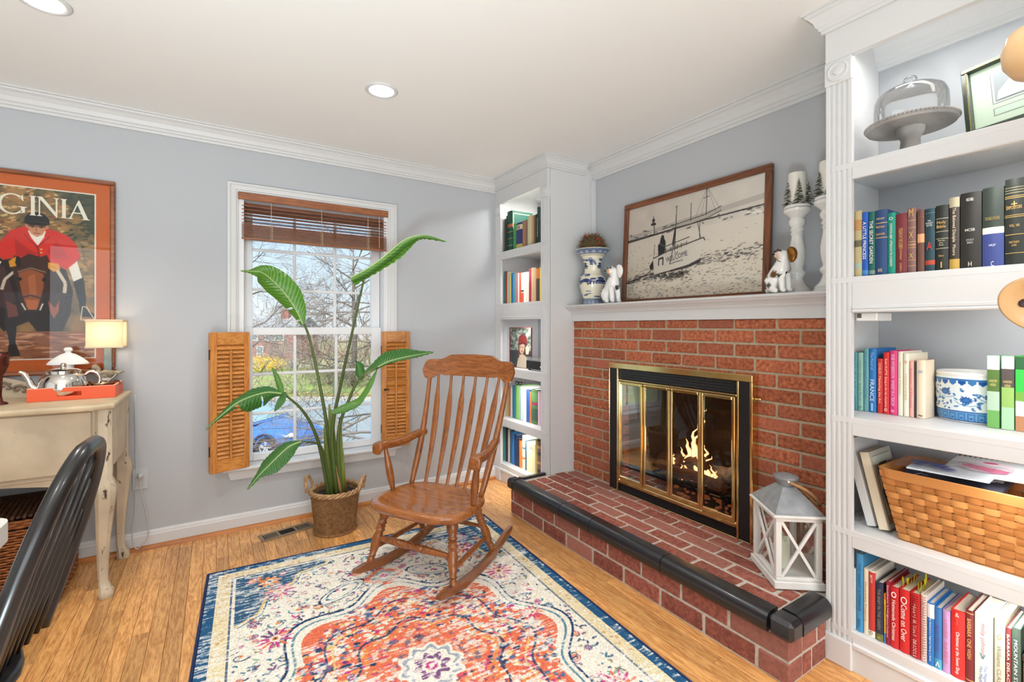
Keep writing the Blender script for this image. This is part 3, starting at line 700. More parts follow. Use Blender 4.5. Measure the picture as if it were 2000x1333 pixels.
for i in range(40): m_.ball((2.42+random.uniform(-.12, .1), 1.72+random.uniform(-.22, .22), FZ0+.008), random.uniform(.008, .02), 6, 4, sc=(1, 1, .6))
o = m_.build('embers', mat('ember', rgb(90, 40, 24), .9, c2=rgb(40, 34, 32), nscale=40, emit=(1, .25, .05, 1), estr=.12)); o['kind'] = 'stuff'; tag(o, 'glowing embers and ash under the grate', 'embers')
fl = thing('fire', 'bright orange flames rising between the burning logs', 'fire', (2.40, 1.75, .36))
M_FL = bpy.data.materials.new('flame'); M_FL.use_nodes = True; t = M_FL.node_tree; t.nodes.clear()
o_ = t.nodes.new('ShaderNodeOutputMaterial'); em = t.nodes.new('ShaderNodeEmission'); trn = t.nodes.new('ShaderNodeBsdfTransparent'); mx = t.nodes.new('ShaderNodeMixShader')
lw = t.nodes.new('ShaderNodeLayerWeight'); lw.inputs[0].default_value = .35; rp = t.nodes.new('ShaderNodeValToRGB'); rp.color_ramp.elements[0].color = (1, .78, .36, 1); rp.color_ramp.elements[0].position = .08; rp.color_ramp.elements[1].color = (1, .22, .03, 1); rp.color_ramp.elements[1].position = .5
t.links.new(lw.outputs['Facing'], rp.inputs[0]); t.links.new(rp.outputs[0], em.inputs[0]); em.inputs[1].default_value = 1.9
r2 = t.nodes.new('ShaderNodeMapRange'); r2.inputs['From Min'].default_value = .25; r2.inputs['From Max'].default_value = .95; r2.inputs['To Min'].default_value = .12; t.links.new(lw.outputs['Facing'], r2.inputs[0])
t.links.new(r2.outputs[0], mx.inputs[0]); t.links.new(em.outputs[0], mx.inputs[1]); t.links.new(trn.outputs[0], mx.inputs[2]); t.links.new(mx.outputs[0], o_.inputs[0])
random.seed(21)
for (x, y, z, h, r, bend) in ((2.40, 1.800, .37, .20, .032, .02), (2.41, 1.755, .38, .26, .030, -.03), (2.38, 1.72, .37, .17, .026, .015), (2.40, 1.84, .38, .13, .024, .02), (2.43, 1.78, .44, .22, .02, -.02), (2.38, 1.66, .36, .15, .022, -.03), (2.37, 1.62, .36, .10, .016, .02), (2.36, 1.88, .40, .07, .014, 0), (2.42, 1.70, .44, .12, .014, .02), (2.33, 1.79, .34, .09, .018, .01), (2.34, 1.58, .37, .08, .012, 0), (2.45, 1.735, .66, .10, .008, -.02)):
    q = MB(); n = 9; pts = [(x+.006*math.sin(i*1.7), y+bend*math.sin(i*.9)*i/n+.006*math.sin(i*2.1), z+h*i/n) for i in range(n+1)]
    rad = [r*v for v in (.35, .8, 1, .95, .82, .68, .5, .36, .2, .03)]; q.tube(pts, rad, 9, flat=.7); q.build('flame', M_FL, fl, smooth=True)
# ================================================================== ROCKING CHAIR
CC = Vector((.95, 2.24, 0)); CF = Vector((-.857, -.515, 0)).normalized(); CS = Vector((CF.y, -CF.x, 0)); RUGZ = .012
ch = thing('rocking_chair', 'oak rocking chair with arrow-shaped back slats and turned legs on the rug', 'rocking chair', CC)
def cp(f, s, z): p = CC+CF*f+CS*s; return (p.x, p.y, z)
def cm(m_): m_.v = [cp(*p) for p in m_.v]; return m_
def ctube(path, r, n=10, flat=1.0, up=None, m_=None):
    q = m_ or MB(); q.tube([Vector(p) for p in path], r, n, flat=flat, up=up); return q
# seat: shaped slab, in (f,s)
def seat_outline(k=1.0, n=48):
    pts = []
    for i in range(n):
        t = 2*math.pi*i/n; c, s = math.cos(t), math.sin(t)
        f = .222*(abs(c)**.62)*(1 if c > 0 else -1); w_ = .272+.012*(f/.2); sd = w_*(abs(s)**.62)*(1 if s > 0 else -1)
        if c < 0: f *= .95
        pts.append(((f*k)+.035, sd*k))
    return pts
q = MB(); rings = []
zs = [(.90, .336), (.965, .340), (.995, .352), (1.0, .364), (.99, .374), (.96, .379), (.85, .3795), (.62, .368), (.35, .361), (.02, .360)]
for k, z in zs:
    o = len(q.v)
    for (f, s) in seat_outline(k): q.v.append((f, s, z+.008*max(0, f-.12)/.12*(k > .5)))
    rings.append(o)
n = 48
for a, b in zip(rings[:-1], rings[1:]):
    for i in range(n): q.f.append((a+i, a+(i+1) % n, b+(i+1) % n, b+i)); q.mi.append(0)
q.f.append(tuple(rings[0]+i for i in range(n))[::-1]); q.mi.append(0); q.f.append(tuple(rings[-1]+i for i in range(n))); q.mi.append(0)
cm(q).build('seat', M_CHAIRX, ch, auto=50)
LEGP = [(0, .017), (.06, .019), (.10, .013), (.12, .020), (.135, .015), (.30, .024), (.40, .0245), (.47, .021), (.53, .019), (.56, .0255), (.60, .0195), (.63, .0235), (.655, .0175), (.68, .024), (.71, .0205), (.73, .017), (.80, .026), (.88, .0285), (.95, .022), (1, .017)]
FLp = [(.197, .248), (.197, -.248)]; RLp = [(-.205, .225), (-.205, -.225)]
tops = [(.125, .195), (.125, -.195)], [(-.09, .185), (-.09, -.185)]
def rockz(f): return RUGZ+1.05-math.sqrt(1.05**2-(f+.02)**2)
for (bs, ts) in ((FLp, tops[0]), (RLp, tops[1])):
    for (bf, b_s), (tf, t_s) in zip(bs, ts):
        q = MB(); a = cp(bf, b_s, rockz(bf)+.036); b = cp(tf, t_s, .345)
        prof = LEGP if bf > 0 else [(t_, r_*.9) for t_, r_ in LEGP]
        q.turned(a, b, prof, 16); q.build('leg', M_CHAIR, ch, auto=60)
for s in (.238, -.238):
    q = MB(); nn = 22; vs = []
    for i in range(nn):
        f = .305-.72*i/(nn-1); zb = rockz(f); sl = s+(.006 if s > 0 else -.006)*(f/.3)
        hh = .040 if 1 < i < nn-2 else (.030 if i in (1, nn-2) else .020)
        for ds, z in ((-.013, zb), (.013, zb), (.015, zb+hh*.5), (.011, zb+hh), (-.011, zb+hh), (-.015, zb+hh*.5)): vs.append((f, sl+ds, z))
    fs = [(i*6+j, i*6+(j+1) % 6, (i+1)*6+(j+1) % 6, (i+1)*6+j) for i in range(nn-1) for j in range(6)]+[tuple(range(6)), tuple((nn-1)*6+j for j in range(6))]
    q.add(vs, fs); cm(q).build('rocker', wood('chair_rocker', rgb(108, 60, 26), rgb(148, 88, 42), axis=0, scale=28, rough=.28, coat=.4, ring=3, island=.03, turn=-211), ch, auto=40)
def leg_at(b, t, z, zb): k = (z-zb)/(.345-zb); return (b[0]+(t[0]-b[0])*k, b[1]+(t[1]-b[1])*k, z)
zf = rockz(.197)+.036; zr = rockz(-.205)+.036
ST = [(0, .009), (.10, .014), (.28, .018), (.33, .0195), (.345, .014), (.36, .020), (.38, .015), (.40, .020), (.42, .0155), (.44, .018), (.48, .0135), (.50, .0135), (.52, .018), (.55, .0155), (.57, .020), (.59, .015), (.61, .020), (.63, .014), (.645, .0195), (.68, .018), (.9, .013), (1, .009)]
q = MB(); q.turned(cp(*leg_at(FLp[0], tops[0][0], .185, zf)), cp(*leg_at(FLp[1], tops[0][1], .185, zf)), ST, 14); q.build('stretcher', M_CHAIR, ch, auto=60)
SP = [(0, .008), (.3, .013), (.5, .014), (.7, .013), (1, .008)]
q = MB(); q.turned(cp(*leg_at(RLp[0], tops[1][0], .20, zr)), cp(*leg_at(RLp[1], tops[1][1], .20, zr)), SP, 10); q.build('stretcher', M_CHAIR, ch, auto=60)
for i in (0, 1):
    q = MB(); q.turned(cp(*leg_at(FLp[i], tops[0][i], .135, zf)), cp(*leg_at(RLp[i], tops[1][i], .145, zr)), SP, 10); q.build('stretcher', M_CHAIR, ch, auto=60)
# back: curved crest, two posts, six arrow slats
def crest_c(s): return -.305+.045*(1-(s/.30)**2)*-1     # bowed backwards in the middle
def backline(f0, s0, f1, s1, z1, t): # gentle S recline
    return (f0+(f1-f0)*t-.022*math.sin(math.pi*t), s0+(s1-s0)*t, .372+(z1-.372)*t)
q = MB(); NS = 40; vs = []; prof_top = []; prof_bot = []
for i in range(NS+1):
    s = -.305+.61*i/NS; a = abs(s)
    top = 1.083-.004*(a/.14)**2 if a < .13 else (1.079-.028*(1-math.cos(math.pi*min(1, (a-.13)/.075)))/2 if a < .205 else 1.051-.0*(a-.2))
    bot = .962
    if a > .215: bot = .962-.026*math.sin(math.pi/2*min(1, (a-.215)/.04))
    if a > .265:
        k = (a-.265)/.04; ctr = .990; hr_t = top-ctr; hr_b = ctr-bot; kk = math.sqrt(max(0, 1-k*k)); top = ctr+hr_t*kk*1.0; bot = ctr-hr_b*kk
    if a < .17: bot = .958
    f = crest_c(s)
    for d, z in ((.011, bot), (.011, top), (-.011, top), (-.011, bot)): vs.append((f+d-(z-.95)*.22, s, z))
fs = [(i*4+j, i*4+(j+1) % 4, (i+1)*4+(j+1) % 4, (i+1)*4+j) for i in range(NS) for j in range(4)]+[(0, 1, 2, 3), (NS*4+3, NS*4+2, NS*4+1, NS*4)]
q.add(vs, fs); cm(q).build('crest_rail', wood('chair_crest', rgb(116, 64, 28), rgb(160, 96, 46), axis=0, scale=26, rough=.26, coat=.45, ring=4, island=.02, turn=-121), ch, auto=35)
for s0, s1 in ((.222, .262), (-.222, -.262)):
    pts = [backline(-.092, s0, crest_c(s1)-.002, s1, .955, i/16) for i in range(17)]
    rad = lerp_list([.0125, .0165, .0185, .0185, .017, .0155, .014, .013, .012], 17); cm(ctube(pts, rad, 12)).build('post', M_CHAIR, ch, smooth=True)
for i in range(6):
    k = (i-2.5)/2.5; s0, s1 = .150*k, .205*k; f0 = -.155+.035*k*k; pts = [backline(f0, s0, crest_c(s1), s1, .972, j/20) for j in range(21)]
    wd = lerp_list([.009, .0095, .011, .0125, .014, .0155, .017, .018, .0188, .0195, .020, .0195, .0175, .012, .0085, .008, .008], 21)
    m_ = MB(); vs = []
    for (f, s, z), w_ in zip(pts, wd):
        th = min(.0085, w_)
        for a_ in range(8):
            t_ = 2*math.pi*a_/8+math.pi/8; vs.append((f+th*math.cos(t_)*.9, s+w_*math.sin(t_), z))
    m_.add(vs, [(a*8+b, a*8+(b+1) % 8, (a+1)*8+(b+1) % 8, (a+1)*8+b) for a in range(20) for b in range(8)]+[tuple(range(8)), tuple(160+b for b in range(8))])
    cm(m_).build('back_slat', M_CHAIR, ch, auto=50)
for sg in (1, -1):
    path = bez([(-.236, .238*sg, .638), (-.18, .252*sg, .632), (-.08, .272*sg, .612), (.0, .285*sg, .612), (.055, .293*sg, .618), (.085, .297*sg, .612), (.10, .298*sg, .598)], 5)
    vs = []; k = len(path); m_ = MB()
    for i, p in enumerate(path):
        t_ = i/(k-1); w_ = float(np.interp(t_, [0, .15, .5, .75, .88, .96, 1], [.020, .021, .024, .029, .032, .030, .012])); h_ = float(np.interp(t_, [0, .5, .8, .93, 1], [.018, .020, .024, .030, .020]))
        for a_ in range(12):
            u = 2*math.pi*a_/12; cu, su = math.cos(u), math.sin(u)
            vs.append((p.x, p.y+w_*(abs(cu)**.6)*(1 if cu > 0 else -1), p.z+h_*(abs(su)**.6)*(1 if su > 0 else -1)))
    m_.add(vs, [(a*12+b, a*12+(b+1) % 12, (a+1)*12+(b+1) % 12, (a+1)*12+b) for a in range(k-1) for b in range(12)]+[tuple(range(12)), tuple((k-1)*12+b for b in range(12))])
    cm(m_).build('armrest', wood('chair_arm', rgb(116, 64, 28), rgb(158, 94, 44), axis=0, scale=28, rough=.26, coat=.45, ring=6, island=.03, turn=-211), ch, smooth=True)
    q = MB(); q.turned(cp(.025, .247*sg, .368), cp(.045, .285*sg, .605), [(0, .011), (.12, .014), (.3, .0185), (.45, .020), (.6, .0185), (.8, .014), (.92, .0115), (1, .011)], 12); q.build('arm_post', M_CHAIR, ch, smooth=True)

# ================================================================== RUG
RW_, RL_ = 1.52, 2.30; RA = math.radians(-3.1); RO = Vector((-.030, 2.778, 0)); RU = Vector((math.cos(RA), math.sin(RA), 0)); RV = Vector((math.sin(RA), -math.cos(RA), 0))
def rug_canvas(w=380, h=575):
    S_ = w/RW_; rnd = random.Random(3); global random_
    CR, NV, TL_, PK, OR, CO, YL, PU, GR = (240, 232, 216), (36, 62, 100), (58, 112, 138), (196, 66, 128), (230, 138, 76), (228, 116, 86), (232, 196, 130), (112, 70, 118), (150, 170, 150)
    c = Canvas(w, h, CR); P = lambda m: m*S_
    def motif(x, y, r, k):
        a0 = rnd.uniform(0, 6.28); kind = k % 5
        if kind == 0:   # flower
            pc = rnd.choice([PK, CO, PU, OR, TL_]); npet = rnd.choice([6, 7, 8])
            for i in range(npet): a = a0+6.283*i/npet; c.ell(x+math.cos(a)*r*.62, y+math.sin(a)*r*.62, r*.40, r*.22, pc, .95, a)
            for i in range(npet): a = a0+6.283*(i+.5)/npet; c.ell(x+math.cos(a)*r*.9, y+math.sin(a)*r*.9, r*.13, r*.13, NV, .9)
            c.ell(x, y, r*.33, r*.33, CR); c.ell(x, y, r*.2, r*.2, rnd.choice([NV, OR, PU]))
        elif kind == 1: # scroll
            col = rnd.choice([NV, NV, TL_]); sg = rnd.choice([-1, 1]); pts = [(x+r*1.5*(1-t_)*math.cos(a0+sg*t_*6), y+r*1.2*(1-t_)*math.sin(a0+sg*t_*6)) for t_ in np.linspace(0, .9, 16)]
            c.line(pts, max(1.2, r*.22), col, .95); c.ell(*pts[-1], r*.3, r*.25, rnd.choice([PK, OR, YL]))
        elif kind == 2: # leaf pair
            col = rnd.choice([NV, TL_, PU, PK, GR])
            for d in (-.6, .6): c.ell(x+r*.5*math.cos(a0+d), y+r*.5*math.sin(a0+d), r*.65, r*.2, col, .9, a0+d)
        elif kind == 3: # palmette
            for kk, col in ((1.0, rnd.choice([PK, CO])), (.72, CR), (.55, rnd.choice([OR, PU, NV])), (.28, YL)): c.ell(x, y, r*.9*kk, r*.65*kk, col, .95, a0)
        else:
            for i in range(4): c.ell(x+rnd.uniform(-r, r), y+rnd.uniform(-r, r), r*.28, r*.2, rnd.choice([NV, TL_, PK, YL, OR]), .9, rnd.uniform(0, 3))
    # borders
    b0, b1, b2 = P(.048), P(.105), P(.125)
    # field scatter
    k = 0
    for yy in np.arange(P(.17), h-P(.17), P(.050)):
        for xx in np.arange(P(.17), w-P(.17), P(.050)):
            motif(xx+rnd.uniform(-8, 8), yy+rnd.uniform(-8, 8), P(rnd.uniform(.011, .028)), rnd.choice([0, 1, 1, 2, 2, 3, 4])); k += 1
    for i in range(1700):
        x, y = rnd.uniform(b2, w-b2), rnd.uniform(b2, h-b2); a = rnd.uniform(0, 3.1); L = P(rnd.uniform(.005, .02)); c.line([(x, y), (x+L*math.cos(a), y+L*.6*math.sin(a)), (x+L*1.4*math.cos(a+.5), y+L*math.sin(a+.5))], 1.9, rnd.choice([NV, TL_, NV, PU, TL_, (120, 120, 90)]), .9)
    # corner quarter fields in navy with teal and pink
    for sx in (0, 1):
        for sy in (0, 1):
            fx = lambda v: (w-v) if sx else v; fy = lambda v: (h-v) if sy else v
            pts = [(fx(b2), fy(b2)), (fx(b2+P(.42)), fy(b2)), (fx(b2+P(.40)), fy(b2+P(.05))), (fx(b2+P(.27)), fy(b2+P(.08))), (fx(b2+P(.24)), fy(b2+P(.16))), (fx(b2+P(.13)), fy(b2+P(.20))), (fx(b2+P(.09)), fy(b2+P(.36))), (fx(b2), fy(b2+P(.42)))]
            c.poly(pts, (40, 82, 118), .92); c.line(pts[1:]+[], P(.012), YL, .9); c.line([(p[0]+(3 if not sx else -3), p[1]+(3 if not sy else -3)) for p in pts[1:]], 1.5, TL_, .9)
            for i in range(10):
                x, y = b2+P(rnd.uniform(.02, .22)), b2+P(rnd.uniform(.02, .22))
                motif(fx(x), fy(y), P(rnd.uniform(.015, .03)), rnd.choice([0, 3, 4, 1]))
            motif(fx(b2+P(.14)), fy(b2+P(.10)), P(.05), 0)
    # large centre medallion
    cx, cy = w/2, h*.497
    def blob(rx, ry, col, al=1.0, lob=8, amp=.09): c.poly([(cx+rx*math.cos(t_)*(1+amp*math.cos(lob*t_)), cy+ry*math.sin(t_)*(1+amp*math.cos(lob*t_))) for t_ in np.linspace(0, 6.283, 120, endpoint=False)], col, al)
    blob(P(.56), P(.62), NV); blob(P(.55), P(.605), CR); blob(P(.53), P(.58), TL_, .8); blob(P(.52), P(.57), CR); blob(P(.49), P(.535), CO)
    for i in range(3000):
        a, rr = rnd.uniform(0, 6.283), math.sqrt(rnd.random()); x, y = cx+P(.47)*rr*math.cos(a), cy+P(.52)*rr*math.sin(a)
        col = rnd.choice([CR, CR, CR, NV, PU, PK, OR, YL, (214, 210, 206), (80, 110, 150), CO, CO]) if y < cy+P(.1) or rnd.random() < .7 else rnd.choice([CR, OR, CO]); r = P(rnd.uniform(.004, .012)); c.ell(x, y, r*rnd.uniform(.8, 2.0), r, col, .92, rnd.uniform(-.5, .5), 9)
    for rr, col, wd in ((.40, NV, 2.2), (.37, YL, 2), (.27, NV, 2.4), (.245, OR, 3.5)):
        pts = [(cx+P(rr)*math.cos(t_)*(1+.08*math.cos(8*t_)), cy+P(rr*1.08)*math.sin(t_)*(1+.08*math.cos(8*t_))) for t_ in np.linspace(0, 6.2832, 90)]; c.line(pts, wd, col, .85)
    blob(P(.215), P(.23), CO, .35); blob(P(.115), P(.12), CR, 1, 10, .1); blob(P(.10), P(.104), (140, 150, 170), .8, 10, .12); blob(P(.085), P(.09), CR, 1, 10); blob(P(.06), P(.062), PU, .9, 8, .2); blob(P(.035), P(.036), CR); blob(P(.022), P(.022), PK); blob(P(.01), P(.01), CR)
    # paisley cartouches beside the medallion
    for ox, oy, rot in ((-.20, -.66, -.5), (.22, -.65, .5), (-.20, .66, .5), (.22, .65, -.5)):
        x, y = cx+P(ox), cy+P(oy)
        for kk, col in ((1, NV), (.9, CR), (.72, TL_), (.62, CR)): c.ell(x, y, P(.125)*kk, P(.052)*kk, col, 1, rot)
        for i in range(6): c.ell(x+rnd.uniform(-12, 12), y+rnd.uniform(-5, 5), 2.2, 1.6, rnd.choice([NV, PU, PK]))
    for sg in (-1, 1):
        for kk, col in ((1, CO), (.70, (150, 160, 160)), (.45, (190, 190, 180)), (.2, PK)):
            c.poly([(cx+P(.085)*kk*math.cos(t_)*(1+.14*math.cos(4*t_)), cy+sg*P(.70)+P(.075)*kk*math.sin(t_)*(1+.14*math.cos(4*t_))) for t_ in np.linspace(0, 6.283, 40, endpoint=False)], col)
    for x, y, r in ((.30, .34, .075), (1.22, .36, .07), (.27, .70, .07), (1.28, .68, .075), (1.25, 1.05, .05), (.24, 1.15, .06), (1.30, 1.55, .07), (.25, 1.6, .07)):
        X, Y = P(x), P(y)
        for i in range(13):
            a = -2.9+5.8*i/12; c.ell(X+P(r)*.62*math.cos(a), Y+P(r)*.62*math.sin(a), P(r)*.38, P(r)*.085, rnd.choice([PK, PK, CO, PU]), .95, a)
        c.ell(X, Y, P(r)*.3, P(r)*.3, CR); c.ell(X, Y, P(r)*.18, P(r)*.18, OR); c.ell(X, Y, P(r)*.08, P(r)*.08, NV)
    # border bands last
    for (x0, y0, x1, y1) in ((0, 0, w, b0), (0, h-b0, w, h), (0, 0, b0, h), (w-b0, 0, w, h)): c.rect(x0, y0, x1, y1, (46, 92, 132))
    for (x0, y0, x1, y1) in ((b0, b0, w-b0, b1), (b0, h-b1, w-b0, h-b0), (b0, b0, b1, h-b0), (w-b1, b0, w-b0, h-b0)): c.rect(x0, y0, x1, y1, (232, 216, 178))
    for (x0, y0, x1, y1) in ((b1, b1, w-b1, b2-3), (b1, h-b2+3, w-b1, h-b1), (b1, b1, b2-3, h-b1), (w-b2+3, b1, w-b1, h-b1)): c.rect(x0, y0, x1, y1, (54, 78, 110), .8)
    for i in range(420):
        d = rnd.uniform(b0+2, b1-2); t_ = rnd.random(); x, y = rnd.choice([(t_*w, d), (t_*w, h-d), (d, t_*h), (w-d, t_*h)]); c.ell(x, y, 2.4, 1.5, rnd.choice([(222, 180, 120), (240, 236, 222), (206, 160, 110)]), .8, rnd.uniform(0, 3), 7)
    # worn, streaky pile: cream shows through along the weft
    n1 = vnoise(h, w, 3.0, 1)*.5+vnoise(h, w, 9, 2)*.5; streak = np.repeat(vnoise(h, max(2, w//5+2), 1.6, 3), 5, axis=1)[:, :w]; big = vnoise(h, w, 60, 4)
    wear = np.clip((streak*.62+n1*.40+big*.35-.72)*4.4, 0, .82)[..., None]
    c.a = c.a*(1-wear)+np.array((242, 236, 226))*wear
    c.a *= (.90+.20*RNG.random((h, w)))[..., None]
    e = 2; NB = np.array((28, 46, 78)); c.a[:e] = NB; c.a[-e:] = NB; c.a[:, :e] = NB; c.a[:, -e:] = NB
    return c
rc = rug_canvas(); jit = RNG.random((rc.h+1)*(rc.w+1))*.0022
def rug_fn(U, V):
    p = np.array(RO)[None]+U[:, None]*np.array(RU)*RW_+V[:, None]*np.array(RV)*RL_; p[:, 2] = RUGZ-.002+jit; return p
rug = thing('area_rug', 'distressed floral area rug in cream, navy, pink and orange under the rocking chair', 'rug', (RO.x, RO.y, 0))
grid_print('pile', rc, rug_fn, painted('rug_pile', .95, .1), rug, smooth=False)
b = MB(); cs = [RO, RO+RU*RW_, RO+RU*RW_+RV*RL_, RO+RV*RL_]; b.add([(p.x, p.y, .0012) for p in cs]+[(p.x, p.y, .0095) for p in cs], [(0, 1, 2, 3)]+[(i, (i+1) % 4, 4+(i+1) % 4, 4+i) for i in range(4)]+[(4, 5, 6, 7)]); b.build('backing', mat('rug_backing', rgb(40, 52, 86), .95), rug)
b = MB()
for i in range(4): b.tube([tuple(cs[i][:2])+(.0072,), tuple(cs[(i+1) % 4][:2])+(.0072,)], .006, 6)
b.build('binding', mat('rug_binding', rgb(30, 46, 92), .9), rug)

# ================================================================== FLOOR REGISTER
v0, v1, v2, v3 = [Vector(p) for p in ((.228, 3.143, 0), (.504, 3.226, 0), (.517, 3.084, 0), (.249, 3.036, 0))]
fr = thing('floor_register', 'brown metal floor vent register set in the oak floor below the window', 'vent', (.37, 3.12, 0))
M_REG = mat('register_metal', rgb(150, 132, 110), .45, .5); M_REGD = mat('register_dark', rgb(38, 30, 26), .8)
VA = Vector((.292, .06, 0)); VO = Vector((.232, 3.045, 0)); VB = Vector((-.02, .10, 0)); vl = VA.length
def rp_(u, v, z): return tuple(VO+VA*u+VB*v+Vector((0, 0, z)))
def rbox(u0, u1, a, b_, z0, z1): q = MB(); q.box(u0, u1, a, b_, z0, z1); q.v = [rp_(*p) for p in q.v]; return q
rbox(.02, .98, .05, .95, .0003, .0015).build('damper', M_REGD, fr)
for args in ((0, 1, 0, .18), (0, 1, .82, 1), (0, .06, .18, .82), (.94, 1, .18, .82), (.31, .36, .18, .82), (.64, .69, .18, .82)): rbox(*args, .0004, .005).build('frame', M_REG, fr)
for i in range(7): rbox(.085+.032*i, .099+.032*i, .18, .82, .001, .0045).build('louver', M_REG, fr); rbox(.715+.032*i, .729+.032*i, .18, .82, .001, .0045).build('louver', M_REG, fr)
for i in range(6): rbox(.36, .64, .22+.10*i, .27+.10*i, .001, .004).build('louver', M_REGD, fr)

# ================================================================== PLANT BASKET
PC = Vector((.625, 3.01, 0))
M_WICK = mat('wicker', rgb(172, 128, 80), .7, c2=rgb(118, 80, 46), nscale=60)
M_WICKL = mat('wicker_rim', rgb(196, 160, 116), .65, c2=rgb(150, 108, 68), nscale=40)
pb = thing('plant_basket', 'round woven wicker basket with two looped handles holding the tall plant', 'basket', PC)
def rb(z): return .113+(.140-.113)*min(1, z/.24)
nst = 44
for i in range(nst):
    a = 2*math.pi*i/nst; q = MB(); q.tube([(PC.x+(rb(z)-.003)*math.cos(a), PC.y+(rb(z)-.003)*math.sin(a), z) for z in (.006, .08, .16, .238)], .0028, 5); q.build('stake', M_WICK, pb)
q = MB(); rows = 52
for k in range(rows):
    z = .012+.222*k/(rows-1); pts = []
    for i in range(nst*2+1):
        a = math.pi*i/nst; r = rb(z)+.0030*math.cos(nst*a+(math.pi if k % 2 else 0)); pts.append((PC.x+r*math.cos(a), PC.y+r*math.sin(a), z))
    q.tube(pts, .0026, 4, cap=False)
q.build('weave', M_WICK, pb, kind='stuff')
q = MB(); q.lathe([(.09, .004), (.128, .004), (.128, .012), (.09, .012)], 36, PC); q.build('base', M_WICK, pb)
q = MB(); 
for k in range(3):
    pts = [(PC.x+(.142+.008*math.cos(9*a+2.1*k))*math.cos(a), PC.y+(.142+.008*math.cos(9*a+2.1*k))*math.sin(a), .246+.009*math.sin(9*a+2.1*k)) for a in np.linspace(0, 2*math.pi, 120)]; q.tube(pts, .0075, 6, cap=False)
q.build('rim', M_WICKL, pb, smooth=True)
for a in (math.radians(148), math.radians(-31)):
    ctr = Vector((PC.x+.142*math.cos(a), PC.y+.142*math.sin(a), .25)); tan = Vector((-math.sin(a), math.cos(a), 0)); outd = Vector((math.cos(a), math.sin(a), 0)); q = MB()
    for k in range(2): q.tube([ctr+tan*(.046*math.cos(t_))+outd*(.012+.02*math.sin(t_)+.006*math.cos(6*t_+3.14*k))+Vector((0, 0, .088*math.sin(t_)-.01)) for t_ in np.linspace(0, math.pi, 22)], .0065, 6)
    q.build('handle', M_WICKL, pb, smooth=True)
q = MB(); q.lathe([(.112, .02), (.130, .215), (.126, .216), (.05, .205), (.001, .203)], 30, PC, cap=False); q.build('soil', mat('potting_soil', rgb(52, 40, 32), .95, bump=1, bscale=60), pb)
# ================================================================== BIRD OF PARADISE
pl = thing('bird_of_paradise_plant', 'tall bird of paradise houseplant with large torn leaves in front of the window', 'plant', (PC.x, PC.y, .21))
M_STEM = mat('plant_stem', rgb(84, 104, 46), .5, c2=rgb(58, 70, 34), nscale=8, stretch=(1, 1, .2))
M_SHEATH = mat('plant_sheath', rgb(126, 138, 48), .5, c2=rgb(74, 92, 34), nscale=10, stretch=(1, 1, .15))
def leafmat(name, c1, c2, trn):
    m = bpy.data.materials.new(name); m.use_nodes = True; t = m.node_tree; b = t.nodes['Principled BSDF']; o = t.nodes['Material Output']
    at = t.nodes.new('ShaderNodeAttribute'); at.attribute_name = 'vein'; wv = t.nodes.new('ShaderNodeMath'); wv.operation = 'MULTIPLY'; wv.inputs[1].default_value = 26
    t.links.new(at.outputs['Fac'], wv.inputs[0]); sn = t.nodes.new('ShaderNodeMath'); sn.operation = 'SINE'; m3 = t.nodes.new('ShaderNodeMath'); m3.operation = 'MULTIPLY'; m3.inputs[1].default_value = 6.283
    t.links.new(wv.outputs[0], m3.inputs[0]); t.links.new(m3.outputs[0], sn.inputs[0])
    r = t.nodes.new('ShaderNodeValToRGB'); r.color_ramp.elements[0].position = .3; r.color_ramp.elements[1].position = .95; r.color_ramp.elements[0].color = c1; r.color_ramp.elements[1].color = c2
    mr = t.nodes.new('ShaderNodeMapRange'); mr.inputs['From Min'].default_value = -1; t.links.new(sn.outputs[0], mr.inputs[0]); t.links.new(mr.outputs[0], r.inputs[0]); t.links.new(r.outputs[0], b.inputs['Base Color'])
    b.inputs['Roughness'].default_value = .30; b.inputs['Coat Weight'].default_value = .35; b.inputs['Coat Roughness'].default_value = .2
    bp = t.nodes.new('ShaderNodeBump'); bp.inputs['Strength'].default_value = .25; bp.inputs['Distance'].default_value = .003; t.links.new(sn.outputs[0], bp.inputs['Height']); t.links.new(bp.outputs[0], b.inputs['Normal'])
    tl = t.nodes.new('ShaderNodeBsdfTranslucent'); tl.inputs[0].default_value = trn; ms = t.nodes.new('ShaderNodeMixShader'); ms.inputs[0].default_value = .38
    t.links.new(b.outputs[0], ms.inputs[1]); t.links.new(tl.outputs[0], ms.inputs[2]); t.links.new(ms.outputs[0], o.inputs[0]); return m
M_LEAF = leafmat('leaf_green', rgb(38, 98, 44), rgb(78, 138, 62), rgb(92, 150, 44))
M_LEAF2 = leafmat('leaf_bright', rgb(72, 128, 44), rgb(112, 162, 66), rgb(104, 160, 42))
M_RIB = mat('leaf_midrib', rgb(150, 176, 110), .45)
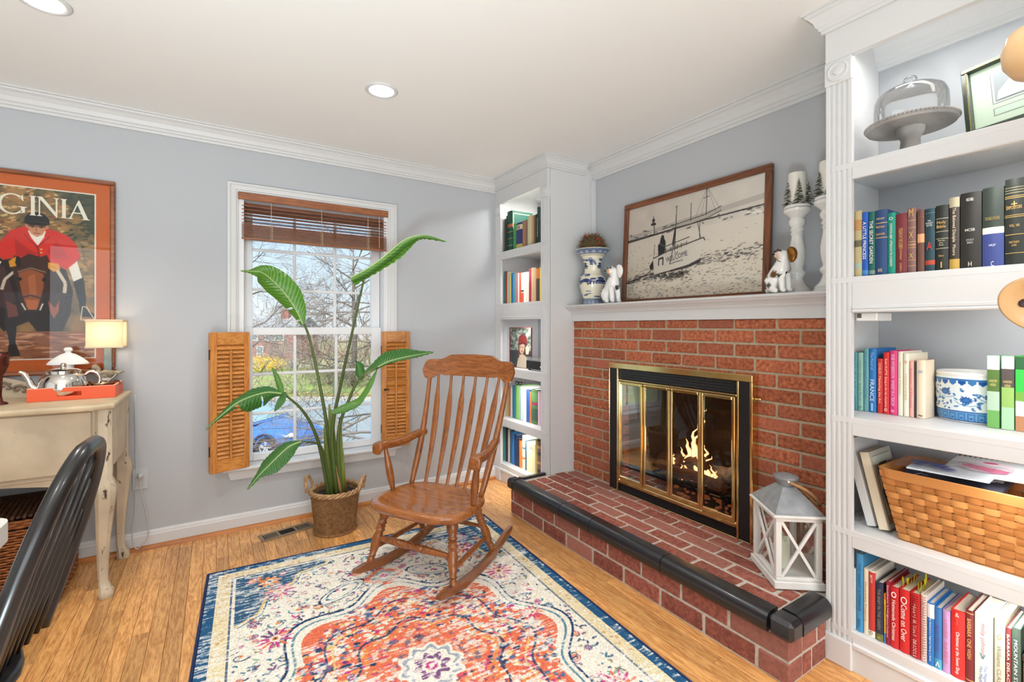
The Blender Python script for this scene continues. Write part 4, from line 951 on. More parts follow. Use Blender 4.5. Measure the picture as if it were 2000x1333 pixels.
def leaf(mid, wl, wr, nrm, fold, m_, taper=None, rib=True, tears=()):
    """mid: points along the midrib; wl/wr width lists for the two halves; nrm: list of face normals; fold degrees down each side"""
    path = bez(mid, 9); k = len(path); WL, WR = lerp_list(wl, k), lerp_list(wr, k); nx = [lerp_list([v[i] for v in nrm], k) for i in range(3)]
    fl_, fr_ = (lerp_list(fold[0], k), lerp_list(fold[1], k)); vs = []; vein = []; NC = 5
    for i, p in enumerate(path):
        t_ = (path[min(i+1, k-1)]-path[max(i-1, 0)]).normalized(); N = Vector((nx[0][i], nx[1][i], nx[2][i])); N = (N-t_*N.dot(t_)).normalized(); B = t_.cross(N)
        for side, Wd, Fd in ((1, WL, fl_), (-1, WR, fr_)):
            for j in range(NC+1):
                f = j/NC; a = math.radians(Fd[i])*f; r = Wd[i]*f
                off = B*side*(r*math.cos(a))-N*(r*math.sin(a)); vs.append(p+off-t_*(0)+N*(.004*math.sin(i*2.3+j)*f)); vein.append(i/(k-1)-f*.10)
    fs = []; S_ = 2*(NC+1)
    for i in range(k-1):
        for sd in (0, 1):
            if (i, sd) in tears: 
                rng = range(0, 1)
            else: rng = range(NC)
            o = sd*(NC+1)
            for j in rng:
                q_ = (i*S_+o+j, i*S_+o+j+1, (i+1)*S_+o+j+1, (i+1)*S_+o+j); fs.append(q_ if sd == 0 else q_[::-1])
    me = bpy.data.meshes.new('leaf_blade'); me.from_pydata([tuple(v) for v in vs], [], fs); me.materials.append(m_)
    at = me.attributes.new('vein', 'FLOAT', 'POINT'); at.data.foreach_set('value', vein); me.polygons.foreach_set('use_smooth', [True]*len(fs)); me.update()
    o = link('leaf', me, pl)
    if rib:
        q = MB(); q.tube([p-Vector((0, 0, .001)) for p in path], lerp_list([.0055, .005, .004, .003, .0012], k), 6); q.build('midrib', M_RIB, o, smooth=True)
    return o
def pw(px, py, y):
    """point on the vertical plane y seen in direction (px,py) of the photo: baked positions of the leaves"""
    u = (px-1000)/912.3; w_ = (637-py)/912.3; X = VX+VY*u; Y = VY-VX*u; t_ = y/Y; return Vector((X*t_, y, 1.25+w_*t_))
def stem(pts, r): q = MB(); q.tube(bez(pts, 6), lerp_list(r, 6*(len(pts)-1)+1), 9); return q.build('stem', M_STEM, pl, smooth=True)
b0 = Vector((PC.x, PC.y, .20))
stem([b0+Vector((-.012, .01, 0)), pw(641, 850, 3.03), pw(622, 740, 3.05), pw(604, 660, 3.06), pw(593, 632, 3.06)], [.015, .0115, .009, .0075, .006])
stem([b0+Vector((.012, -.01, 0)), pw(649, 850, 2.98), pw(668, 740, 2.94), pw(690, 640, 2.90), pw(711, 545, 2.86)], [.015, .0115, .009, .0075, .0055])
stem([b0+Vector((.03, -.02, 0)), pw(661, 850, 2.96), pw(682, 780, 2.93), pw(706, 735, 2.90), pw(738, 717, 2.87)], [.014, .011, .009, .0075, .006])
stem([b0+Vector((-.035, 0, 0)), pw(626, 880, 2.97), pw(608, 830, 2.95), pw(586, 797, 2.93), pw(556, 771, 2.91)], [.014, .011, .009, .0075, .006])
stem([b0+Vector((-.02, -.02, 0)), pw(632, 885, 2.93), pw(620, 868, 2.90), pw(604, 864, 2.87), pw(588, 863, 2.86)], [.008, .006, .005, .0045, .004])
stem([b0+Vector((.045, .005, 0)), pw(660, 900, 3.0), pw(661, 840, 3.0), pw(664, 815, 3.0)], [.007, .005, .0045, .004])
# sheaths at the base
for dx, dy, px, py, r in ((-.03, .0, 634, 830, .022), (-.005, .012, 643, 790, .022), (.014, -.008, 647, 800, .021), (.032, -.015, 665, 815, .018)):
    top = pw(px, py, 3.0+dy); q = MB(); a = b0+Vector((dx, dy, -.01)); q.tube([a+(top-a)*t_ for t_ in (0, .2, .45, .7, .9, 1)], [r, r*1.05, r*.85, r*.6, r*.4, r*.2], 10, flat=.7); q.build('sheath', M_SHEATH, pl, smooth=True)
for dx, dy, px, py, r, mm in ((.045, -.02, 671, 878, .012, M_SHEATH), (.03, -.045, 656, 910, .010, mat('dry_sheath', rgb(176, 116, 72), .7)), (.06, .0, 674, 918, .006, mat('dry_sheath', rgb(176, 116, 72), .7))):
    top = pw(px, py, 2.98); q = MB(); a = b0+Vector((dx, dy, -.01)); q.tube([a, a+(top-a)*.5, top], [r, r*.7, .001], 8, flat=.5); q.build('sheath', mm, pl, smooth=True)
cam_n = Vector((-.45, -.85, .25))
# leaf 1: upper left, over the middle sash
leaf([pw(592, 634, 3.06), pw(578, 605, 3.06), pw(556, 573, 3.05), pw(530, 546, 3.04), pw(510, 532, 3.02), pw(490, 530, 3.0), pw(470, 529, 2.98)],
     [.004, .055, .085, .088, .072, .04, .015, .003], [.02, .05, .068, .078, .066, .035, .012, .003], [(-.6, -.75, .5), (-.5, -.8, .35), (-.35, -.9, .3), (0, -.9, .5)], ([25, 15, 20, 50], [30, 25, 32, 60]), M_LEAF2, tears=((3, 1), (10, 1)))
# leaf 2: tall right leaf arching to the upper right
leaf([pw(684, 543, 2.87), pw(716, 526, 2.85), pw(752, 500, 2.83), pw(785, 472, 2.80), pw(808, 462, 2.78), pw(835, 460, 2.75), pw(873, 472, 2.72)],
     [.035, .045, .05, .055, .05, .028, .024, .003], [.06, .05, .06, .075, .06, .03, .025, .003], [(-.3, -.5, .9), (-.2, -.45, .9), (.0, -.4, .95)], ([80, 95, 95, 80], [95, 105, 100, 60]), M_LEAF2)
# leaf 3: right mid leaf, long and silvery where it catches the window
leaf([pw(708, 734, 2.90), pw(738, 717, 2.87), pw(760, 706, 2.85), pw(790, 698, 2.82), pw(815, 693, 2.80), pw(847, 688, 2.78)],
     [.006, .014, .016, .018, .018, .004], [.006, .055, .088, .088, .070, .004], [(-.1, -.75, .6), (-.1, -.7, .7), (0, -.6, .8)], ([60, 50, 40, 40], [10, 8, 10, 30]), M_LEAF)
leaf([pw(707, 742, 2.90), pw(702, 728, 2.90), pw(699, 715, 2.90), pw(697, 706, 2.90)], [.012, .035, .035, .004], [.012, .03, .012, .003], [(-.3, -.9, .2), (-.3, -.9, .2)], ([20, 20, 20], [20, 30, 20]), M_LEAF, rib=False)
leaf([pw(737, 722, 2.88), pw(722, 758, 2.89), pw(703, 786, 2.90), pw(678, 797, 2.91), pw(650, 806, 2.92)], [.003, .024, .028, .035, .030, .012], [.002, .010, .008, .018, .025, .012], [(-.3, -.9, .2), (-.4, -.85, .3)], ([15, 15, 15], [20, 20, 20]), M_LEAF2, rib=False)
# leaf 4: left leaf drooping over the shutter
leaf([pw(560, 770, 2.91), pw(540, 768, 2.90), pw(520, 767, 2.89), pw(490, 775, 2.87), pw(462, 788, 2.85), pw(440, 805, 2.84), pw(420, 822, 2.83), pw(402, 840, 2.82)],
     [.012, .03, .055, .065, .045, .03, .022, .010, .004], [.01, .02, .075, .08, .078, .02, .014, .008, .004], [(-.3, -.75, .6), (-.3, -.7, .65), (-.5, -.75, .35)], ([20, 15, 20, 40], [70, 62, 55, 60]), M_LEAF, tears=((36, 1), (37, 1), (21, 1)))
leaf([pw(552, 774, 2.90), pw(545, 755, 2.90), pw(538, 735, 2.90), pw(531, 718, 2.90)], [.010, .022, .018, .003], [.010, .016, .010, .002], [(-.4, -.9, .1), (-.4, -.9, .1)], ([20, 20], [20, 20]), M_LEAF2, rib=False)
leaf([pw(556, 768, 2.89), pw(552, 782, 2.885), pw(543, 796, 2.88), pw(536, 804, 2.88)], [.010, .028, .020, .002], [.008, .016, .010, .002], [(-.4, -.9, .1), (-.4, -.9, .1)], ([10, 10], [10, 10]), M_LEAF, rib=False)
# leaf 5: low left leaf
leaf([pw(588, 863, 2.86), pw(566, 872, 2.85), pw(545, 890, 2.83), pw(525, 910, 2.81), pw(505, 930, 2.79), pw(483, 957, 2.77)],
     [.008, .055, .06, .055, .022, .003], [.006, .050, .062, .058, .016, .003], [(-.3, -.75, .65), (-.35, -.75, .55), (-.4, -.8, .4)], ([28, 20, 25], [22, 15, 25]), M_LEAF)
# ================================================================== POSTER
ps = thing('framed_poster', 'framed poster of a rider in a red coat, orange mat, hung above the sideboard', 'poster', (-.9, YW, 1.0))
PX1, PZ0, PZ1 = -.458, .998, 2.032; PX0 = -1.37
M_PFR = wood('poster_frame', rgb(108, 52, 22), rgb(150, 84, 40), axis=0, scale=9, rough=.35, coat=.3, ring=6, island=.03)
fw = .022
for args in ((PX0, PX1, PZ1-fw, PZ1), (PX0, PX1, PZ0, PZ0+fw), (PX0, PX0+fw, PZ0+fw, PZ1-fw), (PX1-fw, PX1, PZ0+fw, PZ1-fw)):
    q = MB(); q.cbox(args[0], args[1], YW-.026, YW-.001, args[2], args[3], .005); q.build('frame', M_PFR, ps)
q = MB(); q.box(PX0+fw, PX1-fw, YW-.008, YW-.002, PZ0+fw, PZ1-fw); q.build('mat_board', mat('orange_mat', rgb(208, 106, 46), .85, noise=.06, nscale=300), ps)
ix0, ix1, iz0, iz1 = -1.285, -.545, 1.083, 1.950
q = MB(); q.box(ix0-.006, ix1+.006, YW-.0095, YW-.008, iz0-.006, iz1+.006); q.build('mat_bevel', mat('bevel_white', rgb(240, 232, 214), .8), ps)
def poster_canvas(w=250, h=294):
    c = Canvas(w, h, (150, 110, 66)); rnd = random.Random(9); X = lambda u: u*w; Y = lambda v: v*h
    # visible part of the picture spans u .52..1; positions below are u,v fractions of the whole print
    n = vnoise(h, w, 16, 5)[..., None]; n2 = vnoise(h, w, 5, 6)[..., None]
    top = np.linspace(0, 1, h)[:, None, None]
    base = np.array((64, 66, 44))*(1-n)+np.array((176, 128, 72))*n; base = base*(1-.35*n2)+np.array((200, 150, 96))*.35*n2
    c.a[:] = base
    for i in range(420):
        u, v = rnd.random(), rnd.random()*.34; col = rnd.choice([(196, 120, 66), (150, 86, 60), (216, 170, 104), (58, 64, 40), (120, 66, 62), (222, 186, 130)]) if u < .85 else rnd.choice([(42, 62, 58), (60, 74, 62), (34, 48, 46), (88, 84, 58)])
        c.ell(X(u), Y(v), rnd.uniform(2, 6), rnd.uniform(1, 2.6), col, .8, rnd.uniform(-.7, .2), 9)
    c.poly([(X(.78), 0), (w, 0), (w, Y(.26)), (X(.93), Y(.14))], (38, 58, 54), .6)
    for i in range(150): c.ell(X(rnd.uniform(.78, 1)), Y(rnd.uniform(.3, .62)), rnd.uniform(3, 10), rnd.uniform(2, 4), rnd.choice([(190, 150, 92), (206, 164, 104), (120, 104, 70), (86, 84, 66), (196, 140, 84)]), .45, rnd.uniform(-.5, .5), 9)
    for i in range(30): c.line([(X(rnd.uniform(.8, 1)), Y(rnd.uniform(.3, .5))), (X(rnd.uniform(.8, 1)), Y(rnd.uniform(.3, .5)))], 1, (70, 66, 58), .5)
    # ground
    c.rect(0, Y(.84), w, h, (150, 92, 60))
    for i in range(260): c.ell(rnd.random()*w, Y(rnd.uniform(.85, 1)), rnd.uniform(3, 14), rnd.uniform(.8, 2), rnd.choice([(196, 130, 84), (110, 62, 40), (206, 150, 104), (134, 80, 56), (220, 170, 130)]), .7, rnd.uniform(-.15, .15), 8)
    # horse body, chest, legs
    BR, DK, RD = (92, 50, 32), (40, 24, 22), (150, 82, 44)
    c.poly([(X(.44), Y(.50)), (X(.50), Y(.42)), (X(.84), Y(.44)), (X(.885), Y(.60)), (X(.87), Y(.74)), (X(.83), Y(.84)), (X(.70), Y(.84)), (X(.66), Y(.78)), (X(.54), Y(.84)), (X(.46), Y(.72))], DK)
    c.poly([(X(.46), Y(.52)), (X(.54), Y(.46)), (X(.60), Y(.66)), (X(.50), Y(.76)), (X(.44), Y(.66))], (70, 40, 40))
    c.poly([(X(.52), Y(.70)), (X(.60), Y(.72)), (X(.60), Y(.84)), (X(.595), Y(.90)), (X(.62), Y(.98)), (X(.555), Y(.99)), (X(.565), Y(.9)), (X(.55), Y(.82))], (34, 22, 22))
    c.poly([(X(.55), Y(.66)), (X(.60), Y(.69)), (X(.61), Y(.75)), (X(.56), Y(.76))], (120, 62, 48))
    c.poly([(X(.755), Y(.66)), (X(.815), Y(.65)), (X(.81), Y(.72)), (X(.785), Y(.765)), (X(.765), Y(.72))], (164, 82, 50))
    c.poly([(X(.70), Y(.44)), (X(.80), Y(.46)), (X(.83), Y(.62)), (X(.79), Y(.70)), (X(.73), Y(.62))], (58, 36, 30))
    # reins, saddle cloth
    c.line([(X(.62), Y(.46)), (X(.545), Y(.54)), (X(.53), Y(.60))], 4, (214, 196, 170)); c.line([(X(.80), Y(.47)), (X(.845), Y(.55)), (X(.84), Y(.61))], 5, (222, 206, 180))
    # breeches and boot
    c.poly([(X(.855), Y(.43)), (X(.905), Y(.41)), (X(.935), Y(.52)), (X(.89), Y(.55))], (236, 228, 214)); c.poly([(X(.47), Y(.42)), (X(.53), Y(.44)), (X(.49), Y(.52)), (X(.46), Y(.50))], (230, 222, 206))
    c.poly([(X(.885), Y(.54)), (X(.94), Y(.51)), (X(.955), Y(.64)), (X(.95), Y(.70)), (X(1.0), Y(.735)), (X(.995), Y(.755)), (X(.925), Y(.75)), (X(.915), Y(.66))], (24, 20, 22))
    c.line([(X(.935), Y(.69)), (X(.925), Y(.77)), (X(1.0), Y(.768)), (X(.955), Y(.69)), (X(.935), Y(.69))], 1.6, (224, 206, 180))
    # rider: coat, arms
    R1, R2 = (214, 44, 32), (170, 30, 30)
    c.poly([(X(.62), Y(.23)), (X(.57), Y(.26)), (X(.515), Y(.335)), (X(.50), Y(.375)), (X(.535), Y(.43)), (X(.60), Y(.41)), (X(.72), Y(.42)), (X(.80), Y(.44)), (X(.845), Y(.47)), (X(.89), Y(.43)), (X(.925), Y(.385)), (X(.90), Y(.31)), (X(.86), Y(.265)), (X(.78), Y(.235)), (X(.72), Y(.22))], R1)
    c.poly([(X(.59), Y(.30)), (X(.66), Y(.36)), (X(.70), Y(.38)), (X(.68), Y(.41)), (X(.60), Y(.40))], R2, .7); c.poly([(X(.80), Y(.30)), (X(.84), Y(.36)), (X(.86), Y(.40)), (X(.80), Y(.41)), (X(.75), Y(.37))], R2, .55)
    c.line([(X(.70), Y(.33)), (X(.712), Y(.40))], 1.4, (120, 20, 24)); c.line([(X(.635), Y(.27)), (X(.70), Y(.345)), (X(.765), Y(.275))], 1.6, (150, 24, 26))
    for v in (.355, .375): c.ell(X(.722), Y(v), 1.5, 1.5, (226, 190, 90))
    # stock, face, cap
    c.poly([(X(.655), Y(.25)), (X(.745), Y(.245)), (X(.735), Y(.285)), (X(.705), Y(.335)), (X(.672), Y(.29))], (244, 236, 222))
    c.poly([(X(.648), Y(.20)), (X(.655), Y(.235)), (X(.672), Y(.268)), (X(.70), Y(.284)), (X(.728), Y(.268)), (X(.745), Y(.235)), (X(.752), Y(.20))], (204, 144, 104)); c.poly([(X(.64), Y(.215)), (X(.652), Y(.21)), (X(.655), Y(.235)), (X(.646), Y(.235))], (200, 136, 98)); c.poly([(X(.76), Y(.215)), (X(.748), Y(.21)), (X(.745), Y(.235)), (X(.756), Y(.235))], (200, 136, 98))
    c.poly([(X(.652), Y(.205)), (X(.748), Y(.205)), (X(.744), Y(.226)), (X(.656), Y(.226))], (120, 78, 60), .75)
    for u in (.678, .722): c.ell(X(u), Y(.226), 2.2, 1.0, (50, 34, 30)); c.line([(X(u)-3.5, Y(.2205)), (X(u)+3.5, Y(.2205))], 1.0, (70, 44, 34))
    c.line([(X(.70), Y(.225)), (X(.694), Y(.247)), (X(.704), Y(.249))], 1.2, (150, 96, 70)); c.line([(X(.684), Y(.263)), (X(.716), Y(.263))], 1.5, (140, 74, 62))
    c.poly([(X(.638), Y(.208)), (X(.64), Y(.175)), (X(.66), Y(.148)), (X(.70), Y(.136)), (X(.74), Y(.148)), (X(.762), Y(.175)), (X(.764), Y(.206)), (X(.73), Y(.218)), (X(.70), Y(.214)), (X(.67), Y(.218))], (26, 24, 28)); c.ell(X(.70), Y(.14), 2.2, 1.4, (50, 48, 52)); c.line([(X(.645), Y(.20)), (X(.70), Y(.192)), (X(.757), Y(.20))], 1, (60, 58, 62))
    # horse head in front
    c.poly([(X(.575), Y(.455)), (X(.59), Y(.395)), (X(.61), Y(.42)), (X(.66), Y(.385)), (X(.72), Y(.40)), (X(.75), Y(.385)), (X(.765), Y(.43)), (X(.755), Y(.47)), (X(.752), Y(.56)), (X(.735), Y(.64)), (X(.72), Y(.72)), (X(.69), Y(.755)), (X(.65), Y(.755)), (X(.622), Y(.715)), (X(.61), Y(.63)), (X(.595), Y(.54))], (66, 36, 26))
    c.poly([(X(.61), Y(.50)), (X(.67), Y(.475)), (X(.735), Y(.50)), (X(.735), Y(.575)), (X(.715), Y(.66)), (X(.705), Y(.70)), (X(.65), Y(.70)), (X(.632), Y(.64)), (X(.612), Y(.57))], (158, 84, 44)); c.poly([(X(.655), Y(.52)), (X(.69), Y(.50)), (X(.70), Y(.62)), (X(.665), Y(.64))], (186, 108, 62), .8)
    c.poly([(X(.636), Y(.70)), (X(.715), Y(.70)), (X(.71), Y(.735)), (X(.69), Y(.757)), (X(.65), Y(.757))], (46, 30, 30)); c.poly([(X(.645), Y(.655)), (X(.708), Y(.655)), (X(.70), Y(.712)), (X(.655), Y(.712))], (196, 112, 58))
    for u in (.648, .70): c.ell(X(u), Y(.735), 3, 2.4, (16, 12, 14))
    for u in (.614, .737): c.ell(X(u), Y(.535), 3, 3.4, (18, 12, 12))
    c.line([(X(.605), Y(.495)), (X(.67), Y(.468)), (X(.745), Y(.49))], 2.2, (140, 108, 84)); c.line([(X(.632), Y(.64)), (X(.67), Y(.628)), (X(.722), Y(.645))], 2.6, (76, 52, 46)); c.line([(X(.602), Y(.50)), (X(.63), Y(.66)), (X(.64), Y(.72))], 1.6, (52, 36, 36)); c.line([(X(.748), Y(.50)), (X(.728), Y(.66)), (X(.72), Y(.72))], 1.6, (52, 36, 36))
    c.line([(X(.625), Y(.675)), (X(.645), Y(.715))], 2, (232, 222, 206)); c.line([(X(.73), Y(.675)), (X(.715), Y(.715))], 2, (232, 222, 206))
    # gloves
    c.poly([(X(.562), Y(.435)), (X(.60), Y(.405)), (X(.60), Y(.46)), (X(.57), Y(.47))], (222, 150, 40)); c.poly([(X(.755), Y(.43)), (X(.81), Y(.435)), (X(.82), Y(.465)), (X(.785), Y(.485)), (X(.757), Y(.465))], (226, 156, 46)); c.line([(X(.768), Y(.45)), (X(.80), Y(.462))], 1, (180, 110, 30))
    c.poly([(X(.60), Y(.40)), (X(.62), Y(.41)), (X(.622), Y(.46)), (X(.605), Y(.475)), (X(.594), Y(.44))], (30, 22, 24))
    return c
grid_print('print', poster_canvas(), plane_fn((ix0, YW-.0098, iz1), (ix1-ix0, 0, 0), (0, 0, iz0-iz1)), painted('poster_ink', .6), ps, smooth=False)
# serif lettering VIRGINIA drawn as polygons
M_CREAM = mat('cream_ink', rgb(246, 236, 216), .7)
def serif_I(x, hs=1.0): return [[(x-.10, 0), (x+.10, 0), (x+.10, .03), (x+.062, .05), (x+.062, .95), (x+.10, .97), (x+.10, 1), (x-.10, 1), (x-.10, .97), (x-.062, .95), (x-.062, .05), (x-.10, .03)]]
def L_N(x): return [[(x, 0), (x+.16, 0), (x+.16, .03), (x+.10, .05), (x+.10, .86), (x+.62, 0), (x+.655, 0), (x+.655, .95), (x+.71, .97), (x+.71, 1), (x+.54, 1), (x+.54, .97), (x+.60, .95), (x+.60, .26), (x+.17, 1), (x, 1), (x, .97), (x+.055, .94), (x+.055, .05), (x, .03)]]
def L_A(x): return [[(x, 0), (x+.19, 0), (x+.19, .03), (x+.125, .05), (x+.20, .30), (x+.47, .30), (x+.545, .05), (x+.48, .03), (x+.48, 0), (x+.76, 0), (x+.76, .03), (x+.695, .05), (x+.40, 1.0), (x+.36, 1.0), (x+.07, .05), (x, .03)], 'hole', [(x+.217, .355), (x+.452, .355), (x+.335, .76)]]
def arc(cx, cy, r0x, r0y, r1x, r1y, a0, a1, n=18):
    t_ = [math.radians(a0+(a1-a0)*i/n) for i in range(n+1)]
    return [(cx+r0x*math.cos(a), cy+r0y*math.sin(a)) for a in t_]+[(cx+r1x*math.cos(a), cy+r1y*math.sin(a)) for a in reversed(t_)]
def L_G(x): return [arc(x+.44, .5, .44, .52, .32, .46, 48, 318), [(x+.62, .40), (x+.90, .40), (x+.90, .37), (x+.835, .35), (x+.835, .10), (x+.71, .06), (x+.71, .35), (x+.62, .37)], [(x+.74, .98), (x+.77, .98), (x+.79, .68), (x+.76, .68), (x+.70, .84)]]
def L_V(x): return [[(x, 1), (x+.28, 1), (x+.28, .97), (x+.215, .95), (x+.41, .26), (x+.61, .95), (x+.54, .97), (x+.54, 1), (x+.74, 1), (x+.74, .97), (x+.68, .95), (x+.40, 0), (x+.36, 0), (x+.065, .95), (x, .97)]]
def L_R(x): return serif_I(x+.10)+[arc(x+.16, .74, .36, .26, .24, .20, -90, 90), [(x+.14, .95), (x+.18, 1), (x+.18, .94), (x+.14, .94)], [(x+.20, .48), (x+.34, .48), (x+.62, .03), (x+.70, 0), (x+.50, 0)]]
glyphs = [('V', 0), ('I', .86), ('R', 1.02), ('G', 1.78), ('I', 2.84), ('N', 2.99), ('I', 3.84), ('A', 3.98)]
lh = .100; x_end = ix1-.018; sc_ = (x_end+.905)/(4.74-1.80)   # letter width scale along the wall
for g, gx in glyphs:
    parts_ = {'V': L_V, 'I': lambda x: serif_I(x+.02), 'R': L_R, 'G': L_G, 'N': L_N, 'A': L_A}[g](gx)
    cu = bpy.data.curves.new('letter', 'CURVE'); cu.dimensions = '2D'; cu.fill_mode = 'FRONT'
    for pp in parts_:
        if isinstance(pp, str): continue
        sp = cu.splines.new('POLY'); sp.points.add(len(pp)-1)
        for k, (a, b) in enumerate(pp): sp.points[k].co = (a*sc_, b*lh, 0, 1)
        sp.use_cyclic_u = True
    cu.materials.append(M_CREAM); o = bpy.data.objects.new('lettering', cu); COL.objects.link(o)
    o.rotation_euler = (math.pi/2, 0, 0); o.location = (x_end-4.74*sc_, YW-.0104, 1.812); TEXTS.append((o, None, 0, 0, ps))
q = MB(); q.add([(PX0+fw, YW-.018, PZ0+fw), (PX1-fw, YW-.018, PZ0+fw), (PX1-fw, YW-.018, PZ1-fw), (PX0+fw, YW-.018, PZ1-fw)], [(0, 1, 2, 3)]); q.build('glazing', M_CLEAR, ps, fix=False)

# ================================================================== SIDEBOARD
sb = thing('painted_sideboard', 'cream distressed painted sideboard on cabriole legs holding the orange tray', 'sideboard', (-.95, 3.04, 0))
def chippy(name, c, dark, amt=.62):
    m = mat(name, c, .55); t = m.node_tree; b = t.nodes['Principled BSDF']
    co = t.nodes.new('ShaderNodeTexCoord'); mp = t.nodes.new('ShaderNodeMapping'); mp.inputs['Scale'].default_value = (1, 1, .35)
    n = t.nodes.new('ShaderNodeTexNoise'); n.inputs['Scale'].default_value = 38; n.inputs['Detail'].default_value = 8; n.inputs['Roughness'].default_value = .7
    n2 = t.nodes.new('ShaderNodeTexNoise'); n2.inputs['Scale'].default_value = 6; n2.inputs['Detail'].default_value = 5
    t.links.new(co.outputs['Object'], mp.inputs[0]); t.links.new(mp.outputs[0], n.inputs[0]); t.links.new(co.outputs['Object'], n2.inputs[0])
    r = t.nodes.new('ShaderNodeValToRGB'); r.color_ramp.elements[0].position = amt; r.color_ramp.elements[1].position = amt+.04
    t.links.new(n.outputs[0], r.inputs[0]); mx = t.nodes.new('ShaderNodeMix'); mx.data_type = 'RGBA'; t.links.new(r.outputs[0], mx.inputs['Factor'])
    r2 = t.nodes.new('ShaderNodeValToRGB'); r2.color_ramp.elements[0].position = .35; r2.color_ramp.elements[1].position = .65
    r2.color_ramp.elements[0].color = tuple(v*.74 for v in c[:3])+(1,); r2.color_ramp.elements[1].color = c; t.links.new(n2.outputs[0], r2.inputs[0])
    t.links.new(r2.outputs[0], mx.inputs['A']); mx.inputs['B'].default_value = dark; t.links.new(mx.outputs['Result'], b.inputs['Base Color']); return m
M_SB = chippy('sideboard_paint', rgb(206, 188, 160), rgb(66, 44, 30), .67); M_SBT = chippy('sideboard_top', rgb(216, 196, 162), rgb(70, 46, 30), .69); M_SBL = chippy('sideboard_leg', rgb(208, 192, 166), rgb(64, 42, 28), .60)
sx0, sx1, sy0, sy1 = -1.55, -.400, 2.80, 3.285
q = MB(); ol = [(sx0-.02, 2.765), (-1.30, 2.765), (-1.2, 2.78), (-.70, 2.78), (-.58, 2.765), (-.46, 2.762), (-.392, 2.80), (-.388, 3.295), (sx0-.02, 3.295)]
def inset(p, d): return [(x+d*(1 if x < -1 else -1), y+d*(1 if y < 3 else -1)) for x, y in p]
q.v = []; lay = [(inset(ol, .010), .868), (inset(ol, .002), .872), (ol, .880), (ol, .886), (inset(ol, .003), .892), (inset(ol, .008), .8945)]
for pts, z in lay: q.v += [(x, y, z) for x, y in pts]
n = len(ol)
for a in range(len(lay)-1):
    for i in range(n): q.f.append((a*n+i, a*n+(i+1) % n, (a+1)*n+(i+1) % n, (a+1)*n+i)); q.mi.append(0)
q.f += [tuple(range(n))[::-1], tuple((len(lay)-1)*n+i for i in range(n))]; q.mi += [0, 0]
q.build('top', M_SBT, sb)
q = MB(); q.box(sx1-.02, sx1, sy0+.06, sy1-.04, .60, .868); q.box(sx0, sx0+.02, sy0+.06, sy1-.04, .60, .868); q.box(sx0, sx1, sy1-.02, sy1, .55, .868); q.build('case', M_SB, sb)
# front with arched apron
q = MB(); pts = [(sx0+.055, .868), (sx0+.055, .50)]
for i in range(17): t_ = i/16; pts.append((sx0+.055+(sx1-sx0-.11)*t_, .50+.075*math.sin(math.pi*t_)**.7 if .02 < t_ < .98 else .50))
pts += [(sx1-.055, .868)]; q.prism(pts, 1, sy0+.012, sy0+.03); q.build('front_frame', M_SB, sb)
q = MB(); q.cbox(sx0+.075, sx1-.072, sy0+.002, sy0+.0125, .592, .862, .004); q.build('drawer_front', M_SB, sb)
q = MB(); q.cbox(sx0+.06, sx1-.056, sy0+.006, sy0+.02, .574, .584, .003); q.build('bead', M_SB, sb)
def cabriole(x, y, ox, oy):
    prof = [(.868, .030, 0), (.55, .030, 0), (.53, .034, .004), (.50, .038, .008), (.47, .037, .008), (.40, .032, .004), (.28, .025, -.002), (.16, .020, -.005), (.075, .0175, -.004), (.05, .020, .002), (.032, .026, .008), (.012, .026, .009), (0, .023, .009)]
    q = MB()
    for z, r, o in prof:
        cx, cy = x+ox*o, y+oy*o; c = r*.55
        q.v += [(cx-r, cy-c, z), (cx-c, cy-r, z), (cx+c, cy-r, z), (cx+r, cy-c, z), (cx+r, cy+c, z), (cx+c, cy+r, z), (cx-c, cy+r, z), (cx-r, cy+c, z)]
    m = len(prof)
    for a in range(m-1):
        for i in range(8): q.f.append((a*8+i, (a+1)*8+i, (a+1)*8+(i+1) % 8, a*8+(i+1) % 8)); q.mi.append(0)
    q.f += [tuple(range(8)), tuple((m-1)*8+i for i in range(8))[::-1]]; q.mi += [0, 0]; q.build('leg', M_SBL, sb, auto=40)
cabriole(sx1-.032, 2.828, 1, -1); cabriole(sx1-.026, 3.252, 1, 0); cabriole(sx0+.032, 2.828, -1, -1); cabriole(sx0+.026, 3.252, -1, 0)
q = MB(); q.prism([(-1.30, .895), (-.700, .895), (-.705, .925), (-.76, .952), (-.84, .985), (-.92, 1.008), (-1.02, 1.02), (-1.14, 1.0), (-1.25, .95)], 1, 3.262, 3.284); bb = q.build('backboard', M_SB, sb)
M_CARV = mat('carving', rgb(122, 108, 90), .7); q = MB()
for k in range(4):
    x = -.79-.055*k; z = .935+.018*k
    q.tube(bez([(x, 3.258, z-.01), (x-.02, 3.254, z+.018), (x-.045, 3.254, z+.012), (x-.04, 3.256, z-.006), (x-.025, 3.256, z+.002)], 5), lerp_list([.003, .007, .005, .003], 21), 6)
    for d in (-1, 1): q.ball((x-.01, 3.258, z+.012*d), .008, 7, 5, sc=(1.4, .6, .7))
q.build('carved_scroll', M_CARV, bb, smooth=True)

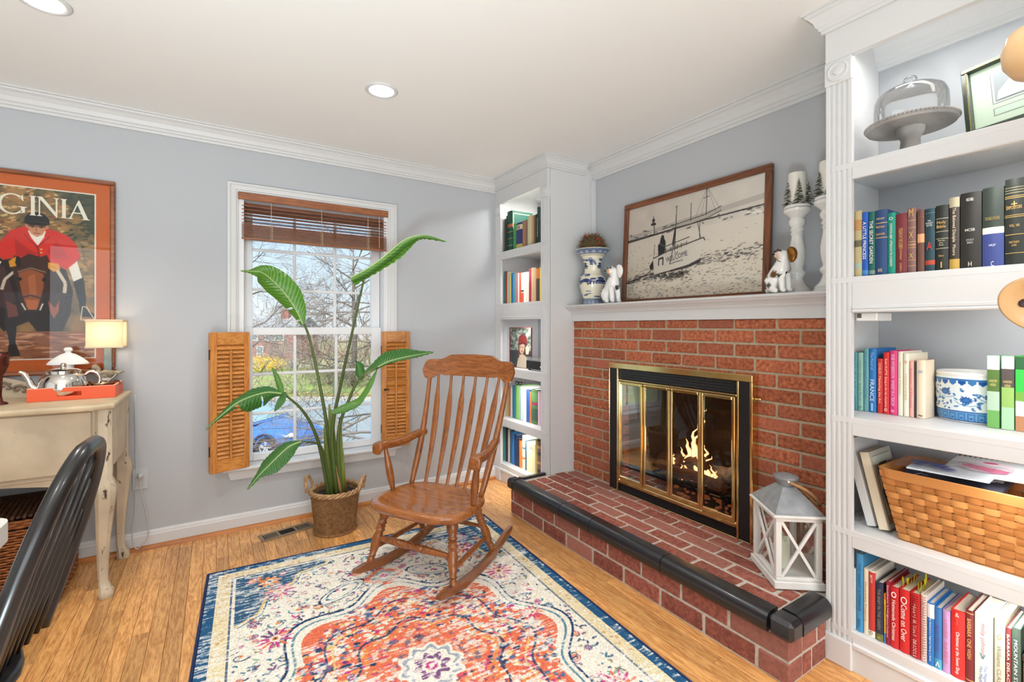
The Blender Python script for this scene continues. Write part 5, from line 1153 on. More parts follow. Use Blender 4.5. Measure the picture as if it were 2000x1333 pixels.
# ================================================================== ON THE SIDEBOARD
ZT = .895
tr = thing('serving_tray', 'orange lacquered tray with cut-out handles on the sideboard', 'tray', (-.578, 3.14, ZT))
M_TRAY = mat('orange_lacquer', rgb(232, 88, 34), .4); M_TRAYIN = mat('tray_inside', rgb(226, 78, 36), .45)
tx0, tx1, ty0, ty1, th = -.735, -.420, 3.024, 3.255, .060
q = MB(); q.box(tx0+.008, tx1-.008, ty0+.008, ty1-.008, ZT+.0005, ZT+.008); q.build('base', M_TRAYIN, tr)
def slot_wall(name, y0, y1):
    # front or back wall with a hand slot
    q = MB(); xs = [tx0, -.632, -.545, tx1]; z0, z1, z2, z3 = ZT+.0005, ZT+.020, ZT+.040, ZT+th
    q.box(xs[0], xs[1], y0, y1, z0, z3); q.box(xs[2], xs[3], y0, y1, z0, z3); q.box(xs[1], xs[2], y0, y1, z0, z1); q.box(xs[1], xs[2], y0, y1, z2, z3); q.build(name, M_TRAY, tr)
    e = MB(); e.box(tx0, tx1, y0, y1, z3, z3+.0015); e.build('edge', mat('tray_edge', rgb(250, 208, 176), .5), tr)
slot_wall('wall', ty0, ty0+.008); slot_wall('wall', ty1-.008, ty1)
for a in (tx0, tx1-.008): q = MB(); q.box(a, a+.008, ty0+.008, ty1-.008, ZT+.0005, ZT+th); q.build('wall', M_TRAY, tr); q = MB(); q.box(a, a+.008, ty0+.008, ty1-.008, ZT+th, ZT+th+.0015); q.build('edge', mat('tray_edge', rgb(250, 208, 176), .5), tr)
TZ = ZT+.0085; tpx, tpy = -.628, 3.115
tp = thing('teapot', 'polished steel teapot with curved spout in the orange tray', 'teapot', (tpx, tpy, TZ))
q = MB(); q.lathe([(.070, 0), (.080, .004), (.089, .020), (.093, .045), (.090, .075), (.080, .100), (.070, .112), (.066, .115), (.066, .122), (.060, .124)], 40, (tpx, tpy, TZ)); q.build('body', M_CHROME, tp, auto=40)
q = MB(); q.lathe([(.069, .1235), (.069, .128), (.055, .134), (.03, .139), (.011, .141), (.010, .144), (.012, .150), (.011, .160), (.007, .163), (.0005, .164)], 32, (tpx, tpy, TZ)); q.build('lid', M_CHROME, tp, auto=40)
q = MB(); q.tube(bez([(tpx-.072, tpy-.012, TZ+.028), (tpx-.105, tpy-.016, TZ+.055), (tpx-.118, tpy-.018, TZ+.09), (tpx-.135, tpy-.02, TZ+.122), (tpx-.150, tpy-.022, TZ+.13)], 5), lerp_list([.020, .016, .012, .0095, .008], 21), 12); q.build('spout', M_CHROME, tp, smooth=True)
q = MB(); q.tube(bez([(tpx+.078, tpy+.005, TZ+.102), (tpx+.098, tpy+.008, TZ+.118), (tpx+.125, tpy+.01, TZ+.105), (tpx+.135, tpy+.012, TZ+.07), (tpx+.118, tpy+.01, TZ+.036), (tpx+.09, tpy+.006, TZ+.026)], 5), .0075, 10); q.build('handle', M_CHROME, tp, smooth=True)
jx, jy = -.632, 3.232-.0
jar = thing('lidded_jar', 'cream ceramic jar with a knobbed lid behind the teapot', 'jar', (jx, 3.262-.06, TZ))
jy = 3.204-.0; jy = 3.222
q = MB(); q.lathe([(.018, 0), (.022, .05), (.024, .13), (.024, .150), (.020, .152)], 28, (jx, jy, TZ)); q.build('body', M_WHITEP, jar, auto=40)
q = MB(); q.lathe([(.020, .150), (.027, .151), (.0272, .155), (.025, .158), (.0005, .160)], 28, (jx, jy, TZ)); 
q = MB(); q.lathe([(.050, .1525), (.080, .150), (.082, .155), (.074, .166), (.052, .186), (.030, .202), (.014, .208), (.009, .214), (.016, .220), (.018, .228), (.012, .236), (.0005, .238)], 36, (jx-.0, 3.12+.0, 0)); q.v = [(p[0], (p[1]-3.12)*.36+jy, p[2]+TZ) for p in q.v]; q.build('lid', M_WHITEP, jar, auto=45)
sgx, sgy = -.488, 3.155
sg = thing('silver_bowl', 'small silver bowl with ring handles and a spoon at the right of the tray', 'bowl', (sgx, sgy, TZ))
M_SILV = mat('tarnished_silver', rgb(196, 172, 134), .18, 1.0, noise=.35, nscale=25)
q = MB(); q.lathe([(.020, 0), (.030, .004), (.042, .025), (.046, .048), (.049, .056), (.047, .057), (.042, .046), (.036, .02), (.0005, .012)], 32, (sgx, sgy, TZ), cap=False); q.build('body', M_SILV, sg, smooth=True)
for d in (-1, 1): q = MB(); q.tube([(sgx+d*(.055+.013*math.cos(t_)), sgy, TZ+.048+.016*math.sin(t_)) for t_ in np.linspace(0, 2*math.pi, 18)], .0035, 6, cap=False); q.build('handle', mat('dark_silver', rgb(90, 74, 66), .3, .9), sg, smooth=True)
q = MB(); q.tube(bez([(sgx-.01, sgy-.005, TZ+.030), (sgx+.02, sgy, TZ+.058), (sgx+.055, sgy+.005, TZ+.094)], 5), lerp_list([.009, .003, .0035, .006], 11), 7, flat=.35); tag(q.build('teaspoon', mat('dull_silver', rgb(150, 140, 128), .3, .9), smooth=True), 'dull silver spoon leaning in the small silver bowl', 'spoon')
# bird lamp
lx, ly = -.487, 3.285-.0
ly = 3.274
ly = 3.20
lamp_ = thing('table_lamp', 'small lit table lamp with a rectangular linen shade beside the poster', 'lamp', (lx, 3.276, ZT))
lyb = 3.276
M_LB = mat('lamp_blue', rgb(152, 168, 168), .55, noise=.25, nscale=30)
q = MB(); q.cbox(lx-.030, lx+.034, lyb-.017, lyb+.017, ZT+.0005, ZT+.022, .004); q.build('base', M_LB, lamp_)
q = MB(); q.cbox(lx-.014, lx+.018, lyb-.012, lyb+.012, ZT+.022, 1.165, .003); q.build('post', M_LB, lamp_)
M_SHADE = bpy.data.materials.new('linen_shade'); M_SHADE.use_nodes = True; t = M_SHADE.node_tree; b = t.nodes['Principled BSDF']; b.inputs['Base Color'].default_value = rgb(232, 218, 190); b.inputs['Roughness'].default_value = .9
tl = t.nodes.new('ShaderNodeBsdfTranslucent'); tl.inputs[0].default_value = rgb(250, 232, 200); ms = t.nodes.new('ShaderNodeMixShader'); ms.inputs[0].default_value = .55; t.links.new(b.outputs[0], ms.inputs[1]); t.links.new(tl.outputs[0], ms.inputs[2]); t.links.new(ms.outputs[0], t.nodes['Material Output'].inputs[0])
q = MB(); y0s, y1s = 3.255, 3.317
def ring(hx, yA, yB, z): return [(lx+.006-hx, yA, z), (lx+.006+hx, yA, z), (lx+.006+hx, yB, z), (lx+.006-hx, yB, z)]
q.v = ring(.072, 3.148, 3.300, 1.140)+ring(.072, 3.150, 3.298, 1.283); q.f = [(0, 1, 5, 4), (1, 2, 6, 5), (2, 3, 7, 6), (3, 0, 4, 7)]; q.mi = [0]*4
sh = q.build('lamp_shade', M_SHADE, lamp_)
for z in (1.140, 1.277):
    q = MB(); rg = [Vector(p) for p in ring(.0725, 3.1475, 3.3005, z)]
    q.tube(rg+[rg[0]], .0045, 6)
    q.build('shade_trim', mat('linen_trim', rgb(226, 208, 178), .9), sh)
lamp('table_lamp_bulb', 'POINT', (lx+.006, 3.225, 1.215), .55, (1, .80, .56), shadow_soft_size=.025)
bd = thing('bird_figurine', 'carved wooden shorebird figurine on a small pedestal under the lamp', 'figurine', (-.492, 3.225, ZT))
bx_, by_, bz_ = -.495, 3.236, .985
M_BIRD = mat('bird_paint', rgb(196, 186, 164), .7, c2=rgb(120, 108, 90), nscale=70)
q = MB(); pth = bez([(bx_-.045, by_, bz_+.052), (bx_-.030, by_, bz_+.040), (bx_-.018, by_, bz_+.012), (bx_+.012, by_, bz_+.006), (bx_+.045, by_, bz_+.012), (bx_+.082, by_, bz_+.022)], 6)
q.tube(pth, lerp_list([.008, .016, .014, .024, .028, .022, .010, .003], len(pth)), 14, flat=1.0); q.ball((bx_-.036, by_, bz_+.046), .0165, 12, 8); q.build('body', M_BIRD, bd, smooth=True)
q = MB(); q.tube([(bx_-.050, by_, bz_+.045), (bx_-.068, by_, bz_+.040)], [.004, .0008], 6); q.build('beak', mat('beak', rgb(70, 60, 50), .5), bd)
for d in (-1, 1): q = MB(); q.ball((bx_+.018, by_+d*.021, bz_+.012), .02, 10, 6, sc=(1.9, .3, .8)); q.build('wing', mat('bird_wing', rgb(104, 88, 66), .8, c2=rgb(170, 156, 130), nscale=140), bd, smooth=True)
q = MB(); q.lathe([(.030, 0), (.030, .006), (.012, .014), (.007, .03), (.007, .062), (.022, .068), (.024, .078), (.006, .084)], 20, (bx_+.008, by_-.008, ZT+.0005)); q.build('pedestal', M_WHITEP, bd, auto=40)
gx, gy = -.822, 3.02
gb = thing('goblet', 'dark reddish metal goblet at the left edge of the sideboard', 'goblet', (gx, gy, ZT))
q = MB(); q.lathe([(.028, 0.0005), (.028, .006), (.012, .014), (.008, .04), (.010, .09), (.012, .13), (.022, .150), (.030, .175), (.033, .21), (.030, .235), (.028, .235), (.03, .21), (.026, .17), (.0005, .155)], 28, (gx, gy, ZT), cap=False); q.build('cup', mat('dark_copper', rgb(92, 46, 38), .25, .7), gb, smooth=True)
# wall outlet with plug and cord
ou = thing('wall_outlet', 'white wall outlet plate beside the rear leg of the sideboard', 'outlet', (-.352, YW, .40))
q = MB(); q.cbox(-.388, -.316, YW-.006, YW-.0005, .335, .455, .003); q.build('plate', mat('outlet_plate', rgb(190, 192, 196), .4), ou)
for z in (.375, .415): q = MB(); q.cbox(-.366, -.338, YW-.0085, YW-.006, z-.014, z+.014, .004); q.build('socket', mat('outlet_plate', rgb(190, 192, 196), .4), ou)
cd = thing('lamp_cord', 'white lamp cord with plug hanging behind the sideboard leg to the floor', 'cord', (-.36, 3.29, .1))
M_LC = mat('cord_white', rgb(196, 196, 194), .5)
q = MB(); q.lathe([(.014, 0), (.014, .018), (.009, .024), (.004, .034)], 14, (-.352, YW-.009, .415), axis=(0, -1, 0)); q.build('plug', M_LC, cd, auto=40)
q = MB(); q.tube(bez([(-.352, YW-.035, .412), (-.350, YW-.034, .37), (-.34, YW-.033, .30), (-.325, YW-.033, .21), (-.315, YW-.035, .13), (-.318, YW-.044, .07), (-.345, YW-.046, .036), (-.365, YW-.05, .026), (-.385, YW-.02, .08), (-.375, YW-.006, .25), (-.372, YW-.006, .5), (-.375, YW-.006, .87)], 6), .0028, 6); q.build('wire', M_LC, cd, smooth=True)
for px_, lab in ((1.30, 'white outlet plate low on the wall behind the rocking chair back'),):
    o2 = thing('wall_outlet', lab, 'outlet', (px_, YW, .40)); q = MB(); q.cbox(px_-.036, px_+.036, YW-.006, YW-.0005, .34, .46, .003); q.build('plate', mat('outlet_plate', rgb(190, 192, 196), .4), o2)
    q = MB(); q.cbox(px_-.014, px_+.014, YW-.009, YW-.006, .365, .393, .004); q.cbox(px_-.014, px_+.014, YW-.009, YW-.006, .407, .435, .004); q.build('sockets', mat('outlet_plate', rgb(190, 192, 196), .4), o2)

# ================================================================== WICKER HAMPER
hp = thing('wicker_hamper', 'brown woven wicker hamper with dark lid under the sideboard', 'hamper', (-.86, 3.02, 0))
hx0, hx1, hy0, hy1, hz = -1.25, -.60, 2.87, 3.24, .40
M_HW = mat('hamper_wicker', rgb(176, 108, 52), .6, c2=rgb(110, 60, 28), nscale=50); M_HD = mat('hamper_dark', rgb(92, 56, 30), .6, c2=rgb(44, 26, 16), nscale=50)
q = MB(); q.box(hx0+.01, hx1-.01, hy0+.01, hy1-.01, .004, hz-.01); q.build('liner', mat('hamper_inner', rgb(40, 26, 18), .9), hp)
def weave_loop(z, ph, m_, r=.0052):
    pts = []; per = [((hx0, hy0), (hx1, hy0)), ((hx1, hy0), (hx1, hy1)), ((hx1, hy1), (hx0, hy1)), ((hx0, hy1), (hx0, hy0))]
    for (ax, ay), (bx2, by2) in per:
        L = math.hypot(bx2-ax, by2-ay); nn = int(L/.0125); dx, dy = (bx2-ax)/L, (by2-ay)/L
        for i in range(nn):
            o = .0035*(1 if ((i//2)+ph) % 2 else -1); pts.append((ax+dx*L*i/nn+dy*o, ay+dy*L*i/nn-dx*o, z))
    pts.append(pts[0]); m_.tube(pts, r, 5, cap=False)
q = MB()
for k in range(30): weave_loop(.012+.0118*k, k, q)
q.build('woven_sides', M_HW, hp, kind='stuff', smooth=True)
q = MB()
for k in range(3): weave_loop(.372+.011*k, k, q, .007)
q.build('rim', M_HW, hp, smooth=True)
q = MB(); n = 34
for i in range(n):
    x = hx0+.01+(hx1-hx0-.02)*i/(n-1)
    q.tube([(x, hy0+(hy1-hy0)*j/24, hz+.012+.028*math.sin(math.pi*j/24)+.004*(1 if (i+j) % 2 else -1)) for j in range(25)], .0085, 5)
q.build('lid', M_HD, hp, smooth=True)
# ================================================================== TABLE and WINDSOR CHAIR
tb = thing('white_table', 'white dining table end at the left edge of the picture', 'table', (-1.1, 1.4, 0))
q = MB(); pts = []; X0, X1, Y0, Y1, R = -1.9, -.476, .95, 1.862, .06
for cx, cy, a in ((X1-R, Y1-R, 0), (X0+R, Y1-R, 90), (X0+R, Y0+R, 180), (X1-R, Y0+R, 270)):
    for i in range(7): t_ = math.radians(a+90*i/6); pts.append((cx+R*math.cos(t_), cy+R*math.sin(t_)))
q.prism(pts, 2, .665, .718); q.build('tabletop', mat('table_white', rgb(232, 230, 224), .35), tb)
for x in (X0+.1, X1-.12):
    for y in (Y0+.1, Y1-.1): q = MB(); q.lathe([(.02, .0005), (.022, .05), (.03, .3), (.034, .6), (.036, .666)], 16, (x, y, 0)); q.build('leg', mat('table_white', rgb(232, 230, 224), .35), tb, smooth=True)
wc = thing('windsor_chair', 'black bow-back Windsor chair tucked at the white table in the corner', 'chair', (-.62, 1.53, 0))
A = Vector((-.262, 1.532, .952)); dn = Vector((-.14, 0, -.50)); lat = Vector((.06, .998, 0))    # apex, lean down to the seat, sideways
def bow(t_):  # t -1..1 across
    a = abs(t_); s = 1 if t_ > 0 else -1
    wv = .215*(1-(1-min(1, a*1.25))**2.3) if a < .8 else .215-.03*(a-.8)/.2; dv = (max(0, a-.08)/.92)**1.45
    return A+lat*(s*wv)+dn*dv
q = MB(); q.tube([bow(-1+2*i/48) for i in range(49)], .0185, 12, up=(1, 0, 0)); q.build('bow', M_BLACKW, wc, smooth=True)
seat_back = A+dn
for i in range(8):
    k = (i-3.5)/3.5; base = seat_back+lat*(k*.155)+Vector((.0-.012*(1-k*k), 0, 0)); tt = k*.52; top = bow(tt)
    q = MB(); q.tube([base+(top-base)*f for f in (0, .3, .6, 1)], [.0068, .0088, .0076, .0055], 9); q.build('spindle', M_BLACKW, wc, smooth=True)
q = MB(); zc = seat_back.z; pts = [(.225*math.cos(t_)*1.0, .225*math.sin(t_)) for t_ in np.linspace(0, 2*math.pi, 32, endpoint=False)]
for k, z in ((.9, -.038), (1, -.022), (1, -.008), (.96, .0), (.6, -.006), (.05, -.012)):
    q.v += [(seat_back.x-.205+p[0]*k, 1.532+p[1]*k, zc+z+.006) for p in pts]
for a in range(5):
    for i in range(32): q.f.append((a*32+i, a*32+(i+1) % 32, (a+1)*32+(i+1) % 32, (a+1)*32+i)); q.mi.append(0)
q.f += [tuple(range(32))[::-1], tuple(160+i for i in range(32))]; q.mi += [0, 0]; q.build('seat', M_BLACKW, wc, auto=50)
for dx, dy in ((-.35, -.14), (-.35, .14), (-.08, -.14), (-.08, .14)):
    tp_ = Vector((seat_back.x+dx, 1.532+dy, zc-.03)); bt = Vector((seat_back.x+dx+(-.05 if dx < -.2 else .06), 1.532+dy*1.35, .0005)); q = MB(); q.turned(bt, tp_, [(0, .012), (.2, .016), (.4, .013), (.44, .02), (.6, .022), (.75, .014), (.78, .019), (1, .014)], 12); q.build('leg', M_BLACKW, wc, smooth=True)
# ================================================================== ON THE MANTEL
ZM = 1.3957
M_VW = mat('porcelain_cream', rgb(232, 226, 204), .22, coat=.5)
vs_ = thing('porcelain_vase', 'blue and white porcelain vase with flared rim at the left end of the mantel', 'vase', (2.226, 2.452, ZM))
def vase_canvas():
    w, h = 150, 190; c = Canvas(w, h, (230, 224, 202)); rnd = random.Random(4); B1, B2, B3 = (34, 50, 98), (58, 84, 140), (112, 132, 170)
    def pagoda(x, y, s):
        c.rect(x-s*.7, y, x+s*.7, y+s*.5, B1)
        for k in range(5): c.rect(x-s*.55+k*s*.24, y+s*.12, x-s*.47+k*s*.24, y+s*.42, (214, 212, 206))
        c.poly([(x-s, y), (x-s*.5, y-s*.32), (x+s*.5, y-s*.32), (x+s, y)], B1); c.rect(x-s*.4, y-s*.55, x+s*.4, y-s*.3, B2); c.poly([(x-s*.7, y-s*.55), (x-s*.2, y-s*.95), (x+s*.2, y-s*.95), (x+s*.7, y-s*.55)], B1)
    def tree(x, y, s):
        for i in range(9): c.ell(x+rnd.uniform(-s, s), y-s+rnd.uniform(-s*.7, s*.5), s*.45, s*.3, rnd.choice([B1, B2, B1]), .95)
        c.line([(x, y), (x+1, y-s)], 2, B1)
    for u in (10, 60, 108, 140):
        pagoda(u, 62, 13); tree(u+24, 60, 9); pagoda(u+8, 116, 15); tree(u+32, 128, 12); tree(u-10, 100, 7)
    for i in range(60): c.ell(rnd.uniform(0, w), rnd.choice([rnd.uniform(84, 92), rnd.uniform(128, 165), rnd.uniform(34, 44)]), rnd.uniform(3, 10), rnd.uniform(1, 2.4), rnd.choice([B1, B2, B3]), .9, rnd.uniform(-.15, .15), 8)
    c.rect(0, 0, w, 20, (104, 120, 152)); c.rect(0, 172, w, 190, (120, 134, 162))
    for k in range(14): c.poly([(k*11, 17), (k*11+5, 6), (k*11+10, 17)], (190, 196, 204), .8); c.poly([(k*11, 186), (k*11+5, 176), (k*11+10, 186)], (186, 192, 204), .7)
    for y in (20, 171, 26): c.line([(0, y), (w, y)], 1.2, (84, 96, 90))
    return c
vprof = [(.118, .382), (.112, .372), (.092, .352), (.074, .335), (.064, .310), (.058, .270), (.056, .235), (.062, .218), (.080, .200), (.094, .178), (.095, .155), (.088, .120), (.078, .085), (.066, .050), (.060, .034), (.062, .030), (.064, .014), (.064, .001)]
def vase_fn(cx, cy, z0, prof, zmax=None):
    zz = np.array([p[1] for p in prof]); rr = np.array([p[0] for p in prof]); s = np.concatenate([[0], np.cumsum(np.hypot(np.diff(zz), np.diff(rr)))]); s /= s[-1]
    def fn(U, V):
        r = np.interp(V, s, rr); z = np.interp(V, s, zz); a = -U*2*math.pi+1.2; return np.stack([cx+r*np.cos(a), cy+r*np.sin(a), z0+z], 1)
    return fn
grid_print('body', vase_canvas(), vase_fn(2.226, 2.452, ZM, vprof), painted('porcelain_print', .2, coat=.5), vs_)
q = MB(); q.lathe([(.118, .382), (.1185, .386), (.114, .387), (.108, .379), (.088, .357), (.07, .338), (.055, .33)], 40, (2.226, 2.452, ZM), cap=False); q.build('rim', M_VW, vs_, smooth=True)
# dried moss and berry ball
random.seed(8); mb = thing('dried_arrangement', 'ball of dried moss, pine sprigs and red berries in the vase', 'dried flowers', (2.226, 2.452, ZM+.38))
mc = Vector((2.226, 2.452, ZM+.418)); R_ = .092
q = MB(); q.ball(mc, R_*.86, 16, 10, sc=(1, 1, .86)); q.build('moss_core', mat('moss', rgb(112, 96, 66), .95, c2=rgb(52, 46, 30), nscale=60, bump=1, bscale=120), mb, smooth=True)
def sprigs(n, colr, nm, L=(.02, .045), r=.0011):
    q = MB()
    for i in range(n):
        d = Vector((random.gauss(0, 1), random.gauss(0, 1), random.gauss(.3, .9))).normalized(); p = mc+Vector((d.x*R_*.84, d.y*R_*.84, d.z*R_*.72)); e_ = (d+Vector((random.gauss(0, .7), random.gauss(0, .7), random.gauss(0, .7)))).normalized()*random.uniform(*L)
        q.tube([p, p+e_*.5, p+e_+Vector((0, 0, -.004))], [r, r, r*.3], 3, cap=False)
    q.build(nm, colr, mb, kind='stuff')
sprigs(420, mat('twig', rgb(132, 106, 70), .9), 'twigs'); sprigs(260, mat('pine_sprig', rgb(70, 84, 58), .9), 'needles', (.012, .035)); sprigs(160, mat('rust_sprig', rgb(136, 70, 40), .9), 'rust_leaves', (.01, .03), .0022)
for i in range(9):
    d = Vector((random.gauss(-.6, .7), random.gauss(-.3, 1), random.gauss(.4, .6))).normalized(); q = MB(); q.ball(mc+Vector((d.x*R_*.98, d.y*R_*.98, d.z*R_*.86)), random.uniform(.006, .011), 8, 6); q.build('berry', mat('red_berry' if i < 4 else 'tan_cone', rgb(166, 30, 34) if i < 4 else rgb(164, 110, 66), .5), mb, smooth=True)
# staffordshire style spaniels (sitting)
def spaniel(cx, cy, face, H_, label, patches, earc, muzzle, hturn=math.radians(88)):
    """sitting dog; face = unit vector the body faces, head turned the same way"""
    r = thing('spaniel_figurine', label, 'figurine', (cx, cy, ZM)); f = Vector((face[0], face[1], 0)).normalized(); hcs, hsn = math.cos(hturn), math.sin(hturn); s = Vector((-f.y, f.x, 0)); k = H_/.245
    P = lambda a, b, z: tuple(Vector((cx, cy, ZM+.0005))+f*a*k+s*b*k+Vector((0, 0, z*k)))
    rm = bpy.data.meshes.new('body'); bm_ = bmesh.new(); lay = bm_.verts.layers.skin.verify()
    J = {}
    def v(n, a, b, z, rx): vv = bm_.verts.new(P(a, b, z)); vv[lay].radius = (rx*k, rx*k); J[n] = vv; return vv
    v('rump', -.040, 0, .044, .046); v('mid', -.022, 0, .085, .043); v('chest', .010, 0, .128, .037); v('neck', .022, 0, .165, .026); HP = lambda a, b, z: (.026-.008+(a-.03)*hcs+b*hsn, (a-.03)*-hsn+b*hcs, z)
    v('head', *HP(.030, 0, .203), .037); v('muz', *HP(.062, 0, .192), .019); v('nose', *HP(.073, 0, .190), .0145)
    for a, b in (('rump', 'mid'), ('mid', 'chest'), ('chest', 'neck'), ('neck', 'head'), ('head', 'muz'), ('muz', 'nose')): bm_.edges.new((J[a], J[b]))
    for sd in (-1, 1):
        v('sh%d' % sd, .028, .020*sd, .100, .019); v('el%d' % sd, .036, .021*sd, .055, .0155); v('pw%d' % sd, .040, .021*sd, .014, .0145); v('toe%d' % sd, .058, .022*sd, .011, .0115)
        for a, b in (('chest', 'sh%d' % sd), ('sh%d' % sd, 'el%d' % sd), ('el%d' % sd, 'pw%d' % sd), ('pw%d' % sd, 'toe%d' % sd)): bm_.edges.new((J[a], J[b]))
        v('th%d' % sd, -.020, .036*sd, .038, .031); v('hf%d' % sd, .012, .042*sd, .013, .013); v('ht%d' % sd, .030, .043*sd, .011, .0105)
        for a, b in (('rump', 'th%d' % sd), ('th%d' % sd, 'hf%d' % sd), ('hf%d' % sd, 'ht%d' % sd)): bm_.edges.new((J[a], J[b]))
    J['rump'][lay].use_root = True; bm_.to_mesh(rm); bm_.free()
    o = bpy.data.objects.new('body_tmp', rm); COL.objects.link(o); o.modifiers.new('s', 'SKIN'); sb_ = o.modifiers.new('u', 'SUBSURF'); sb_.levels = 2
    bpy.context.view_layer.update(); me = bpy.data.meshes.new_from_object(o.evaluated_get(bpy.context.evaluated_depsgraph_get())); bpy.data.objects.remove(o)
    n = len(me.vertices); co = np.empty(n*3, np.float32); me.vertices.foreach_get('co', co); co = co.reshape(-1, 3); co[:, 2] = np.maximum(co[:, 2], ZM+.0005)
    rel = (co-np.array((cx, cy, ZM)))/k; a_ = rel @ np.array(f); b_ = rel @ np.array(s); z_ = rel[:, 2]
    # wavy coat on the flanks
    wv = .0012*np.sin(z_*420+np.sin(b_*160)*2)*(z_ < .15)*(a_ < .02); co += (np.stack([a_, b_, np.zeros(n)], 1)*0+wv[:, None]*np.sign(b_)[:, None]*np.array(s))*k
    me.vertices.foreach_set('co', co.ravel()); colr = np.ones((n, 4), np.float32); base = s2l(np.array((240, 238, 235))/255); colr[:, :3] = base
    for (pa, pb, pz, pr, pc) in patches:
        d = np.sqrt((a_-pa)**2+((b_-pb))**2+(z_-pz)**2)+.002*np.sin(a_*700)+.002*np.sin(z_*600); m_ = d < pr; colr[m_, :3] = s2l(np.array(pc)/255)
    hp = HP(.075, 0, .190); d = np.sqrt((a_-hp[0])**2+(b_-hp[1])**2+(z_-hp[2])**2); colr[d < .020, :3] = s2l(np.array(muzzle)/255)
    at = me.attributes.new('Col', 'FLOAT_COLOR', 'POINT'); at.data.foreach_set('color', colr.ravel()); me.materials.clear(); me.materials.append(painted('glazed_pottery', .2, coat=.6)); me.polygons.foreach_set('use_smooth', [True]*len(me.polygons))
    me.name = 'body'; link('body', me, r)
    for sd in (-1, 1):
        q = MB(); q.tube(bez([P(*HP(.020, .030*sd, .226)), P(*HP(.014, .042*sd, .208)), P(*HP(.014, .046*sd, .180)), P(*HP(.016, .042*sd, .152))], 5), [x*k for x in lerp_list([.010, .020, .023, .019, .005], 16)], 10, flat=.5); q.build('ear', earc, r, smooth=True)
        q = MB(); q.ball(P(*HP(.060, .0165*sd, .213)), .0048*k, 8, 6); q.build('eye', mat('eye_black', rgb(20, 18, 18), .2), r, smooth=True)
    q = MB(); q.ball(P(*HP(.087, 0, .195)), .0062*k, 8, 6, sc=(1, 1.2, .8)); q.build('nose', mat('eye_black', rgb(20, 18, 18), .2), r, smooth=True)
    q = MB(); q.tube(bez([P(.006, -.026, .172), P(.030, -.024, .158), P(.044, 0, .150), P(.030, .024, .158), P(.006, .026, .172)], 5), .0022*k, 5); q.build('collar', mat('gilt', rgb(160, 150, 140), .3, .6), r, smooth=True)
    q = MB(); q.tube(bez([P(-.070, .0, .02), P(-.082, .015, .014), P(-.078, .04, .012), P(-.055, .055, .012)], 5), [x*k for x in lerp_list([.014, .012, .010, .006], 16)], 8); q.build('tail', M_WHITEP, r, smooth=True)
    return r
M_GOLD = mat('copper_lustre', rgb(150, 100, 34), .25, .7, noise=.5, nscale=60)
spaniel(2.185, 2.222, (-.28, -1), .262, 'white pottery spaniel with peach muzzle sitting left of the boat picture', [], M_WHITEP, (240, 176, 120))
DKG = (96, 66, 26); DK = (58, 54, 40)
spaniel(2.140, 1.128, (-.28, -1), .215, 'white pottery spaniel with golden spots and golden ears beside the candlesticks', [(.0, -.045, .10, .022, DKG), (.0, .045, .10, .022, DKG), (-.05, -.015, .118, .024, DK), (-.05, -.04, .05, .024, DK), (-.01, -.062, .045, .014, DK), (-.035, -.045, .085, .010, DK), (.03, -.035, .088, .012, DK), (-.05, .03, .05, .016, DK), (.02, .01, .155, .010, DK), (-.06, 0, .075, .014, DK)], M_GOLD, (226, 190, 176))
# framed boat photograph, leaning back
bp_ = thing('framed_photograph', 'wood framed sepia photograph of a boat and lighthouse leaning on the mantel', 'picture', (2.33, 1.755, ZM))
BY0, BY1, BZ0, BZ1, BXB, BXT = 1.262, 2.250, ZM+.0005, 2.058, 2.318, 2.352
lean = Vector((BXT-BXB, 0, BZ1-BZ0)).normalized(); nb = Vector((-lean.z, 0, lean.x)); BH = (Vector((BXT-BXB, 0, BZ1-BZ0))).length; BW = BY1-BY0
def bpnt(u, v, d): p = Vector((BXB, BY1-u*BW, BZ0))+lean*(v*BH)+nb*d; return tuple(p)
def bbox(u0, u1, v0, v1, d0, d1): 
    q = MB(); q.cbox(u0, u1, v0, v1, d0, d1, .002); q.v = [tuple(Vector((BXB, BY1-p[0], BZ0))+lean*p[1]+nb*p[2]) for p in q.v]; return q
fw = .034
bbox(0, BW, 0, fw*.75, 0, .024).build('frame', M_WALNUT, bp_); bbox(0, BW, BH-fw, BH, 0, .024).build('frame', M_WALNUT, bp_); bbox(0, fw, fw*.75, BH-fw, 0, .024).build('frame', wood('walnut_upright', rgb(84, 44, 22), rgb(134, 78, 44), axis=2, scale=10, rough=.45, coat=.1, ring=6, island=.05), bp_); bbox(BW-fw, BW, fw*.75, BH-fw, 0, .024).build('frame', MATS['walnut_upright'], bp_)
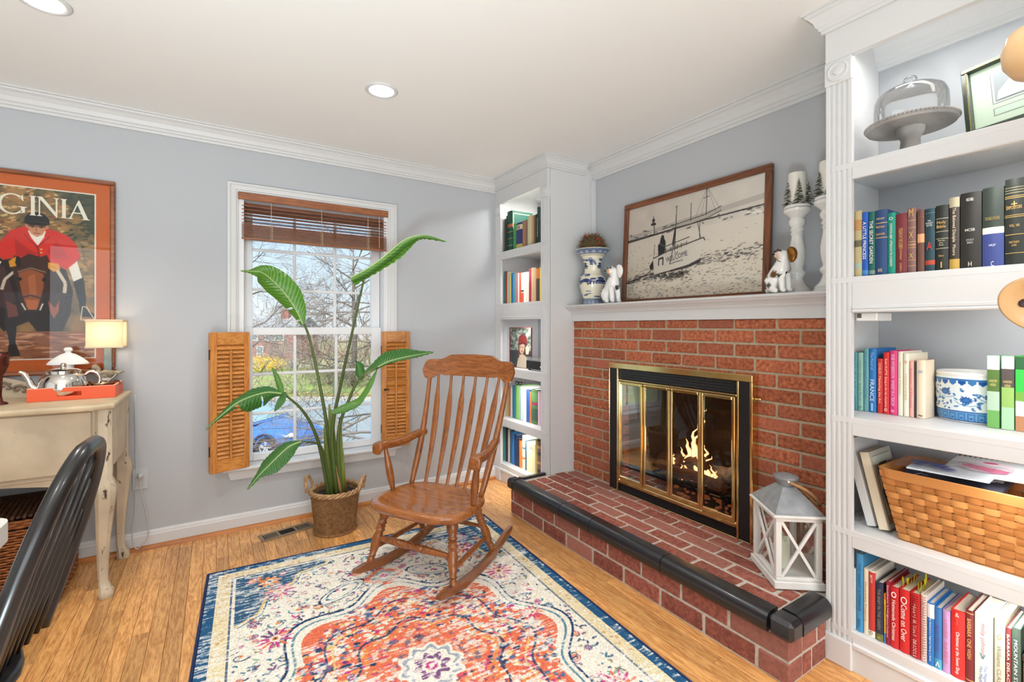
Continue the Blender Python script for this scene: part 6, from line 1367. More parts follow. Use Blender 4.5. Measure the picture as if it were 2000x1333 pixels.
def boat_canvas(w=330, h=212):
    c = Canvas(w, h, (250, 238, 222)); rnd = random.Random(2); X = lambda u: u*w; Y = lambda v: v*h; D = (56, 52, 52); D2 = (120, 110, 102)
    g = np.linspace(0, 1, h)[:, None, None]; c.a[:] = np.array((250, 240, 230))*(1-g)+np.array((253, 238, 218))*g
    n = vnoise(h, w, 22, 3)[..., None]; c.a -= 10*n*(g < .35)
    c.poly([(0, Y(.30)), (w, Y(.17)), (w, Y(.22)), (0, Y(.34))], (190, 180, 172), .5); c.poly([(0, Y(.345)), (X(.25), Y(.325)), (X(.6), Y(.285)), (w, Y(.262)), (w, Y(.275)), (X(.6), Y(.30)), (0, Y(.375))], D, .85)
    for i in range(60): c.ell(X(rnd.uniform(0, 1)), Y(rnd.uniform(.27, .34)), rnd.uniform(2, 6), 1.2, D, .5)
    # water: calm far, rippled near
    for i in range(900):
        v = .40+.60*rnd.random()**.7; c.line([(X(rnd.random()), Y(v))]*1+[(0, 0)]*0, 1, D) if 0 else None
        x, y = X(rnd.random()), Y(v); L = rnd.uniform(1.5, 9)*(v); dens = 1 if v > .62 else .25
        if rnd.random() < dens: c.line([(x, y), (x+L, y-L*.10+rnd.uniform(-.6, .6))], rnd.uniform(.5, 1.4), rnd.choice([D2, D, (160, 146, 134)]), .65)
    # waves and wake
    for (x0, y0, x1, y1, s_) in ((0, .80, .26, .70, 4), (.0, .82, .34, .74, 3), (.55, .66, 1, .60, 5), (.5, .70, .95, .66, 3)):
        for i in range(70): t_ = rnd.random(); x, y = X(x0+(x1-x0)*t_), Y(y0+(y1-y0)*t_)+rnd.gauss(0, s_); c.line([(x, y), (x+rnd.uniform(3, 12), y-rnd.uniform(0, 2))], rnd.uniform(.8, 2), rnd.choice([D, D2]), .7)
    c.line([(X(.0), Y(.815)), (X(.10), Y(.775)), (X(.24), Y(.735))], 2.6, D, .8)
    for i in range(130): x, y = X(rnd.gauss(.34, .07)), Y(rnd.gauss(.775, .02)); c.ell(x, y, rnd.uniform(1, 5), rnd.uniform(.8, 2), rnd.choice([D, D2, (90, 84, 80)]), .6)
    for i in range(90): x, y = X(rnd.gauss(.47, .05)), Y(rnd.gauss(.775, .02)); c.ell(x, y, rnd.uniform(1, 4), rnd.uniform(.8, 2), rnd.choice([D, D2]), .6)
    # lighthouse
    c.poly([(X(.212), Y(.335)), (X(.218), Y(.235)), (X(.238), Y(.235)), (X(.243), Y(.335))], (236, 226, 212)); c.poly([(X(.230), Y(.235)), (X(.238), Y(.235)), (X(.243), Y(.335)), (X(.234), Y(.335))], D2); c.rect(X(.207), Y(.212), X(.248), Y(.235), D); c.rect(X(.217), Y(.185), X(.238), Y(.213), D2); c.poly([(X(.212), Y(.188)), (X(.227), Y(.152)), (X(.243), Y(.188))], D); c.line([(X(.227), Y(.16)), (X(.227), Y(.135))], 1, D); c.poly([(X(.17), Y(.345)), (X(.20), Y(.325)), (X(.26), Y(.325)), (X(.28), Y(.34))], D)
    # moored yachts
    c.poly([(X(.30), Y(.30)), (X(.46), Y(.27)), (X(.62), Y(.245)), (X(.73), Y(.20)), (X(.735), Y(.235)), (X(.64), Y(.275)), (X(.52), Y(.30))], (214, 204, 192)); c.line([(X(.30), Y(.30)), (X(.46), Y(.268)), (X(.62), Y(.243)), (X(.735), Y(.198))], 1.4, D); c.line([(X(.52), Y(.305)), (X(.64), Y(.28)), (X(.735), Y(.238))], 1.3, D)
    for xm, t_, b in ((.634, -.02, .25), (.525, .10, .275)): c.line([(X(xm), Y(t_)), (X(xm), Y(b))], 1.5, D)
    c.line([(X(.61), Y(.085)), (X(.655), Y(.078))], 1, D)
    for xe in (.56, .60, .70, .735): c.line([(X(.634), Y(-.02)), (X(xe), Y(.245))], .6, D2, .8)
    # launch: hull, cockpit, helmsman, mast, flag
    c.poly([(X(.235), Y(.585)), (X(.30), Y(.545)), (X(.62), Y(.455)), (X(.615), Y(.53)), (X(.60), Y(.645)), (X(.52), Y(.69)), (X(.255), Y(.752)), (X(.245), Y(.70))], (250, 240, 226)); c.line([(X(.235), Y(.585)), (X(.34), Y(.535)), (X(.62), Y(.455)), (X(.63), Y(.485))], 2.2, D)
    c.poly([(X(.255), Y(.755)), (X(.52), Y(.692)), (X(.61), Y(.645)), (X(.60), Y(.685)), (X(.50), Y(.725))], D, .9); c.poly([(X(.205), Y(.66)), (X(.235), Y(.60)), (X(.242), Y(.69)), (X(.215), Y(.70))], D)
    c.poly([(X(.278), Y(.56)), (X(.272), Y(.455)), (X(.288), Y(.43)), (X(.292), Y(.39)), (X(.302), Y(.355)), (X(.318), Y(.36)), (X(.325), Y(.40)), (X(.335), Y(.43)), (X(.335), Y(.52)), (X(.325), Y(.545))], (44, 42, 44)); c.line([(X(.285), Y(.44)), (X(.335), Y(.48))], .8, (200, 190, 176))
    c.line([(X(.415), Y(.095)), (X(.41), Y(.54))], 1.8, D); c.line([(X(.405), Y(.10)), (X(.424), Y(.095))], 1.4, D); c.poly([(X(.405), Y(.30)), (X(.412), Y(.30)), (X(.412), Y(.44)), (X(.395), Y(.50)), (X(.388), Y(.46))], D); c.line([(X(.41), Y(.42)), (X(.375), Y(.66))], 2.4, D2)
    for xx in (.34, .38, .43, .46, .50): c.line([(X(xx), Y(.50-.25*(xx-.34))), (X(xx), Y(.55-.28*(xx-.34)))], 1.4, D)
    c.line([(X(.33), Y(.48)), (X(.52), Y(.425))], 1.6, D); c.line([(X(.34), Y(.52)), (X(.50), Y(.475))], 1.2, D); c.line([(X(.245), Y(.44)), (X(.240), Y(.58))], 1.2, D); c.line([(X(.575), Y(.30)), (X(.60), Y(.46))], 1.4, D); c.line([(X(.59), Y(.29)), (X(.592), Y(.46))], 1, D)
    for xx in (.283, .318): c.line([(X(xx), Y(.59-.1*(xx-.28))), (X(xx), Y(.665))], 3, D)
    c.line([(X(.281), Y(.60)), (X(.32), Y(.588))], 4, D)
    return c
iu0, iu1, iv0, iv1 = fw-.002, BW-fw+.002, fw*.75-.002, BH-fw+.002
o0 = Vector((BXB, BY1-iu0, BZ0))+lean*iv1+nb*.010
grid_print('print', boat_canvas(), plane_fn(o0, (0, -(iu1-iu0), 0), tuple(-lean*(iv1-iv0))), painted('photo_ink', .5), bp_, smooth=False)
q = MB(); q.add([tuple(Vector((BXB, BY1-a, BZ0))+lean*b+nb*.014) for a, b in ((iu0, iv0), (iu1, iv0), (iu1, iv1), (iu0, iv1))], [(0, 1, 2, 3)]); q.build('glazing', M_CLEAR, bp_, fix=False)
M_INK = mat('dark_ink', rgb(52, 48, 50), .7)
def ontopic(s, u, v, L, hh, tilt=0.0): # text lying on the print, u,v fractions of the inner print from top left
    p = o0+Vector((0, -(iu1-iu0)*u, 0))-lean*((iv1-iv0)*v)+nb*.0008; xd = Vector((0, -1, 0))*math.cos(tilt)+lean*math.sin(tilt); yd = lean*math.cos(tilt)-Vector((0, -1, 0))*math.sin(tilt); text(s, bp_, M_INK, p, xd, yd, L, hh)
ontopic('WELCOME', .425, .598, .155, .030, .16); ontopic('EDGARTOWN MA', .425, .650, .095, .010, .15); ontopic('E.B', .425, .560, .022, .014, .15); ontopic('DANNY VACKE', .075, .985, .11, .010)
# candlesticks with candles and bottle brush trees
CSP = [(.058, 0), (.060, .006), (.056, .016), (.058, .022), (.040, .040), (.030, .060), (.026, .075), (.036, .088), (.038, .100), (.028, .110), (.026, .120), (.030, .135), (.035, .165), (.036, .195), (.031, .225), (.026, .255), (.025, .270), (.031, .278), (.025, .286), (.033, .298), (.026, .308), (.034, .320), (.038, .335), (.030, .350), (.038, .360), (.058, .376), (.062, .388), (.056, .394), (.0005, .395)]
M_FL = mat('flocked_snow', rgb(240, 238, 234), .95, bump=.6, bscale=120)
def candlestick(cx, cy, lab, labc, labr):
    r = thing('candlestick', lab, 'candlestick', (cx, cy, ZM), 'white turned candlesticks on the mantel')
    q = MB(); q.lathe([(a*.98, b+.0005) for a, b in CSP[:4]], 36, (cx, cy, ZM)); q.build('base', M_WHITEP, r, auto=50); q = MB(); q.lathe([(a*.94, b) for a, b in CSP[3:26]], 36, (cx, cy, ZM)); q.build('shaft', M_WHITEP, r, auto=60); q = MB(); q.lathe([(a*.92, b) for a, b in CSP[24:]], 36, (cx, cy, ZM)); q.build('drip_pan', M_WHITEP, r, auto=50)
    cz = ZM+.3955; c = thing('pillar_candle', labc, 'candle', (cx, cy, cz), 'pillar candles on the candlesticks')
    q = MB(); q.lathe([(.036, 0), (.037, .003), (.037, .158), (.035, .162), (.025, .157), (.0005, .154)], 32, (cx, cy, cz)); q.build('wax', mat('candle_wax', rgb(240, 236, 226), .5), c, auto=40)
    q = MB(); q.tube([(cx, cy, cz+.153), (cx+.001, cy, cz+.166)], .0012, 5); q.build('wick', mat('eye_black', rgb(20, 18, 18), .2), c)
    w_ = thing('candle_ring', labr, 'decoration', (cx, cy, cz), 'frosted tree candle rings')
    q = MB(); q.lathe([(.0385, 0), (.052, .0), (.053, .007), (.047, .016), (.0385, .018)], 30, (cx, cy, cz+.0005), cap=False); q.build('snow_ring', M_FL, w_, smooth=True)
    random.seed(int(cy*100))
    for a, hh in ((-2.55, .108), (-1.35, .098), (2.6, .10), (.4, .10)):
        px_, py_ = cx+.044*math.cos(a), cy+.044*math.sin(a); g = MB(); s = MB(); s.tube([(px_, py_, cz+.01), (px_, py_, cz+.01+hh)], .0014, 5)
        q = s.build('tree_stem', mat('twig', rgb(132, 106, 70), .9), w_)
        for i in range(260):
            t_ = random.random()**1.4; zz = cz+.014+hh*t_; L = .024*(1-t_)+.003; b = random.uniform(0, 6.283); d = Vector((math.cos(b), math.sin(b), -.28)); g.tube([(px_, py_, zz+.004), tuple(Vector((px_, py_, zz+.004))+d*L)], [.0014, .0007], 3, cap=False, mi=0 if random.random() < .68 else 1)
        g.build('bottle_brush_tree', [mat('brush_green', rgb(84, 88, 66), .9), M_FL], w_, fix=False, kind='stuff')
candlestick(2.263, 1.111, 'white turned candlestick nearer the boat picture', 'white pillar candle nearer the boat picture', 'ring of frosted trees around the candle nearer the boat picture')
candlestick(2.215, .957, 'white turned candlestick half hidden by the right bookcase', 'white pillar candle half hidden by the right bookcase', 'ring of frosted trees half hidden by the right bookcase')
# ================================================================== LANTERN ON THE HEARTH
LZ = .2205
la = thing('candle_lantern', 'whitewashed wooden lantern with crossed bars and grey metal roof on the hearth', 'lantern', (1.95, 1.03, LZ))
P0, PL_, PR_ = Vector((1.856, .990, 0)), Vector((1.993, 1.162, 0)), Vector((2.028, .852+.015, 0))
e1 = (PL_-P0); ll = .222; e1.normalize(); e2 = Vector((e1.y, -e1.x, 0))   # e1 to the back left, e2 to the right
def lp(a, b, z): p = P0+e1*a+e2*b; return (p.x, p.y, LZ+z)
def lm(q): q.v = [lp(p[0], p[1], p[2]) for p in q.v]; return q
M_LW = mat('whitewashed_wood', rgb(228, 224, 218), .7, noise=.12, nscale=18, stretch=(1, 1, .2)); M_ZINC = mat('zinc', rgb(168, 172, 176), .5, .45, noise=.3, nscale=22)
S2 = .172
q = MB(); q.cbox(-.008, ll+.008, -.008, S2+.008, .0005, .030, .003); q.cbox(0, ll, 0, S2, .030, .044, .003); lm(q).build('base', M_LW, la)
pz0, pz1 = .044, .262; t = .022
for a in (0, ll-t):
    for b in (0, S2-t): q = MB(); q.cbox(a, a+t, b, b+t, pz0, pz1, .002); lm(q).build('post', M_LW, la)
q = MB(); q.cbox(0, ll, 0, S2, pz1, pz1+.016, .002); q.cbox(-.012, ll+.012, -.012, S2+.012, pz1+.016, pz1+.026, .003); lm(q).build('top_frame', M_LW, la)
def xbars(u, fix, along):
    for (za, zb) in ((pz0, pz1), (pz1, pz0)):
        q = MB(); n_ = 2
        A = [(t, za), (u-t, zb)]; d = Vector((A[1][0]-A[0][0], A[1][1]-A[0][1])); nn = Vector((-d.y, d.x)).normalized()*.0055
        c4 = [(A[0][0]+nn.x, A[0][1]+nn.y), (A[0][0]-nn.x, A[0][1]-nn.y), (A[1][0]-nn.x, A[1][1]-nn.y), (A[1][0]+nn.x, A[1][1]+nn.y)]
        lo, hi = fix-.003-(.002 if za < zb else 0), fix+.003+(.002 if za > zb else 0)
        vv = [(p[0], lo, p[1]) if along == 'a' else (lo, p[0], p[1]) for p in c4]+[(p[0], hi, p[1]) if along == 'a' else (hi, p[0], p[1]) for p in c4]
        q.add(vv, [(0, 1, 2, 3), (7, 6, 5, 4), (0, 4, 5, 1), (1, 5, 6, 2), (2, 6, 7, 3), (3, 7, 4, 0)]); lm(q).build('cross_bar', M_LW, la)
for fx in (.006, S2-.006): xbars(ll, fx, 'a')
for fx in (.006, ll-.006): xbars(S2, fx, 'b')
for (a0, b0, a1, b1) in ((t, .012, ll-t, .012), (t, S2-.012, ll-t, S2-.012), (.012, t, .012, S2-t), (ll-.012, t, ll-.012, S2-t)):
    q = MB(); q.add([(a0, b0, pz0), (a1, b1, pz0), (a1, b1, pz1), (a0, b0, pz1)], [(0, 1, 2, 3)]); lm(q).build('pane', M_CLEAR, la, fix=False)
ca, cb_ = ll/2, S2/2; q = MB(); z0, z1 = pz1+.026, pz1+.110
q.v = [(-.002, -.002, z0), (ll+.002, -.002, z0), (ll+.002, S2+.002, z0), (-.002, S2+.002, z0), (-.002, -.002, z0+.008), (ll+.002, -.002, z0+.008), (ll+.002, S2+.002, z0+.008), (-.002, S2+.002, z0+.008), (ca-.032, cb_-.026, z1), (ca+.032, cb_-.026, z1), (ca+.032, cb_+.026, z1), (ca-.032, cb_+.026, z1)]
q.f = [(0, 3, 2, 1), (0, 1, 5, 4), (1, 2, 6, 5), (2, 3, 7, 6), (3, 0, 4, 7), (4, 5, 9, 8), (5, 6, 10, 9), (6, 7, 11, 10), (7, 4, 8, 11), (8, 9, 10, 11)]; q.mi = [0]*10; lm(q).build('roof', M_ZINC, la)
q = MB(); q.lathe([(.026, z1-.004), (.030, z1+.006), (.044, z1+.026), (.047, z1+.030), (.047, z1+.038), (.030, z1+.044), (.008, z1+.048), (.0005, z1+.049)], 28, (0, 0, 0)); q.v = [(ca+p[0], cb_+p[1], p[2]) for p in q.v]; lm(q).build('vent_cap', M_ZINC, la, auto=40)
q = MB()
for d in (-1, 1): q.ball((ca+.046*d*0+.046*d, cb_-.01, z1+.026), .007, 8, 6)
lm(q).build('handle_pin', M_CHROME, la, smooth=True, kind='stuff')
q = MB(); pth = bez([(ca+.046, cb_-.01, z1+.026), (ca+.075, cb_+.05, z1+.0), (ca+.055, cb_+.105, z1-.055), (ca, cb_+.118, z1-.075), (ca-.055, cb_+.105, z1-.055), (ca-.075, cb_+.05, z1), (ca-.046, cb_-.01, z1+.026)], 6)
q.tube(pth, .006, 7); lm(q).build('rope_handle', mat('jute_rope', rgb(172, 130, 88), .95, bump=1, bscale=150), la, smooth=True)
cx, cy, _ = lp(.105, .060, 0); q = MB(); q.lathe([(.036, 0), (.037, .004), (.037, .108), (.034, .120), (.026, .112), (.0005, .108)], 26, (cx, cy, LZ+.0445)); q.v = [(p[0], p[1], p[2]+(.012*math.sin(4*math.atan2(p[1]-cy, p[0]-cx)) if p[2] > LZ+.145 else 0)) for p in q.v]
cnd = thing('pillar_candle', 'ivory wavy-topped pillar candle inside the white lantern', 'candle', (cx, cy, LZ+.0445)); q.build('wax', mat('ivory_wax', rgb(216, 220, 196), .55), cnd, smooth=True)
# ================================================================== BOOKS AND SHELF THINGS
BKN = [0]
def vmat(c, rough=.55): return mat('cloth_%d_%d_%d' % c, rgb(*c), rough)
def book(y1, y0, h, X, zs, c, label, group, depth=.17, titles=(), bands=(), round_=True, lean=0.0, page=True, spiral=None, jacket=None):
    """upright book: spine plane x=X facing the room, between y1 (left) and y0 (right), standing on zs"""
    r = thing('book', label, 'book', (X, (y0+y1)/2, zs), group); g = .0006; a, b = y0+g, y1-g; wd = b-a; m_ = vmat(c)
    t = min(.003, wd*.16); zt = zs+h; z0 = zs+.0008
    Lr = Matrix.Identity(4)
    if lean: Lr = Matrix.Translation((X, a if lean > 0 else b, zs)) @ Matrix.Rotation(lean, 4, 'X') @ Matrix.Translation((-X, -(a if lean > 0 else b), -zs))
    def fin(q, n, mm, par, **k): q.v = [tuple(Lr @ Vector(p)) for p in q.v] if lean else q.v; return q.build(n, mm, par, **k)
    q = MB(); bulge = min(.006, wd*.16) if round_ else .0008; n = 6
    pr = [(X+.006, a)]+[(X+.004-bulge*math.sin(math.pi*i/n)-.001, a+wd*i/n) for i in range(n+1)]+[(X+.006, b)]+[(X+depth, b), (X+depth, b-t), (X+.007, b-t), (X+.007, a+t), (X+depth, a+t), (X+depth, a)]
    q.prism(pr, 2, z0, zt); cv = fin(q, 'cover', m_, r, auto=35)
    if page: q = MB(); q.box(X+.0075, X+depth-.004, a+t+.0002, b-t-.0002, z0+.002, zt-.004); fin(q, 'page_block', M_PAGE, r)
    for (f0, f1, bc) in bands:
        q = MB(); e = .0007; pr2 = [(X+.004-bulge*math.sin(math.pi*i/n)-.001-e, a+wd*i/n) for i in range(n+1)]; pr2 += [(X+.008, b+.00005), (X+.008, a-.00005)]; q.prism(pr2, 2, z0+h*f0, z0+h*f1); fin(q, 'spine_band', vmat(bc), r)
    if spiral:
        q = MB(); k = int(h/.0085)
        for i in range(k): zc = zs+.006+(h-.012)*i/(k-1); q.tube([(X-.002+.0045*math.cos(u), (a+b)/2+min(.008, wd*.42)*math.sin(u), zc) for u in np.linspace(0, 2*math.pi, 10)], .0008, 4, cap=False)
        fin(q, 'spiral_binding', vmat(spiral, .3), r, smooth=True, kind='stuff')
    for tt in titles:
        s, f, ln, hh, tc = tt[:5]; horiz = len(tt) > 5 and tt[5] == 'h'; p = Lr @ Vector((X-bulge-.0004, (a+b)/2+(tt[6]*wd if len(tt) > 6 else 0), z0+h*f)); R3 = Lr.to_3x3()
        xd, yd = ((0, -1, 0), (0, 0, 1)) if horiz else ((0, 0, -1), (0, -1, 0))
        L = wd*ln if horiz else h*ln; H2 = h*hh if horiz else wd*hh
        text(s, r, vmat(tc), p, R3 @ Vector(xd), R3 @ Vector(yd), L, H2, 'title')
    BKN[0] += 1; return r
G1 = 'Bibles and classics on the second shelf of the right bookcase'
GLD = (206, 168, 92); WH = (236, 232, 224)
def sh(tbl, X, zs, specs, group, depth=.17):
    for (y1, y0, h), sp in zip(tbl, specs):
        if sp is None: continue
        kw = dict(sp[3]) if len(sp) > 3 else {}; book(y1, y0, h, X, zs, sp[0], sp[1], group, kw.pop('depth', depth), *sp[2:3], **kw)
R2 = [(0.771, 0.745, 0.239), (0.745, 0.726, 0.231), (0.725, 0.705, 0.228), (0.705, 0.669, 0.228), (0.669, 0.646, 0.212), (0.646, 0.614, 0.204), (0.614, 0.591, 0.217), (0.588, 0.569, 0.205), (0.568, 0.542, 0.205), (0.541, 0.509, 0.209), (0.508, 0.483, 0.227), (0.482, 0.433, 0.234), (0.432, 0.385, 0.238), (0.384, 0.342, 0.252), (0.341, 0.318, 0.248)]
ZL = 1.4285
S2_ = [
 ((176, 160, 116), 'mottled cream and olive book at the left end of the Bible shelf', [], dict(bands=((.45, .55, (96, 88, 62)), (.12, .2, (150, 168, 150)), (.7, .86, (176, 130, 76))))),
 ((24, 84, 178), 'bright blue book with white lettering on the Bible shelf', [('A LITTLE PRINCESS', .55, .58, .55, WH)], dict(bands=((.02, .09, (60, 130, 190)),))),
 ((12, 92, 82), 'slim dark teal book right of the bright blue one on the Bible shelf', [('THE SECRET GARDEN', .52, .66, .55, WH)], dict(bands=((.02, .08, (120, 140, 130)),))),
 ((34, 66, 110), 'navy book with gold bands and a gold cameo on its spine', [('CLASSIC LIBRARY', .86, .7, .03, (200, 180, 140), 'h'), ('Pride & Prejudice', .73, .74, .05, GLD, 'h'), ('Sense & Sensibility', .62, .74, .05, GLD, 'h'), ('KK', .07, .36, .05, (220, 200, 150), 'h')], dict(bands=((.79, .80, GLD), (.565, .575, GLD)))),
 ((14, 138, 116), 'bright green tea cookbook on the Bible shelf', [('DOWNTON ABBEY  AFTERNOON TEA COOKBOOK', .47, .70, .30, WH), ('O', .90, .5, .05, WH, 'h')], {}),
 ((112, 38, 46), 'maroon book with gold lettering beside the green cookbook', [('STREAMS IN THE DESERT', .58, .34, .34, GLD), ('1  COWMAN', .34, .22, .2, GLD), ('ZONDERVAN', .10, .14, .18, GLD)], {}),
 ((126, 92, 88), 'mauve leather book with gilt ornaments on the spine', [('M', .92, .5, .12, GLD, 'h'), ('X', .58, .5, .1, GLD, 'h'), ('X', .26, .5, .08, GLD, 'h')], dict(bands=((.80, .806, GLD), (.69, .696, GLD), (.47, .476, GLD), (.38, .386, GLD), (.19, .196, GLD), (.10, .106, GLD), (.415, .44, (170, 130, 100))))),
 ((104, 68, 58), 'thin brown book with a copper square on its spine', [], dict(bands=((.47, .61, (214, 158, 112)), (.88, .886, (140, 100, 84))))),
 ((32, 62, 72), 'dark teal book with a red letter A on its spine', [('THE\nSCARLET\nLETTER', .76, .72, .10, (210, 214, 210), 'h'), ('A', .40, .55, .13, (190, 58, 48), 'h')], dict(bands=((.92, .926, (110, 140, 140)), (.10, .17, (176, 66, 44))))),
 ((34, 38, 34), 'black Holy Bible with gold bands', [('Holy\nBible', .70, .72, .11, GLD, 'h'), ('New King\nJames\nVersion', .42, .5, .09, (200, 190, 160), 'h'), ('Nelson', .22, .4, .03, GLD, 'h'), ('I', .08, .1, .09, GLD, 'h')], dict(bands=((.79, .797, (190, 180, 150)), (.59, .597, (190, 180, 150)), (.48, .487, (190, 180, 150)), (.33, .337, (190, 180, 150))))),
 ((58, 48, 42), 'dark brown book with a gold foot and mottled top on its spine', [('The Beloved Disciple  Moore', .52, .66, .42, (222, 210, 186))], dict(bands=((.0, .14, (186, 150, 70)), (.86, .998, (176, 168, 140))))),
 ((38, 36, 32), 'thick black Bible left of the green and navy book', [('HCSB', .50, .46, .035, (226, 222, 214), 'h'), ('STUDY\nBIBLE', .35, .36, .06, (190, 186, 176), 'h'), ('HOLY BIBLE', .90, .34, .04, (226, 222, 214), 'h'), ('H', .05, .16, .06, (226, 216, 190), 'h')], {}),
 ((48, 58, 52), 'thick book dark green above and navy below with a cream band', [('THE BIBLE PROMISE', .60, .7, .04, (150, 130, 70), 'h'), ('NKJV', .26, .32, .035, (220, 220, 232), 'h'), ('C', .03, .14, .06, (230, 230, 236), 'h')], dict(bands=((.0, .41, (58, 72, 134)), (.41, .49, (226, 222, 208))))),
 ((34, 40, 34), 'tall dark green commentary volume with gold bands', [('EXPOSITORS', .66, .76, .04, GLD, 'h'), ('VOL. VIII', .45, .5, .03, GLD, 'h'), ('MATTHEW\nLUKE', .24, .5, .06, GLD, 'h'), ('+', .70, .3, .06, GLD, 'h')], dict(bands=((.77, .776, GLD), (.79, .796, GLD), (.55, .556, GLD), (.57, .576, GLD), (.345, .351, GLD), (.13, .136, GLD), (.83, .835, (170, 160, 120)), (.86, .865, (170, 160, 120)), (.89, .895, (170, 160, 120))))),
 ((40, 38, 40), 'black volume at the right edge of the Bible shelf', [], {}),
]
sh(R2, 1.968, ZL, S2_, G1)
R3 = [(0.834, 0.82, 0.227), (0.819, 0.801, 0.227), (0.8, 0.783, 0.243), (0.782, 0.759, 0.245), (0.756, 0.738, 0.207), (0.737, 0.718, 0.232), (0.717, 0.693, 0.239), (0.692, 0.677, 0.237), (0.676, 0.659, 0.231), (0.658, 0.645, 0.204), (0.644, 0.639, 0.203), (0.638, 0.612, 0.209)]
S3 = [
 ((84, 150, 158), 'slim teal book against the left side of the jar shelf', [('THE ART OF', .55, .6, .4, (120, 190, 190))]),
 ((150, 196, 180), 'pale aqua book second from the left on the jar shelf', [('I Never Gave  Anne Perry', .52, .70, .45, (96, 130, 122)), ('o', .06, .5, .05, (40, 130, 110), 'h')]),
 ((110, 168, 170), 'blue-green book taller than its aqua neighbour', [('THE DRESSMAKERS DAUGHTER', .58, .74, .42, (60, 130, 170))]),
 ((44, 118, 186), 'bright blue cookbook with the word FRANCE', [('The Food of', .80, .28, .4, (150, 200, 236)), ('FRANCE', .34, .34, .62, (220, 236, 246)), ('I', .08, .12, .3, (150, 200, 236))]),
 ((204, 48, 40), 'short red book beside the blue France book', [('CHILD: Mastering the Art', .55, .74, .5, (250, 220, 200))]),
 ((212, 42, 44), 'taller red book left of the hot pink one', [('Robin PLATTE  Going to the city of prairies', .50, .78, .45, (255, 225, 210)), ('o', .07, .5, .05, (250, 230, 220), 'h')]),
 ((216, 58, 122), 'hot pink book with pale lettering', [('ROSE WITHERSPOON  WHISKEY IN A TEACUP', .54, .8, .42, (252, 200, 220)), ('by', .06, .4, .05, (252, 220, 230), 'h')]),
 ((232, 226, 206), 'cream book with small lettering beside the pink one', [('Gwyneth Paltrow', .58, .5, .42, (190, 150, 110))]),
 ((240, 232, 208), 'ivory book with pale gold lettering left of the salmon paperback', [('MIDSUMMER', .46, .42, .5, (214, 190, 150)), ('*', .86, .6, .06, (216, 120, 80), 'h')]),
 ((238, 170, 160), 'salmon pink thin paperback', [('Summer of Dreams', .52, .7, .55, (206, 110, 120))]),
 ((60, 56, 60), 'very thin dark booklet beside the salmon paperback', []),
 ((232, 212, 186), 'thick beige book with a small blue emblem', [('CAFE', .80, .6, .05, (120, 170, 190), 'h'), ('~', .05, .5, .03, (60, 54, 50), 'h')]),
]
S3[-1] += ({},) if len(S3[-1]) == 2 else ()
S3[-1] = S3[-1][:3]+(dict(depth=.09),)
sh(R3, 2.128, .9185, S3, 'cookbooks on the jar shelf of the right bookcase', .19)
# boxed pair of green books and a picture box at the right
for (y1, y0, lab, top) in ((.456, .427, 'green boxed book with a gold wreath label, left of the pair', ((.80, .99, (236, 226, 230)), (.50, .80, (84, 116, 52)), (.24, .50, (176, 200, 176)), (.0, .24, (110, 170, 90)))), (.423, .394, 'green boxed book with a brown and yellow label, right of the pair', ((.82, .99, (238, 226, 228)), (.57, .82, (84, 74, 70)), (.30, .57, (150, 188, 100)), (.0, .30, (168, 210, 168))))):
    r = book(y1, y0, .236, 2.128, .9185, (120, 184, 130), lab, 'green boxed books on the jar shelf', .04 if y1 > .44 else .07, [('GARDEN\nHERBS', .62, .7, .09, (216, 200, 130), 'h')], bands=top, round_=False)
r = book(.392, .352, .236, 2.128, .9185, (60, 170, 70), 'green box printed with a garden scene at the right edge of the jar shelf', None, .16, [], bands=((.82, .99, (34, 92, 48)), (.52, .82, (52, 186, 72)), (.40, .52, (120, 170, 70)), (.20, .40, (206, 216, 214)), (.0, .20, (186, 132, 92))), round_=False)
# blue and white planter
jc = (2.262, .512)
jr = thing('porcelain_planter', 'round blue and white floral porcelain planter between the cookbooks', 'planter', jc+(.9185,))
def planter_canvas():
    w, h = 260, 88; c = Canvas(w, h, (226, 234, 232)); rnd = random.Random(6); B1, B2, B3 = (26, 84, 156), (54, 116, 176), (90, 150, 196)
    for i in range(220): c.ell(rnd.uniform(0, w), rnd.uniform(20, 64), rnd.uniform(1.6, 3.6), rnd.uniform(1, 2), rnd.choice([B1, B2]), .9, rnd.uniform(0, 3), 7)
    for k in range(11):
        x, y = 12+k*24, 34+14*(k % 2)+(-3 if k % 3 else 3); r = 7.2
        for i in range(12): a = i*.5236; c.ell(x+math.cos(a)*r*.65, y+math.sin(a)*r*.65, r*.36, r*.17, B1, 1, a, 9)
        c.ell(x, y, 2.6, 2.6, B2); c.line([(x-12, y+8), (x-4, y+11), (x+6, y+9), (x+12, y+2)], .9, B2)
    c.rect(0, 5, w, 9, B2); c.rect(0, 66, w, 86, B3); c.rect(0, 66, w, 68, B1); c.rect(0, 84, w, 86, B1)
    for k in range(26):
        x = k*10; c.poly([(x, 9), (x+8, 9), (x+8, 13), (x+4, 18), (x, 13)], B2 if k % 2 else B1); c.rect(x+1, 70, x+9, 84, B1, .6); c.rect(x+2.5, 72.5, x+7.5, 84, B3); c.ell(x+5, 79, 1.6, 1.6, B1)
    return c
grid_print('body', planter_canvas(), vase_fn(jc[0], jc[1], .9185, [(.104, .158), (.107, .152), (.107, .145), (.106, .10), (.105, .05), (.103, .012), (.098, .001)]), painted('porcelain_print', .2, coat=.5), jr)
q = MB(); q.lathe([(.104, .158), (.1065, .165), (.105, .171), (.099, .172), (.097, .165), (.096, .03), (.0005, .028)], 44, jc+(.9185,), cap=False); q.build('rim', M_WHITEP, jr, smooth=True)
